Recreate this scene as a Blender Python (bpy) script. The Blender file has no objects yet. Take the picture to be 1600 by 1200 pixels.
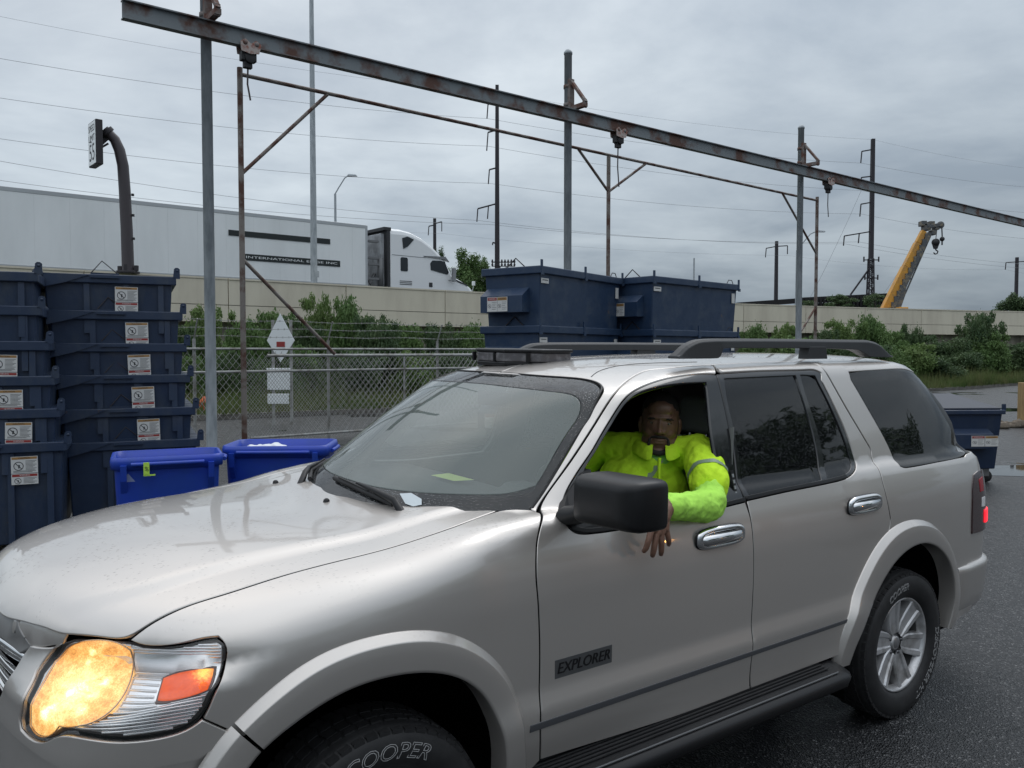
import bpy, bmesh, math, random
import numpy as np
from mathutils import Vector, Matrix
from mathutils.geometry import delaunay_2d_cdt
R = math.radians
SC = bpy.context.scene
COL = SC.collection
rnd = random.Random(7)
rng = np.random.RandomState(5)

# ------------------------------------------------------------------ camera
cam_d = bpy.data.cameras.new('camera'); cam = bpy.data.objects.new('camera', cam_d); COL.objects.link(cam)
cam.location = (0, 0, 1.825); cam.rotation_euler = (R(90)-math.atan(52/1300), 0, 0)
cam_d.sensor_width = 36; cam_d.lens = 29.25; cam_d.clip_start = .05; cam_d.clip_end = 3000
SC.camera = cam

# ------------------------------------------------------------------ world
world = bpy.data.worlds.new('World'); SC.world = world; world.use_nodes = True
SUN_EL, SUN_ROT = R(52), R(-30)
nt = world.node_tree; nt.nodes.clear()
def wn(t, **k):
    n = nt.nodes.new(t)
    for a, b in k.items(): setattr(n, a, b)
    return n
def L(a, b): nt.links.new(a, b)
sky = wn('ShaderNodeTexSky', sky_type='NISHITA', sun_disc=False, sun_elevation=SUN_EL, sun_rotation=SUN_ROT, dust_density=4.0)
bg_sky = wn('ShaderNodeBackground'); bg_sky.inputs[1].default_value = .012
L(sky.outputs[0], bg_sky.inputs[0])
tc = wn('ShaderNodeTexCoord'); sep = wn('ShaderNodeSeparateXYZ'); L(tc.outputs['Generated'], sep.inputs[0])
zc = wn('ShaderNodeMath', operation='MAXIMUM'); L(sep.outputs[2], zc.inputs[0]); zc.inputs[1].default_value = 0.0
za = wn('ShaderNodeMath', operation='ADD'); L(zc.outputs[0], za.inputs[0]); za.inputs[1].default_value = .16
dv = wn('ShaderNodeVectorMath', operation='DIVIDE'); cmb = wn('ShaderNodeCombineXYZ')
L(tc.outputs['Generated'], dv.inputs[0])
for i in range(3): L(za.outputs[0], cmb.inputs[i])
L(cmb.outputs[0], dv.inputs[1])
n1 = wn('ShaderNodeTexNoise'); n1.inputs['Scale'].default_value = 1.1; n1.inputs['Detail'].default_value = 8; n1.inputs['Roughness'].default_value = .56; n1.inputs['Distortion'].default_value = .25
mp = wn('ShaderNodeMapping'); mp.inputs['Location'].default_value = (3.1, 1.7, 0); mp.inputs['Scale'].default_value = (1, 1, .3)
L(dv.outputs[0], mp.inputs[0]); L(mp.outputs[0], n1.inputs['Vector'])
cr_e = wn('ShaderNodeValToRGB')         # brightness by height above the horizon
e = cr_e.color_ramp.elements
e[0].position = 0; e[0].color = (.215, .262, .305, 1)
e[1].position = 1; e[1].color = (1.30, 1.32, 1.34, 1)
for p_, c_ in ((.10, (.30, .345, .385, 1)), (.22, (.41, .455, .49, 1)), (.42, (.53, .57, .60, 1)), (.62, (.86, .89, .92, 1))):
    x_ = e.new(p_); x_.color = c_
L(zc.outputs[0], cr_e.inputs[0])
cr_c = wn('ShaderNodeValToRGB'); e = cr_c.color_ramp.elements
e[0].position = .36; e[0].color = (.70, .755, .825, 1); e[1].position = .64; e[1].color = (1.21, 1.225, 1.235, 1)
L(n1.outputs['Fac'], cr_c.inputs[0])
# the weather is darker to the right (east) low down, lighter to the left
side_m = wn('ShaderNodeMapRange'); side_m.inputs['From Min'].default_value = -.35; side_m.inputs['From Max'].default_value = .45
side_m.inputs['To Min'].default_value = 1.28; side_m.inputs['To Max'].default_value = .76; L(sep.outputs[0], side_m.inputs['Value'])
lowm = wn('ShaderNodeMapRange'); lowm.inputs['From Min'].default_value = .0; lowm.inputs['From Max'].default_value = .35
lowm.inputs['To Min'].default_value = 1; lowm.inputs['To Max'].default_value = 0; L(zc.outputs[0], lowm.inputs['Value'])
sm = wn('ShaderNodeMix', data_type='FLOAT'); sm.inputs['A'].default_value = 1; L(lowm.outputs[0], sm.inputs['Factor']); L(side_m.outputs[0], sm.inputs['B'])
mul = wn('ShaderNodeMix', data_type='RGBA', blend_type='MULTIPLY'); mul.inputs['Factor'].default_value = 1
L(cr_e.outputs[0], mul.inputs['A']); L(cr_c.outputs[0], mul.inputs['B'])
bg_c = wn('ShaderNodeBackground'); L(mul.outputs['Result'], bg_c.inputs[0]); 
stm = wn('ShaderNodeMath', operation='MULTIPLY'); L(sm.outputs['Result'], stm.inputs[0]); stm.inputs[1].default_value = 1.02; L(stm.outputs[0], bg_c.inputs[1])
add = wn('ShaderNodeAddShader'); L(bg_sky.outputs[0], add.inputs[0]); L(bg_c.outputs[0], add.inputs[1])
wo = wn('ShaderNodeOutputWorld'); L(add.outputs[0], wo.inputs[0])

# ------------------------------------------------------------------ sun behind cloud
sun_d = bpy.data.lights.new('sun', 'SUN'); sun_d.energy = .5; sun_d.angle = R(30); sun_d.color = (1, .985, .96)
sun = bpy.data.objects.new('sun', sun_d); COL.objects.link(sun)
sun.rotation_euler = (R(90)-SUN_EL, 0, R(150))
SC.view_settings.view_transform = 'Standard'; SC.view_settings.look = 'None'
SC.view_settings.exposure = .14; SC.view_settings.gamma = 1; SC.view_settings.use_curve_mapping = False

# ------------------------------------------------------------------ materials
MATS = {}
def mat(name, col=(.5,.5,.5), rough=.5, metal=0, spec=.5, coat=0, coat_rough=.05, bump=None, var=None, emit=None, estr=1, alpha=1, rvar=None, streak=None, rust=False):
    """bump=(scale,strength,dist) var=(scale,col2,lo,hi) rvar=(scale,r2)"""
    if name in MATS: return MATS[name]
    m = bpy.data.materials.new(name); m.use_nodes = True; t = m.node_tree; b = t.nodes['Principled BSDF']
    def N(ty): return t.nodes.new(ty)
    b.inputs['Base Color'].default_value = (*col, 1); b.inputs['Roughness'].default_value = rough
    b.inputs['Metallic'].default_value = metal; b.inputs['Specular IOR Level'].default_value = spec
    b.inputs['Coat Weight'].default_value = coat; b.inputs['Coat Roughness'].default_value = coat_rough
    b.inputs['Alpha'].default_value = alpha
    tco = N('ShaderNodeTexCoord')
    if var:
        n = N('ShaderNodeTexNoise'); n.inputs['Scale'].default_value = var[0]; n.inputs['Detail'].default_value = 8; n.inputs['Roughness'].default_value = .62
        vec = tco.outputs['Object']
        if streak:
            mp_ = N('ShaderNodeMapping'); mp_.inputs['Scale'].default_value = streak; t.links.new(vec, mp_.inputs[0]); vec = mp_.outputs[0]
        t.links.new(vec, n.inputs['Vector'])
        mr = N('ShaderNodeMapRange'); mr.inputs['From Min'].default_value = var[2]; mr.inputs['From Max'].default_value = var[3]
        t.links.new(n.outputs['Fac'], mr.inputs['Value'])
        mx = N('ShaderNodeMix'); mx.data_type = 'RGBA'; mx.inputs['A'].default_value = (*col, 1); mx.inputs['B'].default_value = (*var[1], 1)
        t.links.new(mr.outputs[0], mx.inputs['Factor']); t.links.new(mx.outputs['Result'], b.inputs['Base Color'])
        if rust:
            n2 = N('ShaderNodeTexNoise'); n2.inputs['Scale'].default_value = 7; n2.inputs['Detail'].default_value = 10; n2.inputs['Roughness'].default_value = .72; t.links.new(tco.outputs['Object'], n2.inputs['Vector'])
            m2 = N('ShaderNodeMapRange'); m2.inputs['From Min'].default_value = .655; m2.inputs['From Max'].default_value = .70; m2.inputs['To Max'].default_value = .75; t.links.new(n2.outputs['Fac'], m2.inputs['Value'])
            x2 = N('ShaderNodeMix'); x2.data_type = 'RGBA'; x2.inputs['B'].default_value = (.10,.062,.045,1); t.links.new(m2.outputs[0], x2.inputs['Factor']); t.links.new(mx.outputs['Result'], x2.inputs['A']); t.links.new(x2.outputs['Result'], b.inputs['Base Color'])
    if rvar:
        n = N('ShaderNodeTexNoise'); n.inputs['Scale'].default_value = rvar[0]; n.inputs['Detail'].default_value = 6; t.links.new(tco.outputs['Object'], n.inputs['Vector'])
        mr = N('ShaderNodeMapRange'); mr.inputs['From Min'].default_value = .4; mr.inputs['From Max'].default_value = .62; mr.inputs['To Min'].default_value = rough; mr.inputs['To Max'].default_value = rvar[1]
        t.links.new(n.outputs['Fac'], mr.inputs['Value']); t.links.new(mr.outputs[0], b.inputs['Roughness'])
    if bump:
        n = N('ShaderNodeTexNoise'); n.inputs['Scale'].default_value = bump[0]; n.inputs['Detail'].default_value = 5; t.links.new(tco.outputs['Object'], n.inputs['Vector'])
        bp = N('ShaderNodeBump'); bp.inputs['Strength'].default_value = bump[1]; bp.inputs['Distance'].default_value = bump[2]
        t.links.new(n.outputs['Fac'], bp.inputs['Height']); t.links.new(bp.outputs[0], b.inputs['Normal'])
    if emit:
        b.inputs['Emission Color'].default_value = (*emit, 1); b.inputs['Emission Strength'].default_value = estr
    MATS[name] = m
    return m

# ------------------------------------------------------------------ object helpers
def tag(o, label=None, cat=None, group=None, kind=None):
    if label: o['label'] = label
    if cat: o['category'] = cat
    if group: o['group'] = group
    if kind: o['kind'] = kind
    return o
def empty(name, label, cat, loc=(0,0,0), rz=0, group=None):
    o = bpy.data.objects.new(name, None); COL.objects.link(o); o.location = loc; o.rotation_euler = (0, 0, rz); o.empty_display_size = .2
    return tag(o, label, cat, group)
def link(name, me, parent=None, mats=None):
    o = bpy.data.objects.new(name, me); COL.objects.link(o)
    if mats:
        for m in (mats if isinstance(mats, (list, tuple)) else [mats]): me.materials.append(m)
    if parent is not None: o.parent = parent
    return o
def copy_tree(o, loc=None, rz=None, label=None, parent=None):
    c = o.copy(); COL.objects.link(c)
    if parent is not None: c.parent = parent
    if loc is not None: c.location = loc
    if rz is not None: c.rotation_euler[2] = rz
    if label: c['label'] = label
    for ch in list(o.children): copy_tree(ch, parent=c)
    return c
class MB:
    """collects shapes into one mesh"""
    def __init__(s): s.v = []; s.f = []; s.m = []; s.sm = []
    def add(s, vs, fs, mi=0, smooth=False):
        n = len(s.v); s.v.extend([tuple(map(float, v)) for v in vs])
        for f in fs: s.f.append(tuple(i+n for i in f)); s.m.append(mi); s.sm.append(smooth)
    def box(s, a, b, mi=0, M=None):
        x0,y0,z0 = a; x1,y1,z1 = b
        vs = [(x0,y0,z0),(x1,y0,z0),(x1,y1,z0),(x0,y1,z0),(x0,y0,z1),(x1,y0,z1),(x1,y1,z1),(x0,y1,z1)]
        if M is not None: vs = [M @ Vector(v) for v in vs]
        s.add(vs, [(3,2,1,0),(4,5,6,7),(0,1,5,4),(1,2,6,5),(2,3,7,6),(3,0,4,7)], mi)
    def hexa(s, vs, mi=0):
        s.add(vs, [(3,2,1,0),(4,5,6,7),(0,1,5,4),(1,2,6,5),(2,3,7,6),(3,0,4,7)], mi)
    def prism(s, poly, axis, a, b, mi=0, M=None):
        """poly of 2d points extruded along axis (0,1,2) from a to b"""
        n = len(poly)
        def P(p, h):
            if axis == 0: v = (h, p[0], p[1])
            elif axis == 1: v = (p[0], h, p[1])
            else: v = (p[0], p[1], h)
            return M @ Vector(v) if M is not None else v
        vs = [P(p, a) for p in poly]+[P(p, b) for p in poly]
        s.add(vs, [tuple(range(n))[::-1], tuple(range(n, 2*n))]+[(i, (i+1) % n, n+(i+1) % n, n+i) for i in range(n)], mi)
    def tube(s, pts, r, n=8, mi=0, cap=True, smooth=True, closed=False):
        pts = [Vector(p) for p in pts]; k = len(pts); rs = r if isinstance(r, (list, tuple)) else [r]*k
        vs = []; up = None
        for i, p in enumerate(pts):
            a = pts[(i-1) % k] if (i or closed) else p; b = pts[(i+1) % k] if (i < k-1 or closed) else p
            t = (b-a); t = t.normalized() if t.length > 1e-9 else Vector((0,0,1))
            if up is None:
                up = Vector((0,0,1)) if abs(t.z) < .9 else Vector((1,0,0))
            x = t.cross(up)
            if x.length < 1e-6: x = t.cross(Vector((0,1,0)))
            x.normalize(); y = x.cross(t).normalized(); up = y
            for j in range(n):
                an = 2*math.pi*j/n; vs.append(p+x*math.cos(an)*rs[i]+y*math.sin(an)*rs[i])
        fs = []
        kk = k if closed else k-1
        for i in range(kk):
            for j in range(n):
                i2 = (i+1) % k
                fs.append((i*n+j, i*n+(j+1) % n, i2*n+(j+1) % n, i2*n+j))
        s.add(vs, fs, mi, smooth)
        if cap and not closed:
            s.add(vs[:n], [tuple(range(n))[::-1]], mi); s.add(vs[-n:], [tuple(range(n))], mi)
    def bar(s, a, b, w, h, mi=0, up=(0,0,1)):
        """rectangular bar from a to b, width w sideways, height h along up"""
        a = Vector(a); b = Vector(b); t = (b-a).normalized(); u = Vector(up); x = t.cross(u)
        if x.length < 1e-5: x = t.cross(Vector((0,1,0)))
        x.normalize(); y = x.cross(t).normalized()
        vs = [p+x*sx*w/2+y*sy*h/2 for p in (a, b) for sx, sy in ((-1,-1),(1,-1),(1,1),(-1,1))]
        s.add(vs, [(0,1,2,3),(7,6,5,4),(4,5,1,0),(5,6,2,1),(6,7,3,2),(7,4,0,3)], mi)
    def lathe(s, prof, c=(0,0,0), axis=2, n=24, mi=0, smooth=True, a0=0, a1=2*math.pi):
        """prof [(r,h)] about axis through c"""
        full = abs(a1-a0-2*math.pi) < 1e-6; m_ = n if full else n+1; vs = []
        for r, h in prof:
            for j in range(m_):
                an = a0+(a1-a0)*j/n; p = [0,0,0]; p[axis] = h; p[(axis+1) % 3] = r*math.cos(an); p[(axis+2) % 3] = r*math.sin(an)
                vs.append((p[0]+c[0], p[1]+c[1], p[2]+c[2]))
        fs = []
        for i in range(len(prof)-1):
            for j in range(n):
                j2 = (j+1) % m_; fs.append((i*m_+j, i*m_+j2, (i+1)*m_+j2, (i+1)*m_+j))
        s.add(vs, fs, mi, smooth)
    def build(s, name, mats, parent=None, fix=True):
        me = bpy.data.meshes.new(name); me.from_pydata(s.v, [], s.f)
        me.polygons.foreach_set('material_index', s.m); me.polygons.foreach_set('use_smooth', s.sm)
        if fix:
            bm = bmesh.new(); bm.from_mesh(me); bmesh.ops.recalc_face_normals(bm, faces=bm.faces); bm.to_mesh(me); bm.free()
        me.update()
        return link(name, me, parent, mats)
def bevel(o, w=.01, seg=2):
    m = o.modifiers.new('bevel', 'BEVEL'); m.width = w; m.segments = seg; m.limit_method = 'ANGLE'; m.angle_limit = R(35); m.harden_normals = False
    return o
def text_mesh(s, size, extrude=.0, outline=0, align='CENTER', shear=0):
    c = bpy.data.curves.new('txt', 'FONT'); c.body = s; c.size = size; c.extrude = extrude; c.align_x = align; c.align_y = 'CENTER'; c.shear = shear
    c.resolution_u = 3
    if outline: c.fill_mode = 'NONE'; c.bevel_depth = outline; c.bevel_resolution = 0
    o = bpy.data.objects.new('txt', c); COL.objects.link(o)
    dg = bpy.context.evaluated_depsgraph_get(); me = bpy.data.meshes.new_from_object(o.evaluated_get(dg))
    bpy.data.objects.remove(o); bpy.data.curves.remove(c)
    v = [tuple(x.co) for x in me.vertices]; f = [tuple(p.vertices) for p in me.polygons]
    bpy.data.meshes.remove(me)
    return v, f
# ---- car body surface, metres, x forward from front axle, y to the driver's side, z up
def spl(xs, ys):
    xs = np.array(xs, float); ys = np.array(ys, float)
    d = np.diff(ys)/np.diff(xs); m = np.zeros(len(xs))
    m[0] = d[0]; m[-1] = d[-1]
    for i in range(1, len(xs)-1):
        if d[i-1]*d[i] > 0:
            w1 = 2*(xs[i+1]-xs[i])+(xs[i]-xs[i-1]); w2 = (xs[i+1]-xs[i])+2*(xs[i]-xs[i-1])
            m[i] = (w1+w2)/(w1/d[i-1]+w2/d[i])
    h = np.diff(xs)
    c0 = np.concatenate([[ys[0]], ys]); c1 = np.concatenate([[m[0]], m])
    c2 = np.concatenate([[0], (3*d-2*m[:-1]-m[1:])/h, [0]]); c3 = np.concatenate([[0], (m[:-1]+m[1:]-2*d)/h**2, [0]])
    x0 = np.concatenate([[xs[0]], xs])
    def f(x):
        i = np.searchsorted(xs, x); t = x-x0[i]
        return c0[i]+t*(c1[i]+t*(c2[i]+t*c3[i]))
    return f
def smax(a, b, k):
    h = np.maximum(k-np.abs(a-b), 0)/k
    return np.maximum(a, b)+h*h*h*k/6
def sstep(a, b, x):
    t = np.minimum(np.maximum((x-a)/(b-a), 0), 1); return t*t*(3-2*t)
W_side = spl([.2,.3,.45,.56,.70,.85,1.0,1.08,1.14,1.19,1.23,1.3],[.83,.865,.893,.903,.903,.9045,.903,.897,.887,.872,.858,.82])
W_bulge = spl([.4,.5,.58,.615,.64,.67,.72,.76],[0,.004,.012,.016,.016,.010,.001,0])
T_front = spl([-.6,0,.3,.5,.7,.85,1.0],[0,.004,.022,.045,.095,.155,.23])
T_rear = spl([-4.2,-4.0,-3.7,-3.2,-2.8,-2.5],[-.15,-.11,-.045,-.010,-.002,0])
H_top = spl([-3.9,-3.4,-2.6,-1.7,-1.2,-.7,-.55,-.35,-.12,.1,.38,.5,.64,.75,.85,.93],[1.245,1.262,1.28,1.275,1.272,1.268,1.26,1.237,1.193,1.160,1.106,1.074,1.028,.99,.955,.90])
A_nose = spl([.2,.35,.55,.80,.88,.93,1.0,1.06,1.12,1.2],[.84,.89,.93,.93,.925,.925,.945,.955,.925,.84])
Xc_dome = spl([-.7,-.4,-.14,.22,.38,.53,.70,.85],[.60,.575,.563,.560,.567,.565,.52,.46])
def F_body(x, y, z):
    ay = np.abs(y)
    fade = sstep(-2.55,-2.35,x)*(1-sstep(-.45,-.3,x))
    side = ay-(W_side(z)+W_bulge(z)*fade-T_front(x)+T_rear(x))
    dome = .014*(1-sstep(-.03, .03, ay-Xc_dome(x)))
    top = z-(H_top(x)+.022*sstep(-1.0,-.6,x)*(1-(ay/.8)**2)+.165*sstep(-.35,1.05,x)*(1-np.minimum(ay/.86,1.2)**2.8)+dome*(1-sstep(.75,.9,x)))
    top = top/np.sqrt(1+.05)
    nose = (x-(A_nose(z)-(.035+.085*sstep(.9,1.02,z))*(ay/.45)**2-.03*(ay/.75)**6))*.93
    tail = -(x+4.02-.085*(ay/.7)**2-.03*(ay/.8)**6-.05*sstep(.85,1.3,z))*.95
    k = .05+.13*sstep(-.75, .1, x)
    f = smax(side, top, k)
    f = smax(f, nose, .13)
    return smax(f, tail, .16)
G_side = spl([1.0,1.15,1.22,1.35,1.5,1.62,1.7,1.8],[.868,.853,.838,.800,.752,.712,.682,.640])
X_ws = spl([1.1,1.2,1.27,1.365,1.55,1.65,1.72,1.8],[-.03,-.165,-.265,-.395,-.675,-.88,-1.045,-1.22])
C_ws = spl([1.2,1.365,1.55,1.7,1.8],[.92,1.02,1.0,.52,.4])
X_rear = spl([1.1,1.25,1.4,1.5,1.6,1.65,1.75,1.85],[-4.02,-4.0,-3.96,-3.87,-3.74,-3.66,-3.52,-3.36])
Z_roof = spl([-4.0,-3.8,-3.4,-2.8,-2.2,-1.7,-1.3,-1.1,-.9],[1.745,1.77,1.79,1.797,1.793,1.782,1.762,1.74,1.70])
def F_cab(x, y, z):
    ay = np.abs(y)
    side = (ay-(G_side(z)-.03*sstep(-1.3,-.5,x)-.05*sstep(3.1,4.0,-x)))*.94
    roof = z-(Z_roof(x)-.038*(ay/.65)**2.2*(1+1.0*sstep(-1.7,-1.1,x)))
    ws = (x-(X_ws(z)-C_ws(z)*ay**3))*.62
    rear = -(x-(X_rear(z)+.10*(ay/.7)**2+.09*(ay/.68)**6))*.95
    f = smax(side, roof, .07)
    f = smax(f, ws, .075)
    return smax(f, rear, .25)
def F_all(x, y, z):
    a = F_body(x, y, z); b = F_cab(x, y, z)
    return -smax(-a, -b, .03)
def grad(F, p):
    e = 1e-4; g = np.stack([F(p[:,0]+e*(i==0),p[:,1]+e*(i==1),p[:,2]+e*(i==2))-F(p[:,0]-e*(i==0),p[:,1]-e*(i==1),p[:,2]-e*(i==2)) for i in range(3)],1)
    return g/np.maximum(np.linalg.norm(g,axis=1,keepdims=True),1e-12)
# domains: (u,v) -> ray origin and direction
ZC = .7
def D_side(uv):
    u, v = uv[:,0], uv[:,1]
    o = np.stack([u, 0*u, 0*u+ZC],1); d = np.stack([0*u, np.cos(v), np.sin(v)],1); return o, d
def D_top(uv):
    u, v = uv[:,0], uv[:,1]
    return np.stack([u,v,0*u+.6],1), np.stack([0*u,0*u,0*u+1],1)
def D_nose(uv):
    u, v = uv[:,0], uv[:,1]
    return np.stack([0*u,0*u,v],1), np.stack([np.cos(u),np.sin(u),0*u],1)
def D_tail(uv):
    u, v = uv[:,0], uv[:,1]
    return np.stack([0*u-3.2,0*u,v],1), np.stack([-np.cos(u),np.sin(u),0*u],1)
def D_ws(uv):
    u, v = uv[:,0], uv[:,1]
    return np.stack([0*u-2.2,u,v],1), np.stack([0*u+1,0*u,0*u],1)
def solve(F, dom, uv, rmax=2.4):
    o, d = dom(uv); n = len(uv)
    lo = np.zeros(n); hi = np.zeros(n)+rmax
    # march outward to first sign change
    found = np.zeros(n, bool)
    rs = np.linspace(.02, rmax, 30)
    for r in rs:
        p = o+d*r; s = F(p[:,0],p[:,1],p[:,2]) > 0
        new = s & ~found; hi[new] = r; found |= new
        lo = np.where(found, lo, r)
    for _ in range(19):
        m = (lo+hi)/2; p = o+d*m[:,None]; s = F(p[:,0],p[:,1],p[:,2]) > 0
        hi = np.where(s, m, hi); lo = np.where(s, lo, m)
    return o+d*((lo+hi)/2)[:,None]
# outlines measured on the body surface (metres / radians)
HL = [(0.826,1.063),(0.856,1.052),(0.92,1.051),(0.985,1.06),(1.04,1.073),(1.074,1.074),(1.095,1.059),(1.101,1.035),(1.093,0.989),(1.078,0.951),(1.064,0.908),(1.051,0.888),(1.028,0.871),(0.987,0.86),(0.928,0.858),(0.879,0.861),(0.829,0.87),(0.77,0.876),(0.733,0.874),(0.696,0.848),(0.658,0.832),(0.612,0.827),(0.563,0.833),(0.549,0.854),(0.567,0.893),(0.562,0.933),(0.546,0.965),(0.556,0.998),(0.588,1.02),(0.611,1.04),(0.635,1.051),(0.685,1.056)]
HL_side = [(0.637,0.484),(0.619,0.459),(0.573,0.436),(0.523,0.428),(0.475,0.432),(0.447,0.425),(0.434,0.403),(0.431,0.376),(0.447,0.323),(0.473,0.278),(0.489,0.232),(0.503,0.21),(0.528,0.193),(0.572,0.183),(0.636,0.184),(0.688,0.192),(0.736,0.208),(0.782,0.229),(0.806,0.236),(0.826,0.211),(0.842,0.2),(0.858,0.207),(0.871,0.238),(0.873,0.28),(0.868,0.336),(0.849,0.411),(0.827,0.486),(0.803,0.537),(0.783,0.549),(0.772,0.562),(0.757,0.562),(0.728,0.539)]
HL_top = [(0.637,0.691),(0.619,0.713),(0.573,0.753),(0.523,0.788),(0.475,0.809),(0.447,0.825),(0.434,0.841),(0.431,0.849),(0.447,0.864),(0.473,0.881),(0.489,0.881),(0.503,0.879),(0.528,0.875),(0.572,0.866),(0.636,0.849),(0.688,0.83),(0.736,0.803),(0.782,0.759),(0.806,0.725),(0.826,0.69),(0.842,0.651),(0.858,0.602),(0.871,0.55),(0.873,0.535),(0.868,0.552),(0.849,0.535),(0.827,0.502),(0.803,0.499),(0.783,0.522),(0.772,0.541),(0.757,0.559),(0.728,0.595)]
REF = [(0.676,1.049),(0.737,1.059),(0.798,1.054),(0.831,1.037),(0.843,1.002),(0.856,0.975),(0.859,0.953),(0.849,0.934),(0.825,0.917),(0.791,0.9),(0.748,0.889),(0.724,0.888),(0.712,0.87),(0.683,0.851),(0.65,0.839),(0.618,0.84),(0.597,0.853),(0.596,0.885),(0.6,0.923),(0.585,0.955),(0.588,0.991),(0.631,1.028)]
MK = [(0.94,0.986),(0.963,0.994),(1.053,1.004),(1.068,1.002),(1.071,0.991),(1.063,0.96),(1.052,0.953),(0.956,0.947),(0.947,0.951),(0.944,0.961)]
ARCH_IN = [(0.359,0.786),(0.283,0.829),(0.209,0.865),(0.106,0.895),(-0.004,0.898),(-0.123,0.882),(-0.207,0.854),(-0.277,0.812),(-0.34,0.743),(-0.382,0.651),(-0.402,0.584),(-0.412,0.497)]
ARCH_OUT = [(0.445,0.845),(0.37,0.901),(0.308,0.946),(0.242,0.981),(0.161,1.006),(0.068,1.016),(-0.044,1.014),(-0.14,0.999),(-0.223,0.972),(-0.292,0.932),(-0.365,0.874),(-0.423,0.807),(-0.462,0.736),(-0.479,0.671),(-0.482,0.627),(-0.491,0.558),(-0.503,0.468)]
RARCH_IN = [(-2.351,0.435),(-2.41,0.475),(-2.478,0.609),(-2.562,0.707),(-2.65,0.791),(-2.783,0.856),(-2.865,0.872),(-2.983,0.872),(-3.118,0.826),(-3.244,0.734),(-3.294,0.658),(-3.313,0.597),(-3.294,0.522),(-3.254,0.45)]
RARCH_OUT = [(-2.241,0.459),(-2.303,0.549),(-2.324,0.632),(-2.388,0.711),(-2.458,0.812),(-2.533,0.885),(-2.623,0.952),(-2.718,0.983),(-2.811,0.996),(-2.933,0.99),(-3.042,0.967),(-3.159,0.91),(-3.256,0.823),(-3.325,0.734),(-3.362,0.66)]
SEAM_top = [(0.637,0.691),(0.586,0.695),(0.489,0.695),(0.385,0.704),(0.189,0.696),(-0.105,0.7),(-0.333,0.711),(-0.556,0.676)]
SEAM_side = [(0.637,0.484),(0.586,0.52),(0.489,0.554),(0.385,0.567),(0.189,0.598),(-0.105,0.622),(-0.333,0.649),(-0.556,0.698)]
FDOOR_FRONT = [(-1.545,1.087),(-1.441,1.103),(-1.322,1.067),(-1.19,1.006),(-1.093,0.954),(-1.018,0.907),(-0.855,0.792),(-0.713,0.687),(-0.656,0.633),(-0.582,0.55),(-0.555,0.41),(-0.559,0.316),(-0.563,0.168),(-0.561,-0.003),(-0.556,-0.084),(-0.572,-0.273)]
FDOOR_REAR = [(-1.789,1.083),(-1.698,0.991),(-1.695,0.914),(-1.694,0.806),(-1.684,0.701),(-1.643,0.571),(-1.656,0.532),(-1.669,0.502),(-1.667,0.451),(-1.667,0.38),(-1.669,0.229),(-1.662,0.147),(-1.656,0.043),(-1.646,-0.15)]
RDOOR_REAR = [(-1.796,1.081),(-2.04,1.087),(-2.355,1.086),(-2.47,1.059),(-2.478,1.02),(-2.486,0.999),(-2.52,0.937),(-2.566,0.865),(-2.626,0.777),(-2.688,0.683),(-2.671,0.577),(-2.665,0.473),(-2.681,0.373),(-2.707,0.301)]
AP_F = [(-1.696,0.989),(-1.601,0.984),(-1.423,0.987),(-1.325,0.984),(-1.231,0.967),(-1.146,0.937),(-1.089,0.906),(-1.012,0.855),(-0.933,0.794),(-0.863,0.745),(-0.79,0.681),(-0.76,0.638),(-0.71,0.574),(-0.72,0.541)]
BELT_F = [(-0.72,0.541),(-0.79,0.515),(-1.051,0.509),(-1.256,0.515),(-1.464,0.523),(-1.656,0.532)]
AP_R = [(-1.697,0.986),(-1.955,0.987),(-2.25,0.986),(-2.381,0.982),(-2.432,0.961),(-2.469,0.882),(-2.509,0.793),(-2.532,0.701),(-2.539,0.627),(-2.474,0.583),(-2.4,0.561)]
BELT_R = [(-2.4,0.561),(-2.244,0.552),(-1.958,0.546),(-1.67,0.536)]
OPEN_F = [(-1.589,0.971),(-1.41,0.972),(-1.315,0.967),(-1.228,0.951),(-1.149,0.924),(-1.096,0.896),(-1.018,0.843),(-0.939,0.783),(-0.88,0.737),(-0.824,0.59),(-0.843,0.543),(-1.062,0.544),(-1.267,0.547),(-1.528,0.559),(-1.565,0.683),(-1.579,0.812),(-1.6,0.95)]
GL_R1 = [(-1.708,0.979),(-2.232,0.977),(-2.249,0.922),(-2.263,0.804),(-2.253,0.657),(-2.219,0.573),(-1.968,0.565),(-1.7,0.556),(-1.689,0.595),(-1.712,0.699),(-1.723,0.805),(-1.723,0.913)]
GL_R2 = [(-2.266,0.977),(-2.364,0.973),(-2.407,0.955),(-2.446,0.878),(-2.48,0.789),(-2.503,0.698),(-2.51,0.633),(-2.461,0.599),(-2.399,0.58),(-2.264,0.574),(-2.297,0.654),(-2.302,0.802),(-2.283,0.921)]
GL_Q = [(-2.688,0.983),(-3.361,1.019),(-3.436,0.989),(-3.451,0.912),(-3.516,0.835),(-3.601,0.747),(-3.769,0.666),(-3.579,0.589),(-3.252,0.57),(-2.892,0.564),(-2.869,0.576),(-2.864,0.651),(-2.808,0.769),(-2.739,0.875),(-2.683,0.957)]
WSN = [(-0.119,1.703),(0.246,1.712),(0.436,1.708),(0.504,1.701),(0.567,1.687),(0.62,1.664),(0.642,1.624),(0.669,1.529),(0.704,1.402),(0.727,1.31),(0.738,1.267)]
WSN_side = [(-1.017,1.689),(-1.054,1.332),(-1.114,1.162),(-1.139,1.105),(-1.13,1.049),(-1.094,1),(-1.039,0.963),(-0.939,0.892),(-0.804,0.783),(-0.705,0.698),(-0.65,0.655)]
TL = [(1.14,1.148),(1.184,1.091),(1.199,0.954),(1.193,0.834),(1.079,0.838)]
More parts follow.
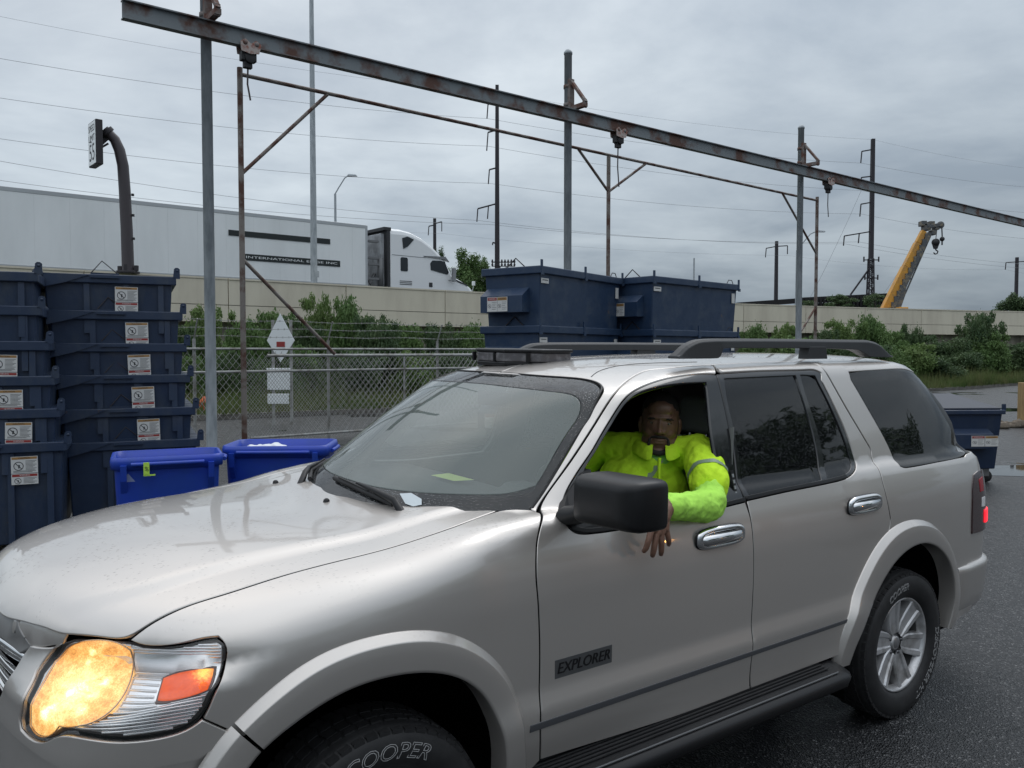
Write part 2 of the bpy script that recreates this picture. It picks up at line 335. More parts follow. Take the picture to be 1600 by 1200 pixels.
TL_side = [(-3.6,0.475),(-3.56,0.416),(-3.549,0.277),(-3.555,0.149),(-3.673,0.155)]
HOODFRONT = [(0.772,0.541),(0.783,0.523),(0.817,0.467),(0.835,0.435),(0.83,0.449),(0.837,0.43),(0.866,0.355),(0.89,0.279)]
HOODFRONT_n = [(0.611,1.04),(0.589,1.025),(0.519,1.015),(0.48,1.014),(0.496,1.049),(0.475,1.065),(0.39,1.073),(0.304,1.072)]
COWL = [(-0.56,0.669),(-0.382,0.415),(-0.3,0.198),(-0.235,-0.095)]
GRILLE = [(0.48,1.014),(0.458,0.996),(0.443,0.939),(0.39,0.867)]
BUMPLINE = [(0.396,0.723),(0.75,0.809),(0.829,0.801)]
# ------------------------------------------------------------------ ground
def ground_mat(name, wet=True):
    m = bpy.data.materials.new(name); m.use_nodes = True; t = m.node_tree; b = t.nodes['Principled BSDF']; N = t.nodes.new
    tco = N('ShaderNodeTexCoord')
    def noise(s, d=6, r=.55):
        n = N('ShaderNodeTexNoise'); n.inputs['Scale'].default_value = s; n.inputs['Detail'].default_value = d; n.inputs['Roughness'].default_value = r; t.links.new(tco.outputs['Object'], n.inputs['Vector']); return n
    big = noise(.35, 5); mid = noise(6, 8, .65); v = N('ShaderNodeTexVoronoi'); v.inputs['Scale'].default_value = 120; t.links.new(tco.outputs['Object'], v.inputs['Vector'])
    # aggregate
    cr = N('ShaderNodeValToRGB'); e = cr.color_ramp.elements; e[0].position = 0; e[0].color = (.006,.007,.008,1); e[1].position = 1; e[1].color = (.17,.17,.17,1)
    for p_, c_ in ((.55,(.013,.014,.016,1)),(.90,(.026,.027,.029,1))): x = e.new(p_); x.color = c_
    sepc = N('ShaderNodeSeparateColor'); t.links.new(v.outputs['Color'], sepc.inputs[0]); t.links.new(sepc.outputs[0], cr.inputs[0])
    mr = N('ShaderNodeMapRange'); mr.inputs['From Min'].default_value = .35; mr.inputs['From Max'].default_value = .65; mr.inputs['To Min'].default_value = .75; mr.inputs['To Max'].default_value = 1.35; t.links.new(mid.outputs['Fac'], mr.inputs['Value'])
    mx = N('ShaderNodeMix'); mx.data_type = 'RGBA'; mx.blend_type = 'MULTIPLY'; mx.inputs['Factor'].default_value = 1; t.links.new(cr.outputs[0], mx.inputs['A'])
    cmb_ = N('ShaderNodeCombineXYZ'); [t.links.new(mr.outputs[0], cmb_.inputs[i]) for i in range(3)]; t.links.new(cmb_.outputs[0], mx.inputs['B'])
    t.links.new(mx.outputs['Result'], b.inputs['Base Color'])
    pud = N('ShaderNodeMapRange'); pud.inputs['From Min'].default_value = .60; pud.inputs['From Max'].default_value = .64; t.links.new(big.outputs['Fac'], pud.inputs['Value'])
    rg = N('ShaderNodeMapRange'); rg.inputs['From Min'].default_value = .35; rg.inputs['From Max'].default_value = .7; rg.inputs['To Min'].default_value = .30; rg.inputs['To Max'].default_value = .55; t.links.new(mid.outputs['Fac'], rg.inputs['Value'])
    rm_ = N('ShaderNodeMix'); rm_.data_type = 'FLOAT'; t.links.new(pud.outputs[0], rm_.inputs['Factor']); t.links.new(rg.outputs[0], rm_.inputs['A']); rm_.inputs['B'].default_value = .06
    t.links.new(rm_.outputs['Result'], b.inputs['Roughness'])
    inv = N('ShaderNodeMath'); inv.operation = 'SUBTRACT'; inv.inputs[0].default_value = 1; t.links.new(pud.outputs[0], inv.inputs[1])
    st = N('ShaderNodeMath'); st.operation = 'MULTIPLY'; t.links.new(inv.outputs[0], st.inputs[0]); st.inputs[1].default_value = .85
    bp = N('ShaderNodeBump'); bp.inputs['Distance'].default_value = .008; t.links.new(st.outputs[0], bp.inputs['Strength']); t.links.new(v.outputs['Distance'], bp.inputs['Height'])
    t.links.new(bp.outputs[0], b.inputs['Normal'])
    return m
ASPH = ground_mat('wet_asphalt')
g = MB(); g.add([(-600,-200,0),(600,-200,0),(600,1400,0),(-600,1400,0)], [(0,1,2,3)]); go = g.build('ground', ASPH); tag(go, 'wet dark asphalt lot under the silver SUV', kind='structure')
# ------------------------------------------------------------------ panel builder: an outline on the body surface becomes a sheet with turned-in edges
def vnoise_nodes(t): pass
GRID = 1.25
def corner_resample(P, step, closed=True, smooth=4, cang=38):
    P = np.asarray(P, float); n = len(P)
    keep = [0]
    for i in range(1, n):
        if np.linalg.norm(P[i]-P[keep[-1]]) > 1e-4: keep.append(i)
    if closed and np.linalg.norm(P[keep[-1]]-P[keep[0]]) < 1e-4: keep = keep[:-1]
    P = P[keep]; n = len(P)
    corner = np.zeros(n, bool)
    for i in range(n):
        if not closed and i in (0, n-1): corner[i] = True; continue
        a = P[i]-P[i-1]; b = P[(i+1) % n]-P[i]
        c = np.dot(a, b)/(np.linalg.norm(a)*np.linalg.norm(b)+1e-12)
        if math.degrees(math.acos(max(-1, min(1, c)))) > cang: corner[i] = True
    out = []; iscor = []
    m = n if closed else n-1
    for i in range(m):
        p1 = P[i]; p2 = P[(i+1) % n]
        p0 = P[i-1] if not corner[i] and (closed or i > 0) else p1-(p2-p1)
        j = (i+1) % n
        p3 = P[(i+2) % n] if not corner[j] and (closed or i+2 < n) else p2+(p2-p1)
        d = np.linalg.norm(p2-p1); k = max(1, int(round(d/step)))
        for q in range(k):
            t = q/k
            # centripetal-ish: scaled tangents
            t1 = (p2-p0)/(np.linalg.norm(p2-p1)+np.linalg.norm(p1-p0))*d; t2 = (p3-p1)/(np.linalg.norm(p3-p2)+d)*d
            h = (2*t**3-3*t*t+1)*p1+(t**3-2*t*t+t)*t1+(-2*t**3+3*t*t)*p2+(t**3-t*t)*t2
            out.append(h); iscor.append(bool(corner[i]) and q == 0)
    if not closed: out.append(P[-1]); iscor.append(True)
    out = np.array(out); ic = np.array(iscor)
    for _ in range(smooth):
        av = (np.roll(out, 1, 0)+np.roll(out, -1, 0))/2
        new = out*.5+av*.5; new[ic] = out[ic]
        if not closed: new[0] = out[0]; new[-1] = out[-1]
        out = new
    return out
def area(P): x, y = P[:,0], P[:,1]; return .5*np.sum(x*np.roll(y,-1)-y*np.roll(x,-1))
def inset(P, d):
    """move a counter-clockwise loop inwards by d"""
    e1 = P-np.roll(P,1,0); e2 = np.roll(P,-1,0)-P
    e1 /= np.linalg.norm(e1,axis=1,keepdims=True)+1e-12; e2 /= np.linalg.norm(e2,axis=1,keepdims=True)+1e-12
    n1 = np.stack([-e1[:,1], e1[:,0]],1); n2 = np.stack([-e2[:,1], e2[:,0]],1)
    m = n1+n2; l = np.linalg.norm(m,axis=1,keepdims=True)+1e-9; m = m/l
    c = np.clip(np.sum(m*n1,1,keepdims=True), .45, 1)
    return P+m*d/c
def inpoly(P, q):
    x, y = q[:,0][:,None], q[:,1][:,None]; x1, y1 = P[:,0][None], P[:,1][None]; x2, y2 = np.roll(P[:,0],-1)[None], np.roll(P[:,1],-1)[None]
    c = ((y1 > y) != (y2 > y)) & (x < (x2-x1)*(y-y1)/(y2-y1+1e-15)+x1)
    return c.sum(1) % 2 == 1
def distpoly(P, q):
    a = P; b = np.roll(P,-1,0); best = np.full(len(q), 9.)
    for i in range(0, len(a)):
        ab = b[i]-a[i]; t = np.clip(((q-a[i])@ab)/(ab@ab+1e-15), 0, 1); best = np.minimum(best, np.linalg.norm(q-a[i]-t[:,None]*ab,axis=1))
    return best
SCL = {'side': (1., .92), 'top': (1.,1.), 'nose': (.92,1.), 'tail': (.8,1.), 'ws': (1.,1.)}
DOM = {'side': D_side, 'top': D_top, 'nose': D_nose, 'tail': D_tail, 'ws': D_ws}
def panel(name, dom, F, outline, mats, parent, holes=(), gap=.0034, depth=.016, grid=.03, off=0., step=.014, smooth=4, mirror=False, disp=None, raw=False, cang=38):
    sc = np.array(SCL[dom]); dm = DOM[dom]; grid = grid*GRID
    loops = []
    for k, lp in enumerate([outline]+list(holes)):
        P = np.array(lp)*sc
        P = corner_resample(P, step, True, smooth, cang) if not raw else P
        if (area(P) > 0) != (k == 0): P = P[::-1]
        loops.append(P)
    r0 = [inset(P, gap+.002) for P in loops]
    lo = loops[0].min(0); hi = loops[0].max(0)
    gx = np.arange(lo[0]-grid, hi[0]+grid, grid); gy = np.arange(lo[1]-grid, hi[1]+grid, grid*.866)
    G = np.array([(x+(grid/2 if j % 2 else 0), y) for j, y in enumerate(gy) for x in gx])
    ok = inpoly(r0[0], G) & (distpoly(r0[0], G) > grid*.45)
    for h in r0[1:]: ok &= ~inpoly(h, G) & (distpoly(h, G) > grid*.45)
    G = G[ok]
    V = np.concatenate(r0+[G]); E = []; s = 0
    for P in r0: E += [(s+i, s+(i+1) % len(P)) for i in range(len(P))]; s += len(P)
    res = delaunay_2d_cdt([Vector(v) for v in V], E, [], 0, 1e-7)
    V2 = np.array([tuple(v) for v in res[0]]); T = np.array([f for f in res[2] if len(f) == 3])
    c = V2[T].mean(1); ok = inpoly(r0[0], c)
    for h in r0[1:]: ok &= ~inpoly(h, c)
    T = T[ok]
    def to3(U, dep):
        p = solve(F, dm, U/sc); g = grad(F, p); return p-g*(dep+off), g
    p0, n0 = to3(V2, 0)
    if disp is not None: p0 = p0+n0*disp(V2/sc, p0)[:,None]
    vs = [p0]; ns = [n0]; faces = [tuple(t) for t in T]; base = len(V2)
    org = res[3]; omap = {}
    for i, o_ in enumerate(org):
        for q in o_: omap[q] = i
    s = 0
    for P0, Pl in zip(r0, loops):
        n = len(P0); ring0 = [omap.get(s+i, None) for i in range(n)]; s += n
        P1 = inset(Pl, gap)
        a, ga = to3(P1, .002); b, gb = to3(P1, max(depth, .003))
        pa, _ = to3(P0, 0); od = a-pa; od -= np.sum(od*ga,1,keepdims=True)*ga; od /= np.linalg.norm(od,axis=1,keepdims=True)+1e-9
        nb = od; na = od+ga; na /= np.linalg.norm(na,axis=1,keepdims=True)+1e-9
        i1 = base; i2 = base+n; base += 2*n
        vs += [a, b]; ns += [na, nb]
        for i in range(n):
            j = (i+1) % n
            if ring0[i] is None or ring0[j] is None or ring0[i] == ring0[j]: continue
            faces.append((ring0[j], ring0[i], i1+i, i1+j)); faces.append((i1+j, i1+i, i2+i, i2+j))
    V3 = np.concatenate(vs); N3 = np.concatenate(ns)
    FA = np.array([f[:3] for f in faces]); nr = np.cross(V3[FA[:,1]]-V3[FA[:,0]], V3[FA[:,2]]-V3[FA[:,0]])
    fl = np.sum(nr*(N3[FA[:,0]]+N3[FA[:,1]]+N3[FA[:,2]]),1) < 0     # orient faces with the normals
    out = [tuple(int(i) for i in (f[::-1] if q else f)) for f, q in zip(faces, fl)]
    o = emit_panel(name, V3, N3, out, mats, parent, mirror)
    LAST[:] = [V3, N3, out]
    return o
LAST = []
def emit_panel(name, V3, N3, out, mats, parent, mirror):
    if mirror: V3 = V3*[1,-1,1]; N3 = N3*[1,-1,1]; out = [f[::-1] for f in out]
    me = bpy.data.meshes.new(name); me.from_pydata(V3.tolist(), [], out)
    me.polygons.foreach_set('use_smooth', [True]*len(out)); me.update()
    me.normals_split_custom_set_from_vertices([tuple(map(float, v)) for v in N3])
    return link(name, me, parent, mats)
def both(name, *a, **k):
    o = panel(name, *a, **k); V3, N3, out = LAST; emit_panel(name, V3, N3, out, a[3], a[4], True); return o
def surf_grid(name, fn, nu, nv, mats, parent, smooth=True):
    vs = [fn(i/(nu-1), j/(nv-1)) for i in range(nu) for j in range(nv)]
    fs = [(i*nv+j, (i+1)*nv+j, (i+1)*nv+j+1, i*nv+j+1) for i in range(nu-1) for j in range(nv-1)]
    mb = MB(); mb.add(vs, fs, 0, smooth); return mb.build(name, mats, parent)

# ------------------------------------------------------------------ the car: materials
def car_paint():
    m = mat('silver_paint', (.60,.565,.53), .38, .68, .5, 1.0, .035); t = m.node_tree; b = t.nodes['Principled BSDF']
    tco = t.nodes.new('ShaderNodeTexCoord')
    # rain beads: small round bumps, thick on the upper faces
    v = t.nodes.new('ShaderNodeTexVoronoi'); v.inputs['Scale'].default_value = 62; v.inputs['Randomness'].default_value = 1
    t.links.new(tco.outputs['Object'], v.inputs['Vector'])
    mr = t.nodes.new('ShaderNodeMapRange'); mr.inputs['From Min'].default_value = .10; mr.inputs['From Max'].default_value = .26; mr.inputs['To Min'].default_value = 1; mr.inputs['To Max'].default_value = 0
    t.links.new(v.outputs['Distance'], mr.inputs['Value'])
    n = t.nodes.new('ShaderNodeTexNoise'); n.inputs['Scale'].default_value = 6; t.links.new(tco.outputs['Object'], n.inputs['Vector'])
    gt = t.nodes.new('ShaderNodeMapRange'); gt.inputs['From Min'].default_value = .46; gt.inputs['From Max'].default_value = .56; t.links.new(n.outputs['Fac'], gt.inputs['Value'])
    ge = t.nodes.new('ShaderNodeNewGeometry'); sp = t.nodes.new('ShaderNodeSeparateXYZ'); t.links.new(ge.outputs['Normal'], sp.inputs[0])
    uz = t.nodes.new('ShaderNodeMapRange'); uz.inputs['From Min'].default_value = .45; uz.inputs['From Max'].default_value = .85; t.links.new(sp.outputs[2], uz.inputs['Value'])
    m1 = t.nodes.new('ShaderNodeMath'); m1.operation = 'MULTIPLY'; t.links.new(mr.outputs[0], m1.inputs[0]); t.links.new(gt.outputs[0], m1.inputs[1])
    m2 = t.nodes.new('ShaderNodeMath'); m2.operation = 'MULTIPLY'; t.links.new(m1.outputs[0], m2.inputs[0]); t.links.new(uz.outputs[0], m2.inputs[1])
    bp = t.nodes.new('ShaderNodeBump'); bp.inputs['Strength'].default_value = 1.0; bp.inputs['Distance'].default_value = .005
    t.links.new(m2.outputs[0], bp.inputs['Height']); t.links.new(bp.outputs[0], b.inputs['Coat Normal'])
    # road film: slightly uneven gloss
    n2 = t.nodes.new('ShaderNodeTexNoise'); n2.inputs['Scale'].default_value = 3.5; n2.inputs['Detail'].default_value = 8; t.links.new(tco.outputs['Object'], n2.inputs['Vector'])
    r2 = t.nodes.new('ShaderNodeMapRange'); r2.inputs['From Min'].default_value = .38; r2.inputs['From Max'].default_value = .66; r2.inputs['To Min'].default_value = .015; r2.inputs['To Max'].default_value = .08
    t.links.new(n2.outputs['Fac'], r2.inputs['Value']); t.links.new(r2.outputs[0], b.inputs['Coat Roughness'])
    return m
def glass_mat(name, tint, alpha, haze, drops=True, hz_col=(.5,.56,.54)):
    m = bpy.data.materials.new(name); m.use_nodes = True; t = m.node_tree; t.nodes.clear()
    N = t.nodes.new; out = N('ShaderNodeOutputMaterial'); tr = N('ShaderNodeBsdfTransparent'); tr.inputs[0].default_value = (*tint, 1)
    df = N('ShaderNodeBsdfDiffuse'); df.inputs[0].default_value = (*hz_col, 1)
    gl = N('ShaderNodeBsdfGlossy'); gl.inputs['Roughness'].default_value = .02; gl.inputs[0].default_value = (1,1,1,1)
    fr = N('ShaderNodeFresnel'); fr.inputs[0].default_value = 1.5
    mx = N('ShaderNodeMixShader'); mx.inputs[0].default_value = haze; t.links.new(tr.outputs[0], mx.inputs[1]); t.links.new(df.outputs[0], mx.inputs[2])
    m2 = N('ShaderNodeMixShader'); t.links.new(fr.outputs[0], m2.inputs[0]); t.links.new(mx.outputs[0], m2.inputs[1]); t.links.new(gl.outputs[0], m2.inputs[2])
    if drops:
        tco = N('ShaderNodeTexCoord'); v = N('ShaderNodeTexVoronoi'); v.inputs['Scale'].default_value = 140; t.links.new(tco.outputs['Object'], v.inputs['Vector'])
        mr = N('ShaderNodeMapRange'); mr.inputs['From Min'].default_value = .12; mr.inputs['From Max'].default_value = .34; mr.inputs['To Min'].default_value = 1; mr.inputs['To Max'].default_value = 0
        t.links.new(v.outputs['Distance'], mr.inputs['Value']); bp = N('ShaderNodeBump'); bp.inputs['Strength'].default_value = drops if drops is not True else .3; bp.inputs['Distance'].default_value = .0018
        t.links.new(mr.outputs[0], bp.inputs['Height']); t.links.new(bp.outputs[0], gl.inputs['Normal']); t.links.new(bp.outputs[0], fr.inputs['Normal'])
    t.links.new(m2.outputs[0], out.inputs[0]); MATS[name] = m; return m
PAINT = car_paint()
BLACKP = mat('black_trim_plastic', (.010,.010,.011), .40, spec=.35, bump=(420,.25,.0006))
GREYP = mat('dark_grey_rack_plastic', (.035,.037,.04), .5, bump=(300,.2,.0006))
LINER = mat('matte_black_liner', (.004,.004,.004), .9, spec=.1)
CHROME = mat('chrome', (.78,.78,.78), .10, 1)
RUBBER = mat('tyre_rubber', (.014,.014,.015), .62, bump=(160,.3,.0008), var=(20,(.024,.024,.025),.4,.7))
LETTER = mat('white_tyre_lettering', (.36,.36,.36), .7)
ALLOY = mat('satin_alloy', (.62,.62,.63), .36, .6, var=(9,(.28,.27,.26),.45,.7))
GLOSSB = mat('gloss_black_pillar_trim', (.010,.011,.012), .12, coat=.6, rvar=(50,.22))
DARKGL = glass_mat('dark_privacy_glass', (.03,.033,.036), 1, .10, .22, (.05,.055,.06))
WSGL = glass_mat('fogged_windscreen_glass', (.88,.94,.91), 1, .22, False, (.50,.58,.545))
WSDROP = glass_mat('rain_covered_windscreen_glass', (.40,.43,.43), 1, .25, .8, (.045,.05,.055))
LENS = glass_mat('clear_lens_plastic', (.96,.96,.96), 1, .02, False)
DASH = mat('dashboard_vinyl', (.05,.052,.055), .7)
SEATM = mat('grey_seat_cloth', (.32,.325,.31), .9, bump=(200,.3,.001))
CABIN = mat('cabin_lining', (.22,.22,.21), .9)

cO = Vector((-0.91187745, 3.09921927, 0.01570717))
cf = Vector((-0.80581084, -0.59217303, 0)); cl = Vector((0.59208284, -0.80568811, -0.01745241)); cu = Vector((0.01033484, -0.01406334, 0.9998477))
car = empty('suv', 'silver four-door SUV wet with rain, headlight lit and driver window open', 'suv')
car.matrix_world = Matrix(((cf.x,cl.x,cu.x,cO.x),(cf.y,cl.y,cu.y,cO.y),(cf.z,cl.z,cu.z,cO.z),(0,0,0,1)))

def rv(z): return z
def side_pts_from_xz(pts, F=F_body):
    xz = np.array(pts, float); o = np.stack([xz[:,0], 0*xz[:,0], xz[:,1]],1)
    def dm(uv): return np.stack([uv[:,0],0*uv[:,0],uv[:,1]],1), np.tile([0.,1.,0.],(len(uv),1))
    return solve(F, dm, xz)
def xz2side(pts):
    p = side_pts_from_xz(pts); return [(float(a[0]), float(math.atan2(a[2]-ZC, a[1]))) for a in p]
def arch(pts_in, pts_out, t, cx):
    """outline between the inner and outer edge of a wheel arch lip, sampled by angle"""
    def pol(P): P = np.array(P); a = np.arctan2(P[:,1]-.365, P[:,0]-cx); r = np.hypot(P[:,1]-.365, P[:,0]-cx); o = np.argsort(a); return a[o], r[o]
    ai, ri = pol(pts_in); ao, ro = pol(pts_out)
    return lambda a: (1-t)*np.interp(a, ai, ri)+t*np.interp(a, ao, ro)
F_IN = [(.52,.33),(.525,.45),(.485,.60),(.43,.70)]+ARCH_IN+[(-.42,.42),(-.425,.33)]
F_OUT = [(.64,.33),(.635,.45),(.58,.63),(.52,.745)]+ARCH_OUT[:-1]+[(-.515,.45),(-.52,.33)]
R_IN = [(-2.36,.38),(-2.385,.46),(-2.43,.545)]+RARCH_IN[2:-2]+[(-3.325,.54),(-3.32,.45),(-3.30,.38)]
R_OUT = [(-2.255,.38),(-2.262,.45),(-2.285,.54)]+RARCH_OUT[2:]+[(-3.39,.60),(-3.40,.5),(-3.40,.38)]
def arch_loop(I, O, t, cx, a0, a1, n=40):
    f = arch(I, O, t, cx); aa = np.linspace(a0, a1, n); r = f(aa)
    return [(float(cx+r_*math.cos(a)), float(.365+r_*math.sin(a))) for a, r_ in zip(aa, r)]
# ---- fender (front wing)
AF0 = math.radians(52); AFB = math.atan2(.455-.365, -.50)
front_arc = arch_loop(F_IN, F_OUT, .5, 0, math.atan2(.815-.365,.40), math.pi-.08, 40)      # front to rear over the wheel
hl_edge = HL_side[:12]
fender_out = (SEAM_side[:7]+[(-.545,.695),(-.60,.685),(-.652,.655)]+[(-.656,.62),(-.60,.555),(-.572,.50)]+FDOOR_FRONT[10:15]+[(-.5719,-.245)]
              + xz2side(front_arc[::-1]) + hl_edge[::-1][:-1])
both('fender', 'side', F_all, fender_out, PAINT, car, grid=.028)
# ---- hood
hood_near = SEAM_top; front_edge = [HL_top[31],HL_top[30]]+HOODFRONT[:4]+[(.839,.425),(.867,.365),(.890,.30),(.912,.15),(.916,0)]
h = [tuple(p) for p in COWL[:1]]
cowl_e = [SEAM_top[-1],(-.47,.55),(-.372,.40),(-.295,.23),(-.245,.08),(-.237,0)]
half = front_edge[::-1]+SEAM_top+cowl_e[1:]
hood_out = half[:-1]+[(-.237,0)]+[(x,-y) for x, y in half[::-1][1:-1]]
hood = panel('hood', 'top', F_body, hood_out, PAINT, car, grid=.019, cang=50)
# ---- nose skin: bumper and grille surround
grille_edge = [(.4603,1.0071),(.452,.985),(.44,.94),(.40,.868)]
hln = HL[11:]+[(.6812,1.0544)]
bump_out = [HOODFRONT_n[1],HOODFRONT_n[2],HOODFRONT_n[3]]+GRILLE[1:]+[(.32,.84),(0,.84)]
farc = [(math.atan2(p[1],p[0]), p[2]) for p in side_pts_from_xz(arch_loop(F_IN, F_OUT, .5, 0, -.07, math.atan2(.815-.365,.40), 14))]
bump_half = bump_out+[(0,.30),(.5,.30),(.93,.30)]+farc+HL[11:30][0:]
def bump_disp(uv, p):     # a step below the headlight: the lower bumper tucks under
    z = p[:,2]; return -.030*sstep(.80,.765,z)*(1-sstep(.3,.45,p[:,2]*0))-.0*z
both('front_bumper', 'nose', F_body, bump_half, PAINT, car, grid=.026, disp=lambda uv,p: -.022*(1-sstep(.775,.80,p[:,2])))
# grille: bars and mesh behind
g = MB()
gp = empty('grille', None, None); del_ = gp; gp.parent = car; gp.location = (0,0,0)
bpy.data.objects.remove(gp)
gb = MB(); gb.box((.62,-.40,.80),(.66,.40,1.03)); grille = gb.build('grille', LINER, car)
for k, z in enumerate((.855,.89,.925,.96)):
    b = MB(); pts = [(solve(F_body, D_nose, np.array([[a, z]]))[0]) for a in np.linspace(-.44,.44,15)]
    pts = [Vector((p[0]-.035, p[1]*.99, p[2])) for p in pts]
    prof = [(-.0,-.012),(.014,-.008),(.014,.008),(0,.013)]
    vs = [(p.x+a, p.y, p.z+bz) for p in pts for a, bz in prof]
    fs = [(i*4+j, (i+1)*4+j, (i+1)*4+(j+1) % 4, i*4+(j+1) % 4) for i in range(14) for j in range(4)]
    b.add(vs, fs, 0, False); bevel(b.build('grille_bar', CHROME, grille), .003)
b = MB(); pts = [(solve(F_body, D_nose, np.array([[a, z_]]))[0]) for a, z_ in zip(np.linspace(-.455,.455,15), [.985,.992,1.0,1.004]+[1.006]*7+[1.004,1.0,.992,.985])]
b.tube([(p[0]-.018, p[1], p[2]-.014) for p in pts], .012, 8); b.build('grille_rim', CHROME, grille)
both('nose_panel', 'nose', F_body, [(.605,1.032),(.5194,1.012),(.475,1.008),(.43,1.0),(.38,1.03),(.38,1.10),(.50,1.095),(.62,1.075)], PAINT, car, off=.009, gap=0, depth=.01, grid=.03)
hd_ = panel('grille_header', 'nose', F_body, [(-.475,1.008),(-.43,.985),(-.30,1.005),(0,1.012),(.30,1.005),(.43,.985),(.475,1.008),(.43,1.04),(.40,1.085),(.30,1.092),(0,1.094),(-.30,1.092),(-.40,1.085),(-.43,1.04)], mat('header_aluminium', (.30,.295,.29), .4, .4), car, off=.006, gap=0, depth=.01, grid=.04)
for u_ in (-.44,-.40,.395,.44):
    q_ = solve(F_body, D_nose, np.array([[u_,1.035-.25*(abs(u_)-.395)]]))[0]; m_ = MB(); m_.lathe([(0,.004),(.005,.003),(.006,0)], (q_[0]-.012,q_[1],q_[2]), 0, 8); m_.build('header_rivet', LINER, hd_)
# ---- headlights
def hl_build(mir):
    k = dict(mirror=mir)
    base = panel('headlight', 'nose', F_body, HL, mat('headlight_bezel', (.05,.04,.038), .3, .2), car, gap=.002, off=.022, depth=.004, grid=.02, **k)
    hin = inset(np.array(HL)[::-1]*[.92,1], .011)/[.92,1]
    def ribs(uv, p): return .0045*np.sin(p[:,2]*2*math.pi/.0125)
    rib_m = mat('ribbed_reflector', (.93,.94,.95), .22, .8)
    hole = REF
    rb = MB()
    panel('reflector', 'nose', F_body, [tuple(a) for a in hin], rib_m, base, off=.018, depth=.003, grid=.05, gap=.0, **k)
    # individual horizontal flutes
    zz = np.arange(.872, 1.074, .0088); P = np.array(hin); Rf = np.array(REF); Mk = np.array(MK)
    fl = MB()
    for z in zz:
        us = np.arange(.66, 1.10, .008); q = np.stack([us, 0*us+z],1)
        ok = inpoly(P, q) & ~inpoly(Rf, q) & ~inpoly(inset(np.array(MK)*[.92,1] if area(np.array(MK))>0 else np.array(MK)[::-1]*[.92,1], -.006)/[.92,1], q)
        run = []
        for i in range(len(us)+1):
            if i < len(us) and ok[i]: run.append(us[i])
            else:
                if len(run) > 2:
                    u = np.array(run); s3 = solve(F_body, D_nose, np.stack([u, 0*u+z],1)); g3 = grad(F_body, s3); s3 = s3-g3*.0165
                    if mir: s3 = s3*[1,-1,1]
                    fl.tube([tuple(v) for v in s3], .0036, 6)
                run = []
    fl.build('reflector_flutes', rib_m, base)
    # lamp bowl, lit
    m = bpy.data.materials.get('lit_headlamp')
    if not m:
        m = bpy.data.materials.new('lit_headlamp'); m.use_nodes = True; t = m.node_tree; bs = t.nodes['Principled BSDF']; N = t.nodes.new
        bs.inputs['Base Color'].default_value = (.5,.35,.18,1); bs.inputs['Roughness'].default_value = .25
        tco = N('ShaderNodeTexCoord')
        v = N('ShaderNodeTexVoronoi'); v.inputs['Scale'].default_value = 300; t.links.new(tco.outputs['Object'], v.inputs['Vector'])
        n = N('ShaderNodeTexNoise'); n.inputs['Scale'].default_value = 17; n.inputs['Detail'].default_value = 4; n.inputs['Distortion'].default_value = 1.2; t.links.new(tco.outputs['Object'], n.inputs['Vector'])
        def spot(c, r):
            d = N('ShaderNodeVectorMath'); d.operation = 'DISTANCE'; t.links.new(tco.outputs['Object'], d.inputs[0]); d.inputs[1].default_value = c
            a = N('ShaderNodeMapRange'); a.interpolation_type = 'SMOOTHSTEP'; a.inputs['From Min'].default_value = 0; a.inputs['From Max'].default_value = r; a.inputs['To Min'].default_value = 1; a.inputs['To Max'].default_value = 0
            t.links.new(d.outputs['Value'], a.inputs['Value']); return a
        sp = [spot(tuple(c), r) for c, r in LAMPSPOTS]
        acc = sp[0].outputs[0]
        for s_ in sp[1:]:
            ad = N('ShaderNodeMath'); ad.operation = 'ADD'; t.links.new(acc, ad.inputs[0]); t.links.new(s_.outputs[0], ad.inputs[1]); acc = ad.outputs[0]
        a1 = N('ShaderNodeMath'); a1.operation = 'MULTIPLY_ADD'; t.links.new(n.outputs['Fac'], a1.inputs[0]); a1.inputs[1].default_value = 1.0; a1.inputs[2].default_value = -.28
        a2 = N('ShaderNodeMath'); a2.operation = 'MULTIPLY_ADD'; t.links.new(v.outputs['Color'], a2.inputs[0]); a2.inputs[1].default_value = .36; t.links.new(a1.outputs[0], a2.inputs[2])
        a3 = N('ShaderNodeMath'); a3.operation = 'MULTIPLY_ADD'; t.links.new(acc, a3.inputs[0]); a3.inputs[1].default_value = .40; t.links.new(a2.outputs[0], a3.inputs[2])
        cr = N('ShaderNodeValToRGB'); e = cr.color_ramp.elements
        e[0].position = .12; e[0].color = (.50,.17,.03,1); e[1].position = 1.0; e[1].color = (2.2,1.9,1.15,1)
        for p_, c_ in ((.34,(.88,.42,.10,1)),(.56,(1.05,.72,.26,1)),(.80,(1.4,1.15,.55,1))): x = e.new(p_); x.color = c_
        t.links.new(a3.outputs[0], cr.inputs[0]); t.links.new(cr.outputs[0], bs.inputs['Emission Color']); bs.inputs['Emission Strength'].default_value = .9
    panel('lamp_bowl', 'nose', F_body, REF, m if not mir else mat('unlit_headlamp', (.6,.6,.6), .2, .6), base, off=.010, depth=.006, gap=.001, grid=.015, **k)
    P2 = np.array(REF)[:, :]; s3 = solve(F_body, D_nose, corner_resample(P2*[.92,1], .012)/[.92,1]); g3 = grad(F_body, s3); s3 = s3-g3*.008
    if mir: s3 = s3*[1,-1,1]
    rr = MB(); rr.tube([tuple(v) for v in s3], .0022, 6, closed=True); rr.build('lamp_bowl_rim', mat('rim_gold', (.7,.55,.4), .15, .9), base)
    mb_ = np.array(MK)*[.92,1]; mb_ = mb_ if area(mb_) > 0 else mb_[::-1]
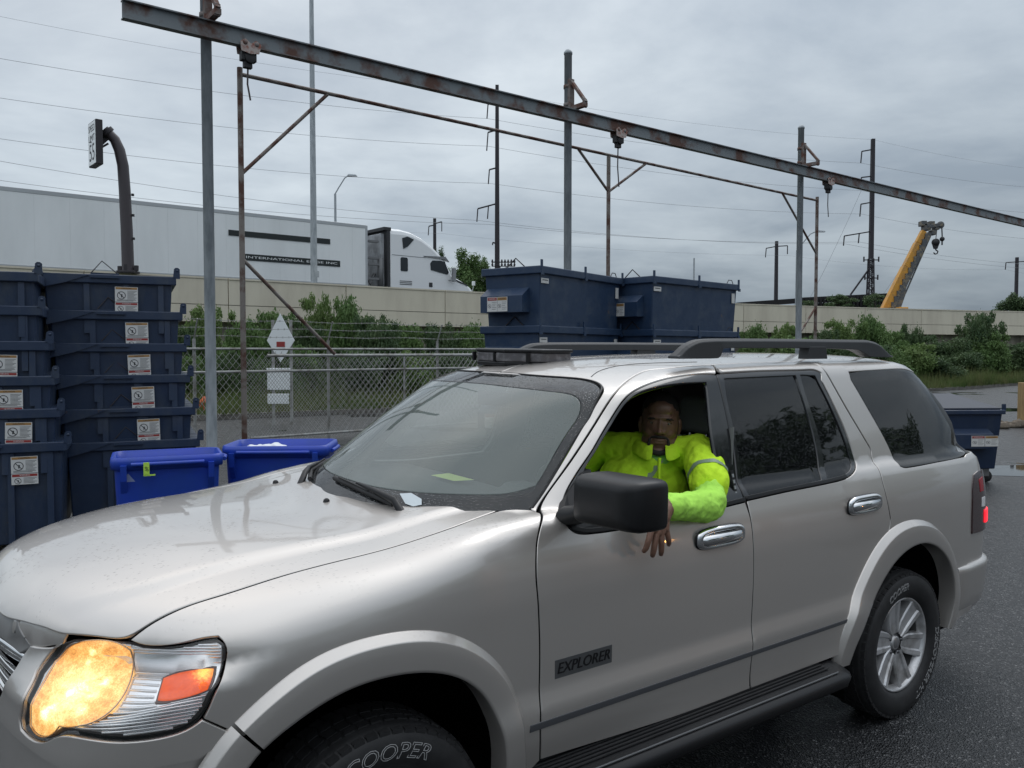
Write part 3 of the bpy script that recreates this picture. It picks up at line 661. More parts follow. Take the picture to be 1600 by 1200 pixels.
    panel('marker_surround', 'nose', F_body, [tuple(a) for a in inset(mb_, -.005)/[.92,1]], mat('marker_recess', (.10,.05,.04), .3), base, off=.012, depth=.006, gap=0, grid=.02, **k)
    mm = bpy.data.materials.get('lit_amber_marker')
    if not mm:
        mm = bpy.data.materials.new('lit_amber_marker'); mm.use_nodes = True; t = mm.node_tree; bs = t.nodes['Principled BSDF']; N = t.nodes.new
        bs.inputs['Base Color'].default_value = (.30,.035,.0,1); bs.inputs['Roughness'].default_value = .18
        tco = N('ShaderNodeTexCoord'); d = N('ShaderNodeVectorMath'); d.operation = 'DISTANCE'; t.links.new(tco.outputs['Object'], d.inputs[0]); d.inputs[1].default_value = tuple(MKSPOT)
        v = N('ShaderNodeTexVoronoi'); v.inputs['Scale'].default_value = 160; t.links.new(tco.outputs['Object'], v.inputs['Vector'])
        a = N('ShaderNodeMapRange'); a.inputs['From Min'].default_value = 0; a.inputs['From Max'].default_value = .045; a.inputs['To Min'].default_value = 1; a.inputs['To Max'].default_value = 0; t.links.new(d.outputs['Value'], a.inputs['Value'])
        ad = N('ShaderNodeMath'); ad.operation = 'MULTIPLY_ADD'; t.links.new(v.outputs['Color'], ad.inputs[0]); ad.inputs[1].default_value = .3; t.links.new(a.outputs[0], ad.inputs[2])
        cr = N('ShaderNodeValToRGB'); e = cr.color_ramp.elements; e[0].position = .1; e[0].color = (.50,.055,.0,1); e[1].position = 1; e[1].color = (1.5,.75,.12,1); x = e.new(.5); x.color = (.74,.105,.0,1)
        t.links.new(ad.outputs[0], cr.inputs[0]); t.links.new(cr.outputs[0], bs.inputs['Emission Color']); bs.inputs['Emission Strength'].default_value = 1
    panel('amber_marker', 'nose', F_body, MK, mm, base, off=.004, depth=.008, gap=.001, grid=.02, **k)
    panel('lens', 'nose', F_body, HL, LENS, base, off=.001, depth=.004, gap=.0035, grid=.03, **k)
_sp = lambda u, z, d: (lambda s: s-grad(F_body, s)*d)(solve(F_body, D_nose, np.array([[u, z]])))[0]
LAMPSPOTS = [(_sp(.715,.955,.01), .105), (_sp(.675,.905,.01), .042), (_sp(.765,.93,.01), .028), (_sp(.778,.955,.01), .028), (_sp(.785,.975,.01), .022), (_sp(.708,1.02,.01), .018), (_sp(.700,1.0,.01), .018), (_sp(.70,.95,.01), .02), (_sp(.655,.895,.01), .03)]
MKSPOT = _sp(1.045,.995,.004)
hl_build(False); hl_build(True)
# ---- front door
ff = [(-1.545,1.0868)]+FDOOR_FRONT[1:8]+[(-.656,.62),(-.60,.555),(-.572,.50)]+FDOOR_FRONT[10:15]+[(-.5719,-.245)]
fr_ = FDOOR_REAR[:]
door_f = ff+[(-.9,-.258),(-1.3,-.262),(-1.648,-.262)]+fr_[::-1][:-6 if False else None]
# silver skin: leave out the glass area, which reaches the rear seam
ap = AP_F[1:13]
rear_up = [(-1.7894,1.0825),(-1.735,1.03),(-1.70,.985)]
apf = [(-1.697,.978),(-1.60,.985),(-1.445,.982)]+AP_F[3:13]
skin_f = ff+[(-.9,-.258),(-1.3,-.262),(-1.648,-.262),(-1.6461,-.15),(-1.6557,.0431),(-1.6616,.1472),(-1.667,.2289),(-1.6678,.3798),(-1.668,.451),(-1.665,.50),(-1.658,.5321)]+BELT_F[1:5][::-1]+[(-.735,.528),(-.712,.555)]+AP_F[4:13][::-1]+[(-1.3549,.992),(-1.47,1.0),(-1.62,.998),(-1.70,.992),(-1.74,1.03),(-1.7894,1.0825)]
fd = both('front_door', 'side', F_all, skin_f, PAINT, car, grid=.028)
skin_r = ([(-1.7958,1.0812)]+RDOOR_REAR[1:12]+[(-2.6808,.3735),(-2.69,.33)])
rarc = arch_loop(R_IN, R_OUT, .5, -2.889, math.atan2(.93-.365, -2.60+2.889), math.atan2(.43-.365,-2.32+2.889), 20)
skin_r += xz2side(rarc)+[(-2.30,-.262),(-1.9,-.262),(-1.652,-.262),(-1.6461,-.15),(-1.6557,.0431),(-1.6616,.1472),(-1.667,.2289),(-1.6678,.3798),(-1.668,.451),(-1.668,.50),(-1.6696,.5359)]+BELT_R[::-1][1:]+AP_R[::-1][1:7]+[(-2.452,.985),(-2.42,.998),(-2.29,.998),(-2.0,1.0),(-1.75,.998),(-1.745,1.03),(-1.7958,1.0812)]
# (rear door upper outline follows the measured glass line)
rdr = both('rear_door', 'side', F_all, skin_r, PAINT, car, grid=.028)
# ---- cab: A pillar, roof side, C and D pillars, quarter panel
qarc = arch_loop(R_IN, R_OUT, .5, -2.889, math.atan2(.93-.365, -2.60+2.889), math.pi+.02, 34)
cab = ([(-1.032,1.5708)]+WSN_side[1:]+[(-.652,.655)]+[(-.656,.635)]+FDOOR_FRONT[1:8][::-1]+[(-1.545,1.0868),(-1.66,1.0868),(-1.7894,1.0825),(-1.7958,1.0812)]+RDOOR_REAR[1:12]+[(-2.6808,.3735),(-2.69,.33)]
       + xz2side(qarc)+[(-3.425,-.30),(-3.425,-.085),(-3.50,-.078)]+[(-3.54,.0)]+TL_side[1:4][::-1]+[(-3.60,.47),(-3.625,.525),(-3.63,.583)]+GL_Q[8:]+GL_Q[:1]+[(-3.2923,.9944),(-3.38,1.0),(-3.46,1.08),(-3.60,1.28),(-3.64,1.5708)])
both('body_side', 'side', F_all, cab, PAINT, car, grid=.03)
# ---- liftgate and rear corner
tail_c = [(-1.22,.40),(1.22,.40),(1.22,1.2),(1.10,1.262),(-1.10,1.262),(-1.22,1.2)]
panel('liftgate', 'tail', F_all, tail_c, PAINT, car, off=.004, grid=.035)
panel('rear_window', 'tail', F_all, [(-1.06,1.26),(1.06,1.26),(1.16,1.40),(1.28,1.55),(1.34,1.715),(-1.34,1.715),(-1.28,1.55),(-1.16,1.40)], BLACKP, car, off=.004, grid=.05)
# quarter glass
q = both('quarter_window', 'side', F_all, GL_Q, DARKGL, car, off=.003, gap=.002, depth=.006, grid=.03)
# ---- black window trim + glass of the doors
opn = [(-1.62,.965),(-1.4102,.968),(-1.3152,.964)]+OPEN_F[3:9]+[(-.835,.62),(-.85,.565),(-1.0624,.5475),(-1.2674,.552),(-1.5285,.5605),(-1.5653,.683),(-1.5794,.8116)]
trim_f = [(-1.6995,.992),(-1.62,.998),(-1.47,1.0),(-1.3549,.992)]+AP_F[4:13]+[(-.712,.555),(-.735,.528)]+BELT_F[1:5]+[(-1.657,.5321),(-1.663,.62),(-1.679,.7),(-1.690,.806),(-1.694,.9138)]
both('window_trim', 'side', F_all, trim_f, GLOSSB, car, holes=[opn], off=.004, gap=.001, depth=.02, grid=.03)
trim_r = [(-1.706,.994),(-2.0,1.0),(-2.29,.998),(-2.42,.998),(-2.452,.985)]+AP_R[5:11]+BELT_R[1:]+[(-1.6695,.62),(-1.6855,.70),(-1.6965,.806),(-1.7005,.9138)]
both('window_trim', 'side', F_all, trim_r, GLOSSB, car, holes=[[(-1.742,.975),(-2.25,.978)]+GL_R1[2:], [(-2.287,.98),(-2.40,.975)]+GL_R2[2:]], off=.004, gap=.001, depth=.02, grid=.03)
both('rear_door_glass', 'side', F_all, GL_R1, DARKGL, car, off=.010, gap=-.004, depth=.005, grid=.04)
both('rear_vent_glass', 'side', F_all, GL_R2, DARKGL, car, off=.010, gap=-.004, depth=.005, grid=.04)
panel('front_door_glass', 'side', F_all, opn, glass_mat('tinted_side_glass', (.45,.48,.47), 1, .12, False, (.2,.22,.21)), car, off=.010, gap=-.004, depth=.005, grid=.05, mirror=True)
# belt mouldings
for nm, bl in (('belt_moulding', [(-.73,.535)]+BELT_F[1:5]+[(-1.658,.5321)]), ('belt_moulding', BELT_R[::-1])):
    P = corner_resample(np.array(bl)*[1,.92], .02, False, 3); 
    up = P+[0,.016]; lowp = P+[0,.001]
    both(nm, 'side', F_all, [tuple(a/[1,.92]) for a in lowp]+[tuple(a/[1,.92]) for a in up[::-1]], BLACKP, car, off=-.006, gap=0, depth=.014, grid=.03, raw=True)
# ---- windscreen: near half outline mirrored
wsn = WSN[1:]; base_ws = [(.70,1.245),(.62,1.235),(.48,1.225),(.3,1.215),(0,1.212)]
half_ws = [(0,1.716),(.2462,1.712)]+WSN[2:]+base_ws
ws_out = half_ws+[(-y,z) for y, z in half_ws[::-1][1:-1]]
wiped = [(0,1.668),(.25,1.664),(.43,1.658),(.56,1.645),(.610,1.61),(.643,1.52),(.680,1.40),(.694,1.345),(.668,1.322),(.52,1.314),(.25,1.308),(0,1.306)]
wiped = wiped+[(-y,z) for y, z in wiped[::-1][1:-1]]
panel('windscreen_edge', 'ws', F_cab, ws_out, WSDROP, car, holes=[wiped], off=.002, gap=.0025, depth=.006, grid=.03, cang=60)
panel('windscreen', 'ws', F_cab, wiped, WSGL, car, off=.002, gap=-.0015, depth=.004, grid=.03, cang=60)
frit_in = [(0,1.688),(.25,1.684),(.44,1.678),(.56,1.662),(.618,1.615),(.672,1.42),(.700,1.33),(.67,1.312),(.5,1.300),(.25,1.294),(0,1.292)]
frit_in = frit_in+[(-y,z) for y, z in frit_in[::-1][1:-1]]
panel('windscreen_frit', 'ws', F_cab, ws_out, mat('black_glass_frit', (.012,.012,.013), .5), car, holes=[frit_in], off=.009, gap=.0, depth=.004, grid=.03, cang=60)
# rubber line round the windscreen
P = np.array(half_ws[:13]); P = corner_resample(P, .02, False, 3); s3 = solve(F_cab, D_ws, P); s3 = s3-grad(F_cab, s3)*.003
rb = MB(); rb.tube([tuple(v) for v in s3], .0045, 6); rb.tube([(a[0],-a[1],a[2]) for a in s3], .0045, 6); rb.build('windscreen_seal', BLACKP, car)
# ---- liner behind the gaps
arc_l = xz2side(arch_loop(F_IN, F_OUT, .25, 0, .9, math.pi-.05, 26)); arc_r = xz2side(arch_loop(R_IN, R_OUT, .25, -2.889, .25, math.pi-.15, 26))
lin = [(.60,.45)]+[(.45,.15)]+arc_l+[(-.47,-.27),(-2.25,-.27)]+arc_r+[(-3.44,-.2),(-3.48,.5),(-3.45,.7),(-3.35,.95),(-2.6,1.12),(-1.8,1.12),(-1.3,1.12),(-1.06,.98),(-.62,.66),(-.2,.62),(.3,.56)]
opl = [(-1.66,.985),(-1.45,1.0),(-1.3,.99)]+OPEN_F[3:9]+[(-.80,.62),(-.82,.54),(-1.06,.53),(-1.27,.53),(-1.56,.54),(-1.60,.683),(-1.62,.81)]
o2 = [(-1.77,.55),(-1.80,.98),(-2.40,.98),(-2.50,.68),(-2.42,.56)]
o3 = [(-2.93,.60),(-2.78,.97),(-3.28,.98),(-3.50,.70),(-3.48,.60)]
both('door_frame', 'side', F_all, lin, LINER, car, holes=[opl,o2,o3], off=.024, gap=.0, depth=.004, grid=.05)
panel('engine_bay_liner', 'top', F_body, [(x*.97,y*1.03) for x, y in hood_out], LINER, car, off=.03, gap=.0, depth=.004, grid=.06)
# cowl panel between hood and windscreen
cow = [(-.215,0),(-.235,.12),(-.27,.24),(-.35,.40),(-.46,.56),(-.56,.70),(-.60,.76),(-.68,.76),(-.62,.66),(-.50,.50),(-.36,.25),(-.33,0)]
cow = cow+[(x,-y) for x, y in cow[::-1][1:-1]]
panel('cowl', 'top', F_body, cow, BLACKP, car, off=.018, gap=0, depth=.01, grid=.04)
cg = MB()
for k in range(60):
    y = -.6+k*.02; x0 = -.25-.6*abs(y)**1.6
    cg.box((x0-.10, y, 1.228), (x0-.02, y+.007, 1.236))
cg.build('cowl_grille', BLACKP, car)
# ---- arch flares
def flare(nm, I, O, cx, a0, a1, mir, lift=.024):
    fi = arch(I, O, 0, cx); fo = arch(I, O, 1, cx); n = 72; rows = []
    ss = [(1.02,-.006),(1.0,.002),(.985,.005),(.81,lift*.98),(.795,lift+.002),(.76,lift+.003),(.5,lift+.004),(.10,lift+.004),(.02,lift+.003),(0,lift-.004),(-.01,lift-.03),(-.02,-.06)]
    aa = np.linspace(a0, a1, n); ri = fi(aa); ro = fo(aa)
    k_ = np.ones(9)/9
    ri = np.convolve(np.pad(ri,4,'edge'), k_, 'valid'); ro = np.convolve(np.pad(ro,4,'edge'), k_, 'valid')
    V = []
    for s, h_ in ss:
        r = ri+(ro-ri)*s; xz = np.stack([cx+r*np.cos(aa), .365+r*np.sin(aa)],1); p = side_pts_from_xz(xz); p[:,1] += h_; V.append(p)
    V = np.stack(V)      # rows, n, 3
    if mir: V = V*[1,-1,1]
    m = MB(); k = len(ss); m.add(V.reshape(-1,3), [(i*n+j, i*n+j+1, (i+1)*n+j+1, (i+1)*n+j) for i in range(k-1) for j in range(n-1)], 0, True)
    return m.build(nm, PAINT, car)
for mir in (False, True):
    flare('wheel_arch_flare', F_IN, F_OUT, 0, math.atan2(.832-.365,.40), math.pi+.06, mir)
    flare('bumper_flare', F_IN, F_OUT, 0, -.06, math.atan2(.826-.365,.407), mir)
    flare('wheel_arch_flare', R_IN, R_OUT, -2.889, .05, math.pi-.0, mir)
    sg = -1 if mir else 1
    for cx, r in ((0,.56),(-2.889,.52)):
        w = MB(); prof = [(r,.30),(r,.84)]; vs = []
        w.lathe([(.02,.30*sg),(r,.30*sg),(r,.885*sg)], (cx,0,.365), 1, 30, 0, True, 0, math.pi*2)
        keep = MB(); keep.v = w.v
        for f, s_ in zip(w.f, w.sm):
            if max(w.v[i][2] for i in f) > (.22 if max(w.v[i][0] for i in f) > cx+.3 or cx == 0 else .46): keep.f.append(f); keep.m.append(0); keep.sm.append(s_)
        keep.build('wheel_well', LINER, car)
for nm, pl_ in (('door_gap_shade', FDOOR_FRONT[5:8]+[(-.656,.62),(-.60,.555),(-.572,.50)]+FDOOR_FRONT[10:15]+[(-.5719,-.245)]), ('door_gap_shade', [(-1.6695,.5321),(-1.668,.451),(-1.667,.38),(-1.666,.2289),(-1.6616,.1472),(-1.6557,.0431),(-1.6461,-.15),(-1.65,-.25)]), ('door_gap_shade', RDOOR_REAR[5:12]+[(-2.6808,.3735),(-2.695,.33)]), ('hood_gap_shade', SEAM_side)):  # black tubes standing in for the shadow inside the panel seams
    P = corner_resample(np.array(pl_)*[1,.92], .02, False, 4)/[1,.92]; s3 = solve(F_all, D_side, P); s3 = s3-grad(F_all, s3)*.0045
    for sg in (1,-1): m_ = MB(); m_.tube([(a[0],a[1]*sg,a[2]) for a in s3], .0032, 6); m_.build(nm, LINER, car)
# ---- dark strip painting the shaded underside of the door crease, body colour sill cladding
both('door_crease_shade', 'side', F_body, [(-.512,-.0915),(-.512,-.118),(-2.36,-.110),(-2.35,-.0915)], mat('crease_shade_grey', (.07,.072,.078), .4), car, off=-.0035, gap=0, depth=.008, grid=.05)
# ---- doors: handles
def handle(x0, x1, z0, z1, zt0, zt1):
    y = .905; L_ = abs(x1-x0); cx = (x0+x1)/2; cz = (z0+z1+zt0+zt1)/4; h = (zt0+zt1-z0-z1)/2
    sl = math.atan2(((zt1+z1)-(zt0+z0))/2, x1-x0)
    for mir in (False, True):
        m = MB(); ang = np.linspace(0, 2*math.pi, 40, endpoint=False); a_, b_ = L_/2, h/2*1.22
        def se(a, kx=1, kz=1): c, s = math.cos(a), math.sin(a); return (a_*kx*np.sign(c)*abs(c)**.55, b_*kz*np.sign(s)*abs(s)**.6)
        rings = [(1.06,1.1,0,1),(1.02,1.04,.006,1),(1.0,1.0,.010,0),(.93,.88,.019,0),(.80,.62,.016,0),(.74,.5,.002,0)]
        vs = []
        for kx, kz, d, _ in rings:
            for a in ang: e_ = se(a, kx, kz); vs.append((e_[0], d, e_[1]))
        n = len(ang); fs = [(i*n+j, i*n+(j+1) % n, (i+1)*n+(j+1) % n, (i+1)*n+j) for i in range(len(rings)-1) for j in range(n)]
        m.add(vs[:2*n], fs[:n], 1, True); m.add(vs[n:], [tuple(q for q in f) for f in fs[:n*(len(rings)-2)]], 0, True)
        m.add(vs[-n:], [tuple(range(n))], 1)
        o = m.build('door_handle', [CHROME, BLACKP], car); sg = -1 if mir else 1
        o.location = (cx, (y-.001)*sg, cz); o.rotation_euler = (0, 0, 0); o.scale = (1, sg, 1)
        o.rotation_euler = (0, -sl if abs(sl) < 1 else 0, 0)
        g_ = MB(); gx = L_*.40
        prof = [(-.0,-h*.30),(.018,-h*.26),(.026,-h*.02),(.020,h*.18),(0,h*.22)]
        st = [(-L_*.44,.6,.3),(-L_*.36,1,.9),(L_*.0,1.0,1),(L_*.36,1,.95),(L_*.46,.7,.35)]
        vs = [(x, .006+a*k2, b*k1*1.25) for x, k1, k2 in st for a, b in prof]; q = len(prof)
        g_.add(vs, [(i*q+j, (i+1)*q+j, (i+1)*q+j+1, i*q+j+1) for i in range(len(st)-1) for j in range(q-1)], 0, True)
        g_.build('grip', CHROME, o)
handle(-1.325,-1.600,1.068,1.068,1.135,1.135)
handle(-2.340,-2.605,1.083,1.083,1.152,1.152)
# name badge
bd = MB(); bd.box((-.886,0,.732),(-.621,.009,.802)); bd.box((-.882,.008,.7355),(-.625,.0105,.7985), 2); bv, bf = text_mesh('EXPLORER', .052, .0016, shear=.25)
xs_ = [v[0] for v in bv]; k = .235/(max(xs_)-min(xs_)); xm = (max(xs_)+min(xs_))/2
bd.add([(-.7535-(v[0]-xm)*k, .0115+v[2], .767+v[1]) for v in bv], bf, 1)
o = bd.build('name_badge', [mat('brushed_badge', (.045,.047,.05), .3, .3), BLACKP], car, fix=False); o.data.materials.append(mat('badge_face', (.17,.175,.18), .3, .7)); o.location = (0, .9065, 0)
# keypad on the pillar
kp = MB(); kp.box((-.012,0,-.075),(.012,.004,.075), 0)
for i in range(5): kp.box((-.006,.004,-.066+i*.027),(.006,.007,-.050+i*.027), 1)
o = kp.build('door_keypad', [BLACKP, mat('keypad_button', (.30,.31,.32), .4)], car)
pk = solve(F_all, D_side, np.array([[-1.628,.60]]))[0]; o.location = (pk[0], pk[1]-.001, pk[2]); o.rotation_euler = (R(17), R(-3), 0); o.scale = (.8,1,.9)
# ---- mirror
def mirror_build(sg):
    m = MB(); n = 28
    def sec(x, ks, oy=0, oz=0):
        out = []
        cy, cz, a, b = 1.085+oy, 1.352+oz, .158*ks, .082*ks
        for i in range(n):
            t = 2*math.pi*i/n; c, s = math.cos(t), math.sin(t); ee = .24
            y_ = cy+a*np.sign(c)*abs(c)**ee; z_ = cz+b*np.sign(s)*abs(s)**ee
            z_ += .006*(1-(y_-cy)/a)*(-1 if s < 0 else -.8)
            out.append((x, y_*sg, z_))
        return out
    st = [(-.655,.55,-.005),(-.663,.80,-.003),(-.678,.92,0),(-.705,.985,0),(-.755,1.0,0),(-.80,.985,0),(-.808,.95,0),(-.80,.90,0)]
    vs = []
    for x, k_, oy in st: vs += sec(x, k_, oy)
    fs = [(i*n+j, i*n+(j+1) % n, (i+1)*n+(j+1) % n, (i+1)*n+j) for i in range(len(st)-1) for j in range(n)]
    fs.append(tuple(range(n))[::-1]); m.add(vs, fs, 0, True)
    mi = m.build('side_mirror', BLACKP, car)
    g_ = MB(); g_.add(sec(-.802,.91), [tuple(range(n))], 0); g_.build('mirror_glass', mat('mirror_glass', (.8,.8,.8), .02, 1), mi)
    # foot: sail plate and arm
    f = MB()
    pl = [(-.70,.575),(-.735,.535),(-.86,.525),(-.90,.545),(-.905,.74),(-.87,.735),(-.79,.675)]
    P3 = solve(F_all, D_side, np.array(pl)); P3[:,1] += .004; Q = P3.copy(); Q[:,1] -= .03
    f.add([(a[0],a[1]*sg,a[2]) for a in P3]+[(a[0],a[1]*sg,a[2]) for a in Q], [tuple(range(len(pl)))]+[(i,(i+1)%len(pl),len(pl)+(i+1)%len(pl),len(pl)+i) for i in range(len(pl))], 0)
    arm = [(-.74,.83,1.255,.052,.036),(-.74,.885,1.268,.05,.035),(-.735,.94,1.288,.045,.034),(-.73,1.00,1.30,.045,.038)]
    vs = []
    for x, y, z, a, b in arm:
        for i in range(14):
            t = 2*math.pi*i/14; vs.append((x+a*math.cos(t), y*sg, z+b*math.sin(t)))
    f.add(vs, [(i*14+j, i*14+(j+1) % 14, (i+1)*14+(j+1) % 14, (i+1)*14+j) for i in range(3) for j in range(14)], 0, True)
    f.build('mirror_mount', BLACKP, mi)
mirror_build(1)
# ---- running boards
def board(sg):
    m = MB(); st = [(-.40,.9),(-.46,1),(-2.10,1),(-2.17,1),(-2.215,.9),(-2.245,.6)]
    prof = [(.82,.40),(.84,.447),(.88,.452),(1.00,.437),(1.035,.425),(1.045,.405),(1.035,.375),(.98,.35),(.86,.345)]
    vs = []
    for x, k in st:
        for y, z in prof: vs.append((x, (.82+(y-.82)*k)*sg, .40+(z-.40)*(.5+.5*k)))
    q = len(prof); fs = [(i*q+j, (i+1)*q+j, (i+1)*q+(j+1) % q, i*q+(j+1) % q) for i in range(len(st)-1) for j in range(q)]
    fs += [tuple(range(q)), tuple(range((len(st)-1)*q, len(st)*q))[::-1]]
    m.add(vs, fs, 0, True); bo = m.build('running_board', BLACKP, car)
    t = MB()
    for i in range(7): y0 = .862+i*.017; z0 = .4545-(y0-.88)*.125; t.hexa([(-2.12,y0*sg,z0),(-.48,y0*sg,z0),(-.48,(y0+.009)*sg,z0),(-2.12,(y0+.009)*sg,z0),(-2.12,(y0+.001)*sg,z0+.004),(-.48,(y0+.001)*sg,z0+.004),(-.48,(y0+.008)*sg,z0+.004),(-2.12,(y0+.008)*sg,z0+.004)])
    t.build('step_tread', RUBBER, bo)
    e = MB(); e.tube([(-2.13,1.012*sg,.4405),(-1.3,1.012*sg,.4405),(-.46,1.012*sg,.4405)], .0035, 6); e.build('step_edge', mat('grey_step_edge', (.12,.125,.13), .35), bo)
board(1); board(-1)
# sill and underbody
m = MB(); m.box((-3.6,-.80,.30),(.55,.80,.42)); m.box((-2.25,-.86,.40),(-.50,.86,.47)); m.box((-3.80,-.60,.38),(-3.3,.60,.5)); m.build('underbody', LINER, car)
# ---- rear bumper
def rear_bumper():
    us = np.linspace(-1.36, 1.36, 61); rows = [(.672,-.006),(.668,.016),(.650,.024),(.635,.022),(.50,.016),(.44,.010),(.40,-.010),(.385,-.05)]
    V = []
    for z, d in rows:
        zc_ = z if z < .6 else z
        u = us; p = solve(F_body, D_tail, np.stack([u, 0*u+max(zc_,.42)],1)); g_ = grad(F_body, p); p = p+g_*(d*np.clip((1.40-np.abs(u))/.12,0,1))[:,None]; p[:,2] = z; V.append(p)
    V = np.stack(V); n = len(us); m = MB(); m.add(V.reshape(-1,3), [(i*n+j, i*n+j+1, (i+1)*n+j+1, (i+1)*n+j) for i in range(len(rows)-1) for j in range(n-1)], 0, True)
    b = m.build('rear_bumper', PAINT, car)
rear_bumper()
both('rear_corner', 'side', F_all, [(-3.40,-.085),(-3.38,-.345),(-3.62,-.345),(-3.66,-.20),(-3.60,-.06),(-3.50,-.075)], PAINT, car, off=-.004, grid=.03)
# ---- tail lamps
tlo = [(a+.006,b) for a,b in TL[:4]]+[(1.10,.828),(.9,.83),(.9,1.15),(1.05,1.165)]
tb = both('tail_lamp', 'tail', F_all, tlo, mat('dark_red_lens', (.03,.006,.007), .12, coat=.6), car, off=-.006, gap=.001, depth=.012, grid=.03)
both('tail_lamp_red', 'tail', F_all, [(1.10,1.12),(1.10,1.05),(1.05,1.05),(1.04,1.13)], mat('red_reflector', (.35,.02,.03), .2), car, off=-.009, gap=.001, depth=.006, grid=.02)
both('tail_lamp_clear', 'tail', F_all, [(1.08,1.02),(1.08,.965),(1.03,.965),(1.03,1.02)], mat('clear_reverse_lens', (.75,.74,.74), .2), car, off=-.009, gap=.001, depth=.006, grid=.02)
both('tail_lamp_lit', 'tail', F_all, [(1.035,.945),(1.035,.872),(.85,.872),(.85,.945)], mat('lit_tail_lamp', (.6,.02,.03), .3, emit=(1,.025,.045), estr=1.0), car, off=-.014, gap=.001, depth=.010, grid=.02)
# ---- roof rails and crossbars
def rail(sg):
    m = MB(); y = .575; dz = 0 if sg > 0 else -.028
    top = spl([-3.215,-3.16,-3.05,-2.95,-2.4,-1.80,-1.68,-1.60,-1.53],[1.793,1.822,1.866,1.876,1.876,1.873,1.868,1.845,1.797])
    bot = spl([-3.215,-3.0,-2.94,-2.85,-2.4,-1.82,-1.79,-1.72,-1.53],[1.785,1.787,1.805,1.826,1.832,1.832,1.788,1.786,1.786])
    xs = np.concatenate([np.linspace(-3.215,-2.85,16), np.linspace(-2.8,-1.84,8), [-1.815,-1.80,-1.785], np.linspace(-1.77,-1.53,12)])
    vs = []
    for x in xs:
        t_, b_ = float(top(x))+dz, float(bot(x))+dz; w = .030; b_ = min(b_, t_-.003)
        vs += [(x,(y-w)*sg,b_),(x,(y+w+.004)*sg,b_),(x,(y+w)*sg,t_-.012 if t_-b_>.02 else t_),(x,(y+w-.014)*sg,t_),(x,(y-w+.014)*sg,t_),(x,(y-w)*sg,t_-.012 if t_-b_>.02 else t_)]
    fs = [(i*6+j, (i+1)*6+j, (i+1)*6+(j+1) % 6, i*6+(j+1) % 6) for i in range(len(xs)-1) for j in range(6)]
    fs += [tuple(range(6)), tuple(range((len(xs)-1)*6, len(xs)*6))[::-1]]
    m.add(vs, fs, 0, False); m.prism([(-2.60,1.78),(-2.44,1.78),(-2.45,1.84),(-2.585,1.84)], 1, (y-.024)*sg, (y+.036)*sg)
    o = m.build('roof_rail', GREYP, car); bevel(o, .003, 2)
rail(1); rail(-1)
# ditch line along the roof edge
for sg in (1,-1):
    o_ = corner_resample(np.array([(-1.165,.47),(-1.2396,.425),(-1.3485,.39),(-1.4446,.383),(-1.5362,.40),(-1.66,.44),(-1.80,.47)]), .02, False, 4); s3 = solve(F_cab, D_top, o_) if True else None
    dl = MB(); dl.tube([(a[0], a[1]*sg, a[2]-.0002) for a in s3], .0022, 6); dl.build('roof_ditch_seal', GREYP, car)
# ---- wipers, washer jets
def wiper(pts, bl):
    m = MB(); m.tube(pts, [.017,.014,.009,.006][:len(pts)], 6); o = m.build('wiper_arm', BLACKP, car)
    b = MB(); b.tube(bl, .010, 6); 
    d = (Vector(bl[-1])-Vector(bl[0])); 
    b.tube([Vector(p)+Vector((.004,0,.012)) for p in bl[1:-1]], .004, 5); b.build('wiper_blade', RUBBER, o)
def wsp(y, z, d): s = solve(F_cab, D_ws, np.array([[y, z]])); return Vector((s-grad(F_cab, s)*-d)[0])
wiper([wsp(.46,1.235,.0), wsp(.40,1.262,.03), wsp(.24,1.285,.028), wsp(.12,1.295,.016)], [wsp(.385,1.262,.008), wsp(.24,1.278,.01), wsp(.10,1.286,.01), wsp(-.02,1.290,.01), wsp(-.08,1.292,.008)])
wiper([wsp(-.29,1.225,.0), wsp(-.33,1.262,.03), wsp(-.40,1.275,.028), wsp(-.5,1.285,.016)], [wsp(-.28,1.262,.008), wsp(-.42,1.272,.01), wsp(-.6,1.278,.01), wsp(-.68,1.28,.008)])
for y in (.105,-.42):
    p = solve(F_body, D_top, np.array([[-.175,y]]))[0]; m = MB(); m.lathe([(0,.013),(.006,.012),(.011,.007),(.014,-.004)], tuple(p), 2, 12); o = m.build('washer_jet', BLACKP, car); 
# leaf-shaped sticker low on the windscreen
st = MB(); st.add([tuple(wsp(y, z, .004)) for y, z in ((.36,1.296),(.40,1.302),(.455,1.288),(.475,1.272),(.455,1.265),(.42,1.270))], [tuple(range(6))]); st.build('windscreen_sticker', mat('white_paper', (.6,.66,.68), .6), car)
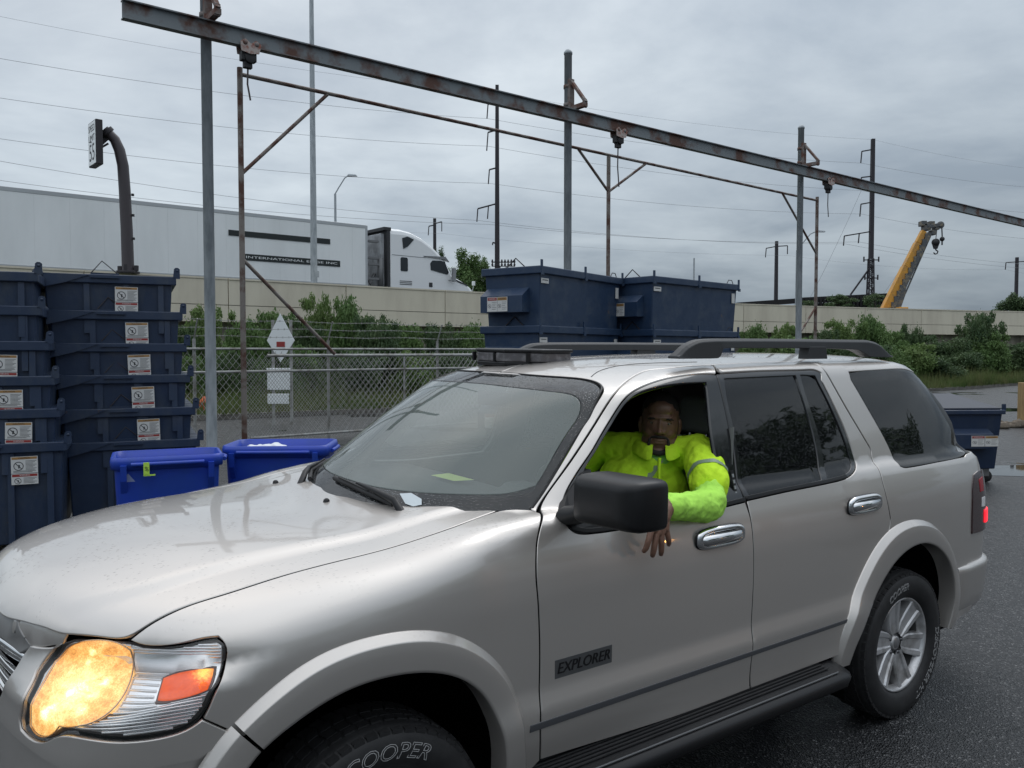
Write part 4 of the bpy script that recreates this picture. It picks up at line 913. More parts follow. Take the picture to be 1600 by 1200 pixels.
# ---- wheels
def wheel(x, sg, steer, text, z=.360):
    R0 = .372; w = MB()
    prof = [(.232,.055),(.240,.098),(.262,.112),(.300,.119),(.335,.115),(.353,.101),(.363,.088),(.367,.075),(.369,.03),(.369,-.05),(.365,-.09),(.357,-.105),(.31,-.12),(.25,-.11),(.232,-.06)]
    w.lathe([(r, h*sg) for r, h in prof], axis=1, n=72)
    tread = MB()
    for i in range(54):
        a = 2*math.pi*i/54
        for j, (y0, y1, da) in enumerate(((.062,.106,0),(.028,.056,.35),(-.016,.020,0),(-.055,-.024,.4),(-.10,-.062,0))):
            aa = a+da*2*math.pi/54; dw = .040
            M = Matrix.Rotation(-aa, 4, 'Y')
            r1 = .372 if j not in (0,4) else .3675
            vs = []
            for xx in (-dw/2*.92, dw/2*.92):
                pass
            x0, x1 = -dw*.42, dw*.42
            sl_ = .010 if j % 2 else -.008
            r0 = .357
            t0 = .347 if j == 0 else r0; 
            hv = [(x0,y0*sg,r0),(x1,y0*sg+sl_*0,r0),(x1+sl_,y1*sg,t0),(x0+sl_,y1*sg,t0),(x0,y0*sg,r1),(x1,y0*sg,r1),(x1+sl_,y1*sg,r1 if j else .359),(x0+sl_,y1*sg,r1 if j else .359)]
            tread.hexa([M @ Vector(v) for v in hv])
    wh = empty('wheel', None, None); wh.parent = car; wh.location = (x, .79*sg, z); wh.rotation_euler = (0, 0, steer)
    w.build('tyre', RUBBER, wh); tr_ = tread.build('tyre_tread', RUBBER, wh); tag(tr_, kind='stuff')
    # shoulder ribs and letters
    for s_, a_mid, size, rr, k_ in text:
        lt = MB()
        v, f = text_mesh(s_, size, 0, outline=.0011, shear=.2)
        v = np.array(v); v[:,0] *= k_; 
        for q in v: pass
        an = a_mid+v[:,0]/rr*sg
        rad = rr+v[:,1]
        h = np.interp(rad, [.24,.262,.300,.335,.357],[.098,.112,.119,.115,.101])+.0008+v[:,2]*.6
        X = rad*np.cos(an); Z_ = rad*np.sin(an)
        if sg > 0: X = -X*-1
        lt.add(np.stack([X, h*sg, Z_],1), f)
        lt.build('tyre_lettering', LETTER, wh, fix=False)
    # rim
    r = MB()
    r.lathe([(a, b*sg) for a, b in [(.212,.055),(.216,.072),(.226,.090),(.233,.096),(.236,.090),(.233,.07),(.22,-.09)]], axis=1, n=64)
    bl_ = MB(); bl_.lathe([(a, b*sg) for a, b in [(.200,-.08),(.208,.02),(.212,.055)]], axis=1, n=64); bl_.build('rim_barrel', mat('dusty_rim_barrel', (.10,.10,.10), .5, .4), wh)
    hub = MB()
    for i in range(6):
        M = Matrix.Rotation(2*math.pi*i/6+.30+(.55 if x > -1 else 0), 4, 'Y')
        # spoke: two raised ridges with a sunk web
        def q(x, y, z): return M @ Vector((x, y*sg, z))
        secs = [(.050,.034,.068,.062),(.10,.050,.070,.060),(.15,.056,.076,.066),(.20,.060,.084,.074),(.217,.064,.087,.077)]
        vs = []
        for zz, hw, yo, yi in secs:
            vs += [q(-hw,yi-.035,zz), q(-hw,yo-.006,zz), q(-hw+.006,yo,zz), q(-hw*.55,yo-.002,zz), q(-hw*.42,yi,zz), q(hw*.42,yi,zz), q(hw*.55,yo-.002,zz), q(hw-.006,yo,zz), q(hw,yo-.006,zz), q(hw,yi-.035,zz)]
        r.add(vs, [(a*10+b, (a+1)*10+b, (a+1)*10+b+1, a*10+b+1) for a in range(4) for b in range(9)], 0, False)
    r.lathe([(a, b*sg) for a, b in [(.0,.066),(.030,.066),(.034,.062),(.036,.050),(.075,.046),(.084,.036),(.085,.0)]], axis=1, n=36)
    ro = r.build('rim', ALLOY, wh)
    cap_ = MB(); cap_.lathe([(a, b*sg) for a, b in [(0,.071),(.020,.070),(.027,.066)]], axis=1, n=24); cap_.build('hub_cap', mat('hub_cap_metal', (.3,.3,.31), .3, .7), ro)
    ln = MB()
    for i in range(5):
        ln = MB(); a = 2*math.pi*i/5+.5; ln.lathe([(0,.066*sg),(.007,.066*sg),(.0105,.060*sg),(.0105,.045*sg)], (.057*math.cos(a),0,.057*math.sin(a)), 1, 8, 0)
        ln.build('lug_nut', mat('dark_lug_metal', (.16,.16,.17), .3, .9), ro)
    bd_ = MB(); bd_.lathe([(0,.0),(.20,.0),(.21,-.08*sg)], axis=1, n=32); bd_.build('brake_disc', mat('brake_dark', (.015,.015,.016), .6), wh)
wheel(0, 1, 0.0, [('COOPER', math.pi/2+.04, .066, .298, 1.10)])
wheel(-2.889, 1, 0, [('COOPER', math.pi/2-.30, .046, .300, 1.0), ('DISCOVERER H/T', -2.62, .046, .300, 1.12)])
wheel(0, -1, 0, [], .335); wheel(-2.889, -1, 0, [], .335)
# ---- cabin
c = MB()
dsh = [(-.55,1.20),(-.62,1.225),(-.80,1.235),(-.98,1.22),(-1.06,1.17),(-1.08,1.05),(-1.03,.80),(-.6,.8)]
c.prism(dsh, 1, -.74, .74); o = c.build('dashboard', DASH, car); bevel(o, .02, 3)
bn = MB(); bn.prism([(-.86,1.225),(-.93,1.265),(-1.03,1.262),(-1.08,1.20)], 1, .20, .58); o = bn.build('instrument_binnacle', DASH, car); bevel(o, .012, 2)
sw = MB(); sw.lathe([(.19+.016*math.cos(t), .016*math.sin(t)) for t in np.linspace(0, 2*math.pi, 9)], axis=2, n=40); sw.lathe([(0,.03),(.06,.025),(.07,-.01)], axis=2, n=20)
for a in (0, 2.4, -2.4): sw.bar((0,0,.0), (.19*math.cos(a+math.pi/2), .19*math.sin(a+math.pi/2), 0), .03, .012)
o = sw.build('steering_wheel', BLACKP, car); o.location = (-1.15,.38,1.17); o.rotation_euler = (0, R(-62), 0)
def seat(y, x=-1.62):
    s = MB(); s.box((x-.05,y-.26,.62),(x+.50,y+.26,.80)); s.hexa([(x-.18,y-.25,.78),(x-.02,y-.25,.74),(x-.02,y+.25,.74),(x-.18,y+.25,.78),(x-.34,y-.20,1.38),(x-.22,y-.20,1.40),(x-.22,y+.20,1.40),(x-.34,y+.20,1.38)])
    o = s.build('seat', SEATM, car); bevel(o, .05, 4)
    hsh = MB(); hsh.hexa([(x-.36,y-.13,1.43),(x-.26,y-.13,1.43),(x-.26,y+.13,1.43),(x-.36,y+.13,1.43),(x-.38,y-.11,1.60),(x-.29,y-.11,1.60),(x-.29,y+.11,1.60),(x-.38,y+.11,1.60)])
    h_ = hsh.build('headrest', SEATM, o); bevel(h_, .035, 4)
    for dy in (-.05,.05):
        pz = MB(); pz.tube([(x-.29,y+dy,1.37),(x-.31,y+dy,1.45)], .006, 6); pz.build('headrest_post', CHROME, o)
seat(.38); seat(-.38)
for y in (-.45,0,.45):
    s = MB(); s.box((-3.0,y-.21,.62),(-2.5,y+.21,.80)); s.hexa([(-3.1,y-.21,.75),(-2.95,y-.21,.75),(-2.95,y+.21,.75),(-3.1,y+.21,.75),(-3.2,y-.2,1.35),(-3.08,y-.2,1.35),(-3.08,y+.2,1.35),(-3.2,y+.2,1.35)]); bevel(s.build('rear_seat', SEATM, car), .04, 3)
fl = MB(); fl.box((-3.85,-.78,.50),(-.55,.78,.55)); fl.build('cabin_floor', CABIN, car)
panel('headliner', 'top', F_cab, [(-1.15,-.56),(-1.15,.56),(-3.5,.56),(-3.5,-.56)], CABIN, car, off=.04, gap=0, depth=.01, grid=.1)
# rear view mirror
rm = MB(); rm.box((-1.03,-.115,1.565),(-1.0,.115,1.63)); rm.tube([(-1.0,0,1.62),(-.955,0,1.655)], .01, 6); bevel(rm.build('rear_view_mirror', BLACKP, car), .01, 2)
# seat belt at the pillar
sb = MB(); sb.bar((-1.70,.745,1.50), (-1.62,.80,1.20), .045, .003, up=(1,0,0)); sb.build('seat_belt', mat('belt_webbing', (.16,.165,.16), .8), car)
# ------------------------------------------------------------------ the driver
BASE = Vector((-1.60,.42,.80))
man = empty('person', 'person in neon yellow work shirt leaning an arm out of the SUV window', 'person')
man.matrix_world = car.matrix_world @ Matrix.Translation(BASE)
SKIN = mat('dark_brown_skin', (.23,.125,.085), .42, bump=(90,.15,.001), var=(30,(.165,.085,.058),.4,.7))
HAIR = mat('black_hair', (.012,.010,.010), .8)
HIVIS = mat('neon_yellow_shirt', (.62,.95,.04), .8, spec=.2, bump=(11,.9,.03))
HIGREEN = mat('neon_green_sleeve', (.50,.93,.13), .8, spec=.2, bump=(13,.8,.022))
SILVER = mat('silver_reflective_tape', (.22,.30,.20), .45, bump=(300,.3,.001))
def blob(m, c, r, Mx=None, n=16):
    """ellipsoid"""
    c = Vector(c); r = r if isinstance(r, (tuple, list)) else (r, r, r); vs = []; fs = []
    for i in range(n+1):
        t = math.pi*i/n
        for j in range(n):
            p = 2*math.pi*j/n; v = Vector((r[0]*math.sin(t)*math.cos(p), r[1]*math.sin(t)*math.sin(p), r[2]*math.cos(t)))
            if Mx is not None: v = Mx @ v
            vs.append(c+v)
    for i in range(n):
        for j in range(n): fs.append((i*n+j, (i+1)*n+j, (i+1)*n+(j+1) % n, i*n+(j+1) % n))
    m.add(vs, fs, 0, True)
def limb(m, pts, rs, n=14):
    P = [Vector(p) for p in pts]; Q = []; S = []
    for i in range(len(P)-1):
        p0 = P[max(i-1,0)]; p1 = P[i]; p2 = P[i+1]; p3 = P[min(i+2,len(P)-1)]
        for k in range(4):
            t = k/4; Q.append(.5*((2*p1)+(p2-p0)*t+(2*p0-5*p1+4*p2-p3)*t*t+(3*p1-p0-3*p2+p3)*t**3)); S.append(rs[i]*(1-t)+rs[i+1]*t)
    Q.append(P[-1]); S.append(rs[-1])
    m.tube(Q, S, n); blob(m, Q[0], S[0]); blob(m, Q[-1], S[-1])
def flesh(m, name, mt, parent, vox=.006, sm=8, disp=None):
    o = m.build(name, mt, parent)
    r = o.modifiers.new('r', 'REMESH'); r.mode = 'VOXEL'; r.voxel_size = vox; r.use_smooth_shade = True
    s = o.modifiers.new('s', 'SMOOTH'); s.factor = .5; s.iterations = sm
    if disp:
        tx = bpy.data.textures.new(name, 'CLOUDS'); tx.noise_scale = disp[0]; tx.noise_depth = 2
        d = o.modifiers.new('d', 'DISPLACE'); d.texture = tx; d.strength = disp[1]; d.texture_coords = 'LOCAL'; d.mid_level = .5
        s2 = o.modifiers.new('s2', 'SMOOTH'); s2.factor = .5; s2.iterations = 3
    return o
def P_(x, y, z): return Vector((x, y, z))-BASE
# body under the clothes: pelvis, thighs, torso, neck, arms down to the wrists, head
bm_ = MB()
shL = (-1.665,.60,1.385); elL = (-1.455,.850,1.225); wrL = (-1.115,.955,1.268)
shR = (-1.475,.175,1.375); elR = (-1.30,.02,1.15); wrR = (-1.12,.25,1.18)
limb(bm_, [P_(-1.62,.39,.86), P_(-1.62,.40,1.08), P_(-1.60,.40,1.27)], [.12,.12,.11])
limb(bm_, [P_(-1.60,.30,.86), P_(-1.20,.22,.86), P_(-1.08,.20,.62)], [.10,.09,.06]); limb(bm_, [P_(-1.60,.50,.86), P_(-1.20,.56,.86), P_(-1.08,.56,.62)], [.10,.09,.06])
limb(bm_, [P_(-1.60,.42,1.30), P_(-1.595,.445,1.40), P_(-1.60,.45,1.46)], [.085,.082,.078])
limb(bm_, [P_(*elL), P_(-1.28,.90,1.242), P_(*wrL)], [.045,.038,.030]); limb(bm_, [P_(*shR), P_(*elR), P_(*wrR)], [.05,.04,.03])
body = flesh(bm_, 'body', SKIN, man, .009, 6)
# head
hd = MB()
HC = P_(-1.59,.452,1.492)
yaw = math.atan2(.69,.74); HM = Matrix.Translation(HC) @ Matrix.Rotation(yaw, 4, 'Z') @ Matrix.Rotation(R(4), 4, 'Y') @ Matrix.Rotation(R(-3), 4, 'X') @ Matrix.Scale(1.06, 4)
H3 = HM.to_3x3()
def hb(c, r): blob(hd, HM @ Vector(c), r, H3)
hb((-.012,0,.045), (.098,.078,.088)); hb((.020,0,.0), (.080,.076,.098)); hb((.035,0,-.062), (.062,.068,.054)); hb((.058,0,-.092), (.034,.036,.026))
hb((.052,.036,-.020), (.036,.030,.032)); hb((.052,-.036,-.020), (.036,.030,.032))          # cheeks
hb((.030,.048,-.065), (.044,.034,.042)); hb((.030,-.048,-.065), (.040,.024,.038))          # jowls
hb((.078,0,.044), (.022,.052,.014)); hb((.070,0,.075), (.026,.050,.034))                   # brow, forehead
hb((.092,0,.010), (.014,.010,.030)); hb((.102,0,-.012), (.018,.013,.012)); hb((.094,.015,-.015), (.014,.010,.009)); hb((.094,-.015,-.015), (.014,.010,.009))   # nose
hb((.090,0,-.047), (.015,.026,.006)); hb((.087,0,-.059), (.016,.028,.0095)); hb((.080,.032,-.048), (.012,.012,.008)); hb((.080,-.032,-.048), (.012,.012,.008)); hb((.058,0,-.098), (.040,.046,.030)); hb((.078,0,-.050), (.022,.034,.022))     # mouth
for s in (1,-1): hb((-.005,s*.080,-.002), (.018,.010,.032)); hb((.004,s*.078,-.028), (.010,.008,.012))
hb((-.02,0,-.075), (.07,.066,.07))
head = flesh(hd, 'head', SKIN, man, .0034, 4)
ey = MB()
for s in (1,-1): blob(ey, HM @ Vector((.079,s*.031,.020)), .0115)
eo = ey.build('eyes', [mat('eye_white', (.20,.17,.15), .3)], head); tag(eo, kind=None)
ir = MB()
for s in (1,-1): blob(ir, HM @ Vector((.0868,s*.0305,.0195)), .0052)
ir.build('irises', mat('dark_iris', (.01,.006,.005), .1), head)
lid = MB()
for s in (1,-1):
    for dz, rr in ((.0095,.0042),(-.0085,.003)):
        pts = [HM @ Vector((.0905-abs(t)*.010-(.001 if dz > 0 else .003), s*.031+t*.017, .020+dz*(1-.8*t*t))) for t in (-1,-.6,-.2,.2,.6,1)]; lid.tube(pts, rr, 6)
    pts = [HM @ Vector((.096-abs(t)*.012, s*.034+t*.021, .044-abs(t)*.005)) for t in (-1,-.5,0,.5,1)]
lid.build('eyelids', SKIN, head)
br = MB()
for s in (1,-1):
    pts = [HM @ Vector((.0975-abs(t)*.010, s*.032+t*.020, .041-abs(t)*.004)) for t in (-1,-.5,0,.5,1)]; br.tube(pts, [.002,.0038,.004,.0038,.002], 6)
br.build('eyebrows', HAIR, head)
ms = MB()
pts = [HM @ Vector((.1015-.016*t*t-.002*abs(t), t*.034, -.034-.0035*t*t-.004*abs(t)**6)) for t in (-1,-.75,-.5,-.25,0,.25,.5,.75,1)]; ms.tube(pts, [.004,.0055,.0062,.0065,.006,.0065,.0062,.0055,.004], 8)
for s in (1,-1):
    pts = [HM @ Vector(v) for v in ((.092,s*.036,-.042),(.094,s*.040,-.060),(.095,s*.037,-.080),(.097,s*.024,-.097),(.101,0,-.102))]; ms.tube(pts, [.005,.0075,.0095,.012,.013], 8)
flesh(ms, 'goatee', mat('grey_black_beard', (.035,.03,.028), .9, bump=(500,.5,.001)), head, .003, 3)
hr = MB(); blob(hr, HM @ Vector((-.018,0,.052)), (.0975,.0795,.088), H3)
ho = hr.build('hair', mat('cropped_hair', (.03,.024,.022), .85, bump=(600,.6,.001)), head)
# shirt: torso and short sleeves
sh = MB()
limb(sh, [P_(-1.61,.39,.98), P_(-1.61,.39,1.15), P_(-1.59,.395,1.28)], [.180,.178,.150])
limb(sh, [P_(-1.55,.34,1.02), P_(-1.54,.35,1.15), P_(-1.54,.36,1.26)], [.15,.155,.12])
limb(sh, [P_(*shR), P_(-1.56,.35,1.375), P_(-1.63,.50,1.375), P_(*shL)], [.070,.076,.076,.076])
limb(sh, [P_(*shL), P_(-1.60,.70,1.345), P_(-1.515,.80,1.285)], [.078,.084,.080])
limb(sh, [P_(*shR), P_(-1.42,.10,1.28), P_(-1.37,.06,1.21)], [.078,.082,.078])
blob(sh, P_(-1.49,.36,1.23), (.12,.16,.12))
shirt = flesh(sh, 'shirt', HIVIS, man, .0065, 4, (.065,.024))
# long green under-sleeve and cuff
sl = MB()
limb(sl, [P_(-1.53,.78,1.30), P_(*elL), P_(-1.33,.885,1.232), P_(-1.20,.925,1.250), P_(-1.150,.943,1.262)], [.066,.070,.060,.050,.043]); limb(sl, [P_(-1.168,.938,1.258), P_(-1.140,.947,1.264)], [.050,.050])
limb(sl, [P_(-1.42,.10,1.26), P_(*elR), P_(-1.18,.20,1.17)], [.06,.055,.045])
sleeve = flesh(sl, 'sleeve', HIGREEN, man, .0055, 4, (.05,.020))
# collar flaps
co = MB()
def flap(pts, th=.007):
    pts = [P_(*p) for p in pts]; n = len(pts); c = (pts[1]-pts[0]).cross(pts[2]-pts[0]).normalized()*th
    vs = pts+[p+c for p in pts]; co.add(vs, [tuple(range(n)), tuple(range(n, 2*n))[::-1]]+[(i, (i+1) % n, n+(i+1) % n, n+i) for i in range(n)])
def around(t, r, z):        # point on a ring round the neck, t=0 faces the camera
    a = yaw+t; return (-1.592+r*math.cos(a), .448+r*math.sin(a), z)
for s in (1,-1):
    n = 9; vs = []
    for i in range(n):
        t = s*(.22+2.6*i/(n-1)); fall = .075 if i == 0 else (.055 if i == 1 else .042); rr = .152 if i < 2 else .135
        vs += [around(t, .088, 1.412+.012*min(i/3,1)), around(t, rr*.82, 1.418+.008*min(i/3,1)), around(t-s*(.06 if i == 0 else 0), rr, 1.412-fall)]
    vs = [P_(*v) for v in vs]; m2 = MB(); m2.add(vs, [(i*3+j, (i+1)*3+j, (i+1)*3+j+1, i*3+j+1) for i in range(n-1) for j in range(2)], 0, True)
    o = m2.build('collar', HIVIS, shirt); so = o.modifiers.new('t', 'SOLIDIFY'); so.thickness = .006; ss_ = o.modifiers.new('u', 'SUBSURF'); ss_.levels = ss_.render_levels = 2
te = MB(); blob(te, P_(-1.572,.462,1.345), (.078,.070,.060)); blob(te, P_(-1.59,.45,1.375), (.088,.088,.030)); te.build('tee_shirt', mat('green_tee', (.30,.66,.16), .85), man)
nk = MB(); nk.tube([P_(*around(t, .089-.004*math.cos(t), 1.392-.024*math.cos(t))) for t in np.linspace(0, 2*math.pi, 24, endpoint=False)], .012, 8, closed=True)
nk.build('tee_neckband', mat('green_tee', (.30,.66,.16), .85), man)
pk = MB(); pk.tube([P_(*around(.02, .15+.012*k, 1.365-.055*k)) for k in range(4)], .008, 8); pk.build('button_placket', HIVIS, shirt)
# reflective tape: over the shoulder and round the sleeve
def band(pts_c, axis_dir, r, w, a0, a1, nm):
    m = MB(); c = P_(*pts_c); ax = Vector(axis_dir).normalized(); u = ax.cross(Vector((0,0,1))).normalized(); v = ax.cross(u)
    n = 26; vs = []
    for i in range(n+1):
        a = a0+(a1-a0)*i/n; d = u*math.cos(a)+v*math.sin(a)
        rr = r+.004*math.sin(a*5)
        vs += [c+d*rr-ax*w/2, c+d*rr+ax*w/2]
    m.add(vs, [(2*i, 2*i+2, 2*i+3, 2*i+1) for i in range(n)], 0, True); o = m.build(nm, SILVER, shirt)
    sw_ = o.modifiers.new('w', 'SHRINKWRAP'); sw_.target = shirt; sw_.offset = .003; sw_.wrap_method = 'NEAREST_SURFACEPOINT'; sw_.wrap_mode = 'ON_SURFACE'
    return o
band((-1.555,.765,1.305), (.50,.62,-.42), .090, .026, 0, 2*math.pi, 'sleeve_tape')
tp = MB(); n = 16; vs = []
for i in range(n+1):
    t = i/n; c = Vector((-1.665+.22*t**1.3,.525-.03*t,1.49-.25*t**1.5)); sd = Vector((-.45,.9,0)).normalized()*.022
    vs += [c-BASE-sd, c-BASE+sd]
tp.add(vs, [(2*i, 2*i+2, 2*i+3, 2*i+1) for i in range(n)], 0, True); o = tp.build('shoulder_tape', SILVER, shirt)
sw_ = o.modifiers.new('w', 'SHRINKWRAP'); sw_.target = shirt; sw_.offset = .004; sw_.wrap_method = 'NEAREST_SURFACEPOINT'
# left hand hanging over the sill outside the door
hn = MB()
W0 = Vector(wrL)
def hp(a, b, c): # a along the car forward, b outward, c down from the wrist
    k = 1.12; return P_(W0.x+a*k+.012, W0.y+b, W0.z-c*k)
limb(hn, [hp(-.03,-.006,-.004), hp(.004,.004,.010), hp(.024,.010,.030)], [.030,.027,.026])
for k, (dx, dc) in enumerate(((.070,.060),(.050,.072),(.028,.074),(.006,.066))):
    limb(hn, [hp(.020+dx*.25,.012,.022), hp(.018+dx*.8,.020,dc)], [.019,.0145])
fing = [((.074,.060),(.092,.092),(.098,.115),(.100,.130), .0088), ((.052,.072),(.064,.106),(.066,.132),(.062,.150), .0092), ((.030,.074),(.034,.108),(.030,.134),(.024,.151), .0090), ((.008,.066),(.004,.094),(-.004,.112),(-.010,.125), .0080)]
for a, b, c, d, r in fing:
    limb(hn, [hp(a[0]+.012,.020,a[1]), hp(b[0]+.010,.024,b[1]), hp(c[0]+.010,.020,c[1]), hp(d[0]+.010,.012,d[1]*.97)], [r*1.38, r*1.30, r*1.20, r*1.0], 10)
limb(hn, [hp(.030,.0,.020), hp(.070,-.012,.030), hp(.100,-.016,.046), hp(.116,-.016,.062)], [.016,.013,.0115,.009], 10)
hand = flesh(hn, 'hand', SKIN, body, .0026, 4)
nl = MB()
for a, b, c, d, r in fing:
    blob(nl, hp(d[0]+.010,.012+r*.55,d[1]-.004), (.0055,.0028,.0075))
nl.build('fingernails', mat('fingernail', (.34,.22,.17), .35), hand)
# ------------------------------------------------------------------ surroundings
def W(px, py, D):
    """place seen at pixel (px,py) of the 1600x1200 photograph, D metres ahead (used to read off positions)"""
    return Vector(((px-800)/1300*D, D, 1.825+(548-py)/1300*D))
NAVY = mat('navy_dumpster_paint', (.014,.030,.068), .42, coat=.15, var=(5,(.034,.048,.074),.50,.72), bump=(5,.25,.02), rvar=(6,.62), streak=(1,1,.45), rust=True)
NAVY2 = mat('navy_dumpster_lid', (.012,.018,.034), .5, bump=(30,.2,.003))
GALV = mat('grey_galvanised_steel', (.42,.455,.475), .5, .1, var=(5,(.28,.31,.33),.4,.65), streak=(2,2,.5))
RUST = mat('rusty_steel', (.115,.052,.036), .78, .1, var=(4,(.19,.17,.16),.46,.60), bump=(40,.3,.003))
BEAM = mat('weathered_beam_steel', (.19,.21,.22), .6, .2, var=(1.6,(.105,.050,.035),.46,.60), bump=(30,.3,.003))
PIPE = mat('rusted_pipe', (.23,.205,.185), .6, .3, var=(3,(.10,.048,.034),.44,.58), bump=(40,.2,.002))
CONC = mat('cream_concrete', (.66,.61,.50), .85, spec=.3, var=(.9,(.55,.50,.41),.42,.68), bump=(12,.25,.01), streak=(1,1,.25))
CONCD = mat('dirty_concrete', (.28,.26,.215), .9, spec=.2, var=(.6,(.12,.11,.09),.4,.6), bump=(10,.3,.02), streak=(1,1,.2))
WHITE = mat('white_paint', (.82,.85,.85), .35, coat=.2, var=(.6,(.74,.77,.77),.4,.65), streak=(1,1,.3))
TRUCKG = mat('truck_gap_dark', (.03,.032,.036), .6)
STICK = mat('white_sticker', (.62,.62,.60), .5); STRED = mat('sticker_red', (.30,.035,.03), .5); STYEL = mat('sticker_amber', (.36,.20,.07), .5); INK = mat('sticker_ink', (.03,.03,.035), .6)
BLUE = mat('blue_bin_plastic', (.014,.052,.44), .38, spec=.5, bump=(14,.12,.004), var=(3,(.016,.058,.36),.4,.6))
POLE = mat('dark_steel_pole', (.030,.027,.032), .7)
WIRE = mat('power_wire', (.28,.29,.30), .6)

def obj(mb, name, mats, parent=None, **k): return mb.build(name, mats, parent, **k)

# ---- verge: grass bank from the kerb up to the wall
KERB = [(-60,6),(-22,15),(-12,19.4),(-8.9,21.2),(-1.1,26),(8.9,32),(19.1,36.9),(27.5,44.8),(45,58),(90,84)]
WALL = [(-60,-9),(-30,15.5),(-12.07,30),(-1.2,39),(12.9,48.4),(35.7,58.3),(75,69),(140,80)]
def polyl(P, n):
    P = np.array(P, float); d = np.concatenate([[0], np.cumsum(np.linalg.norm(np.diff(P,axis=0),axis=1))]); t = np.linspace(0, d[-1], n)
    return np.stack([np.interp(t, d, P[:,0]), np.interp(t, d, P[:,1])],1)
def walk(P, step):
    P = np.array(P, float); d = np.concatenate([[0], np.cumsum(np.linalg.norm(np.diff(P,axis=0),axis=1))]); t = np.arange(0, d[-1], step)
    return np.stack([np.interp(t, d, P[:,0]), np.interp(t, d, P[:,1])],1)
def smooth_path(P, it=3):
    P = [np.array(p, float) for p in P]
    for _ in range(it):
        Q = [P[0]]
        for a, b in zip(P[:-1], P[1:]): Q += [a*.75+b*.25, a*.25+b*.75]
        Q.append(P[-1]); P = Q
    return np.array(P)
KS = smooth_path(KERB); WS = smooth_path(WALL)
ka = polyl(KS, 90); wa = polyl(WS, 90)
GRASSG = mat('verge_soil_green', (.055,.075,.028), .95, spec=.1, var=(.7,(.085,.080,.042),.42,.6), bump=(3,.6,.08))
m = MB(); vs = []; nr = 9
zs = lambda t: .13+.95*t**1.3
for i in range(90):
    for j in range(nr):
        t = j/(nr-1); p = ka[i]*(1-t)+(wa[i]+np.array([.35,-.25])*0)*t
        vs.append((p[0], p[1]+(.25 if j == 0 else 0), zs(t)+.10*math.sin(i*1.7+j*2.1)*(0 < j < nr-1)))
m.add(vs, [(i*nr+j, (i+1)*nr+j, (i+1)*nr+j+1, i*nr+j+1) for i in range(89) for j in range(nr-1)], 0, True)
v_ = obj(m, 'verge', GRASSG); tag(v_, 'rough green bank between the road and the highway wall', kind='structure')
m = MB(); k2 = ka
for i in range(89):
    a = k2[i]; b = k2[i+1]; d = (b-a)/np.linalg.norm(b-a); n_ = np.array([-d[1], d[0]])
    if n_[1] < 0: n_ = -n_
    A, B, C_, D_ = a-n_*.0, b, b+n_*.28, a+n_*.28
    m.hexa([(A[0],A[1],-.02),(B[0],B[1],-.02),(C_[0],C_[1],-.02),(D_[0],D_[1],-.02),(A[0],A[1],.14),(B[0],B[1],.14),(C_[0],C_[1],.145),(D_[0],D_[1],.145)])
kb = obj(m, 'kerb', mat('kerb_concrete', (.15,.14,.125), .8, var=(2,(.09,.085,.075),.4,.6))); tag(kb, 'low concrete kerb along the grass bank', kind='structure')
# grass blades
def grass_mesh(n, seed, hmin, hmax):
    r = np.random.RandomState(seed); i = r.rand(n)*89*.999; t = r.rand(n)**1.4
    i0 = i.astype(int); f = (i-i0)[:,None]
    A = ka[i0]*(1-f)+ka[i0+1]*f; B = wa[i0]*(1-f)+wa[i0+1]*f
    dens = np.sin(A[:,0]*.9+t*9)+np.sin(A[:,1]*1.3-t*14)
    P = A*(1-t)[:,None]+B*t[:,None]; z = .13+.95*t**1.3-.03
    keep = (P[:,0] > -16) & (P[:,0] < 48); P = P[keep]; z = z[keep]; dens = dens[keep]; n = len(P)
    h = (hmin+(hmax-hmin)*r.rand(n)**1.6)*(1+.35*dens/2); a = r.rand(n)*2*math.pi; w = .012+.014*r.rand(n); le = (r.rand(n,2)-.5)*.5*h[:,None]
    c, s = np.cos(a)*w, np.sin(a)*w
    b1 = np.stack([P[:,0]-c, P[:,1]-s, z],1); b2 = np.stack([P[:,0]+c, P[:,1]+s, z],1)
    tp = np.stack([P[:,0]+le[:,0], P[:,1]+le[:,1], z+h],1)
    V = np.stack([b1,b2,tp],1).reshape(-1,3); return V, n
def np_mesh(name, V, nf, k, mt, parent=None):
    me = bpy.data.meshes.new(name); me.vertices.add(len(V)); me.vertices.foreach_set('co', V.astype(np.float32).ravel())
    me.loops.add(nf*k); me.loops.foreach_set('vertex_index', np.arange(nf*k, dtype=np.int32)); me.polygons.add(nf)
    me.polygons.foreach_set('loop_start', np.arange(0, nf*k, k, dtype=np.int32)); me.update(calc_edges=True); me.validate()
    return link(name, me, parent, mt)
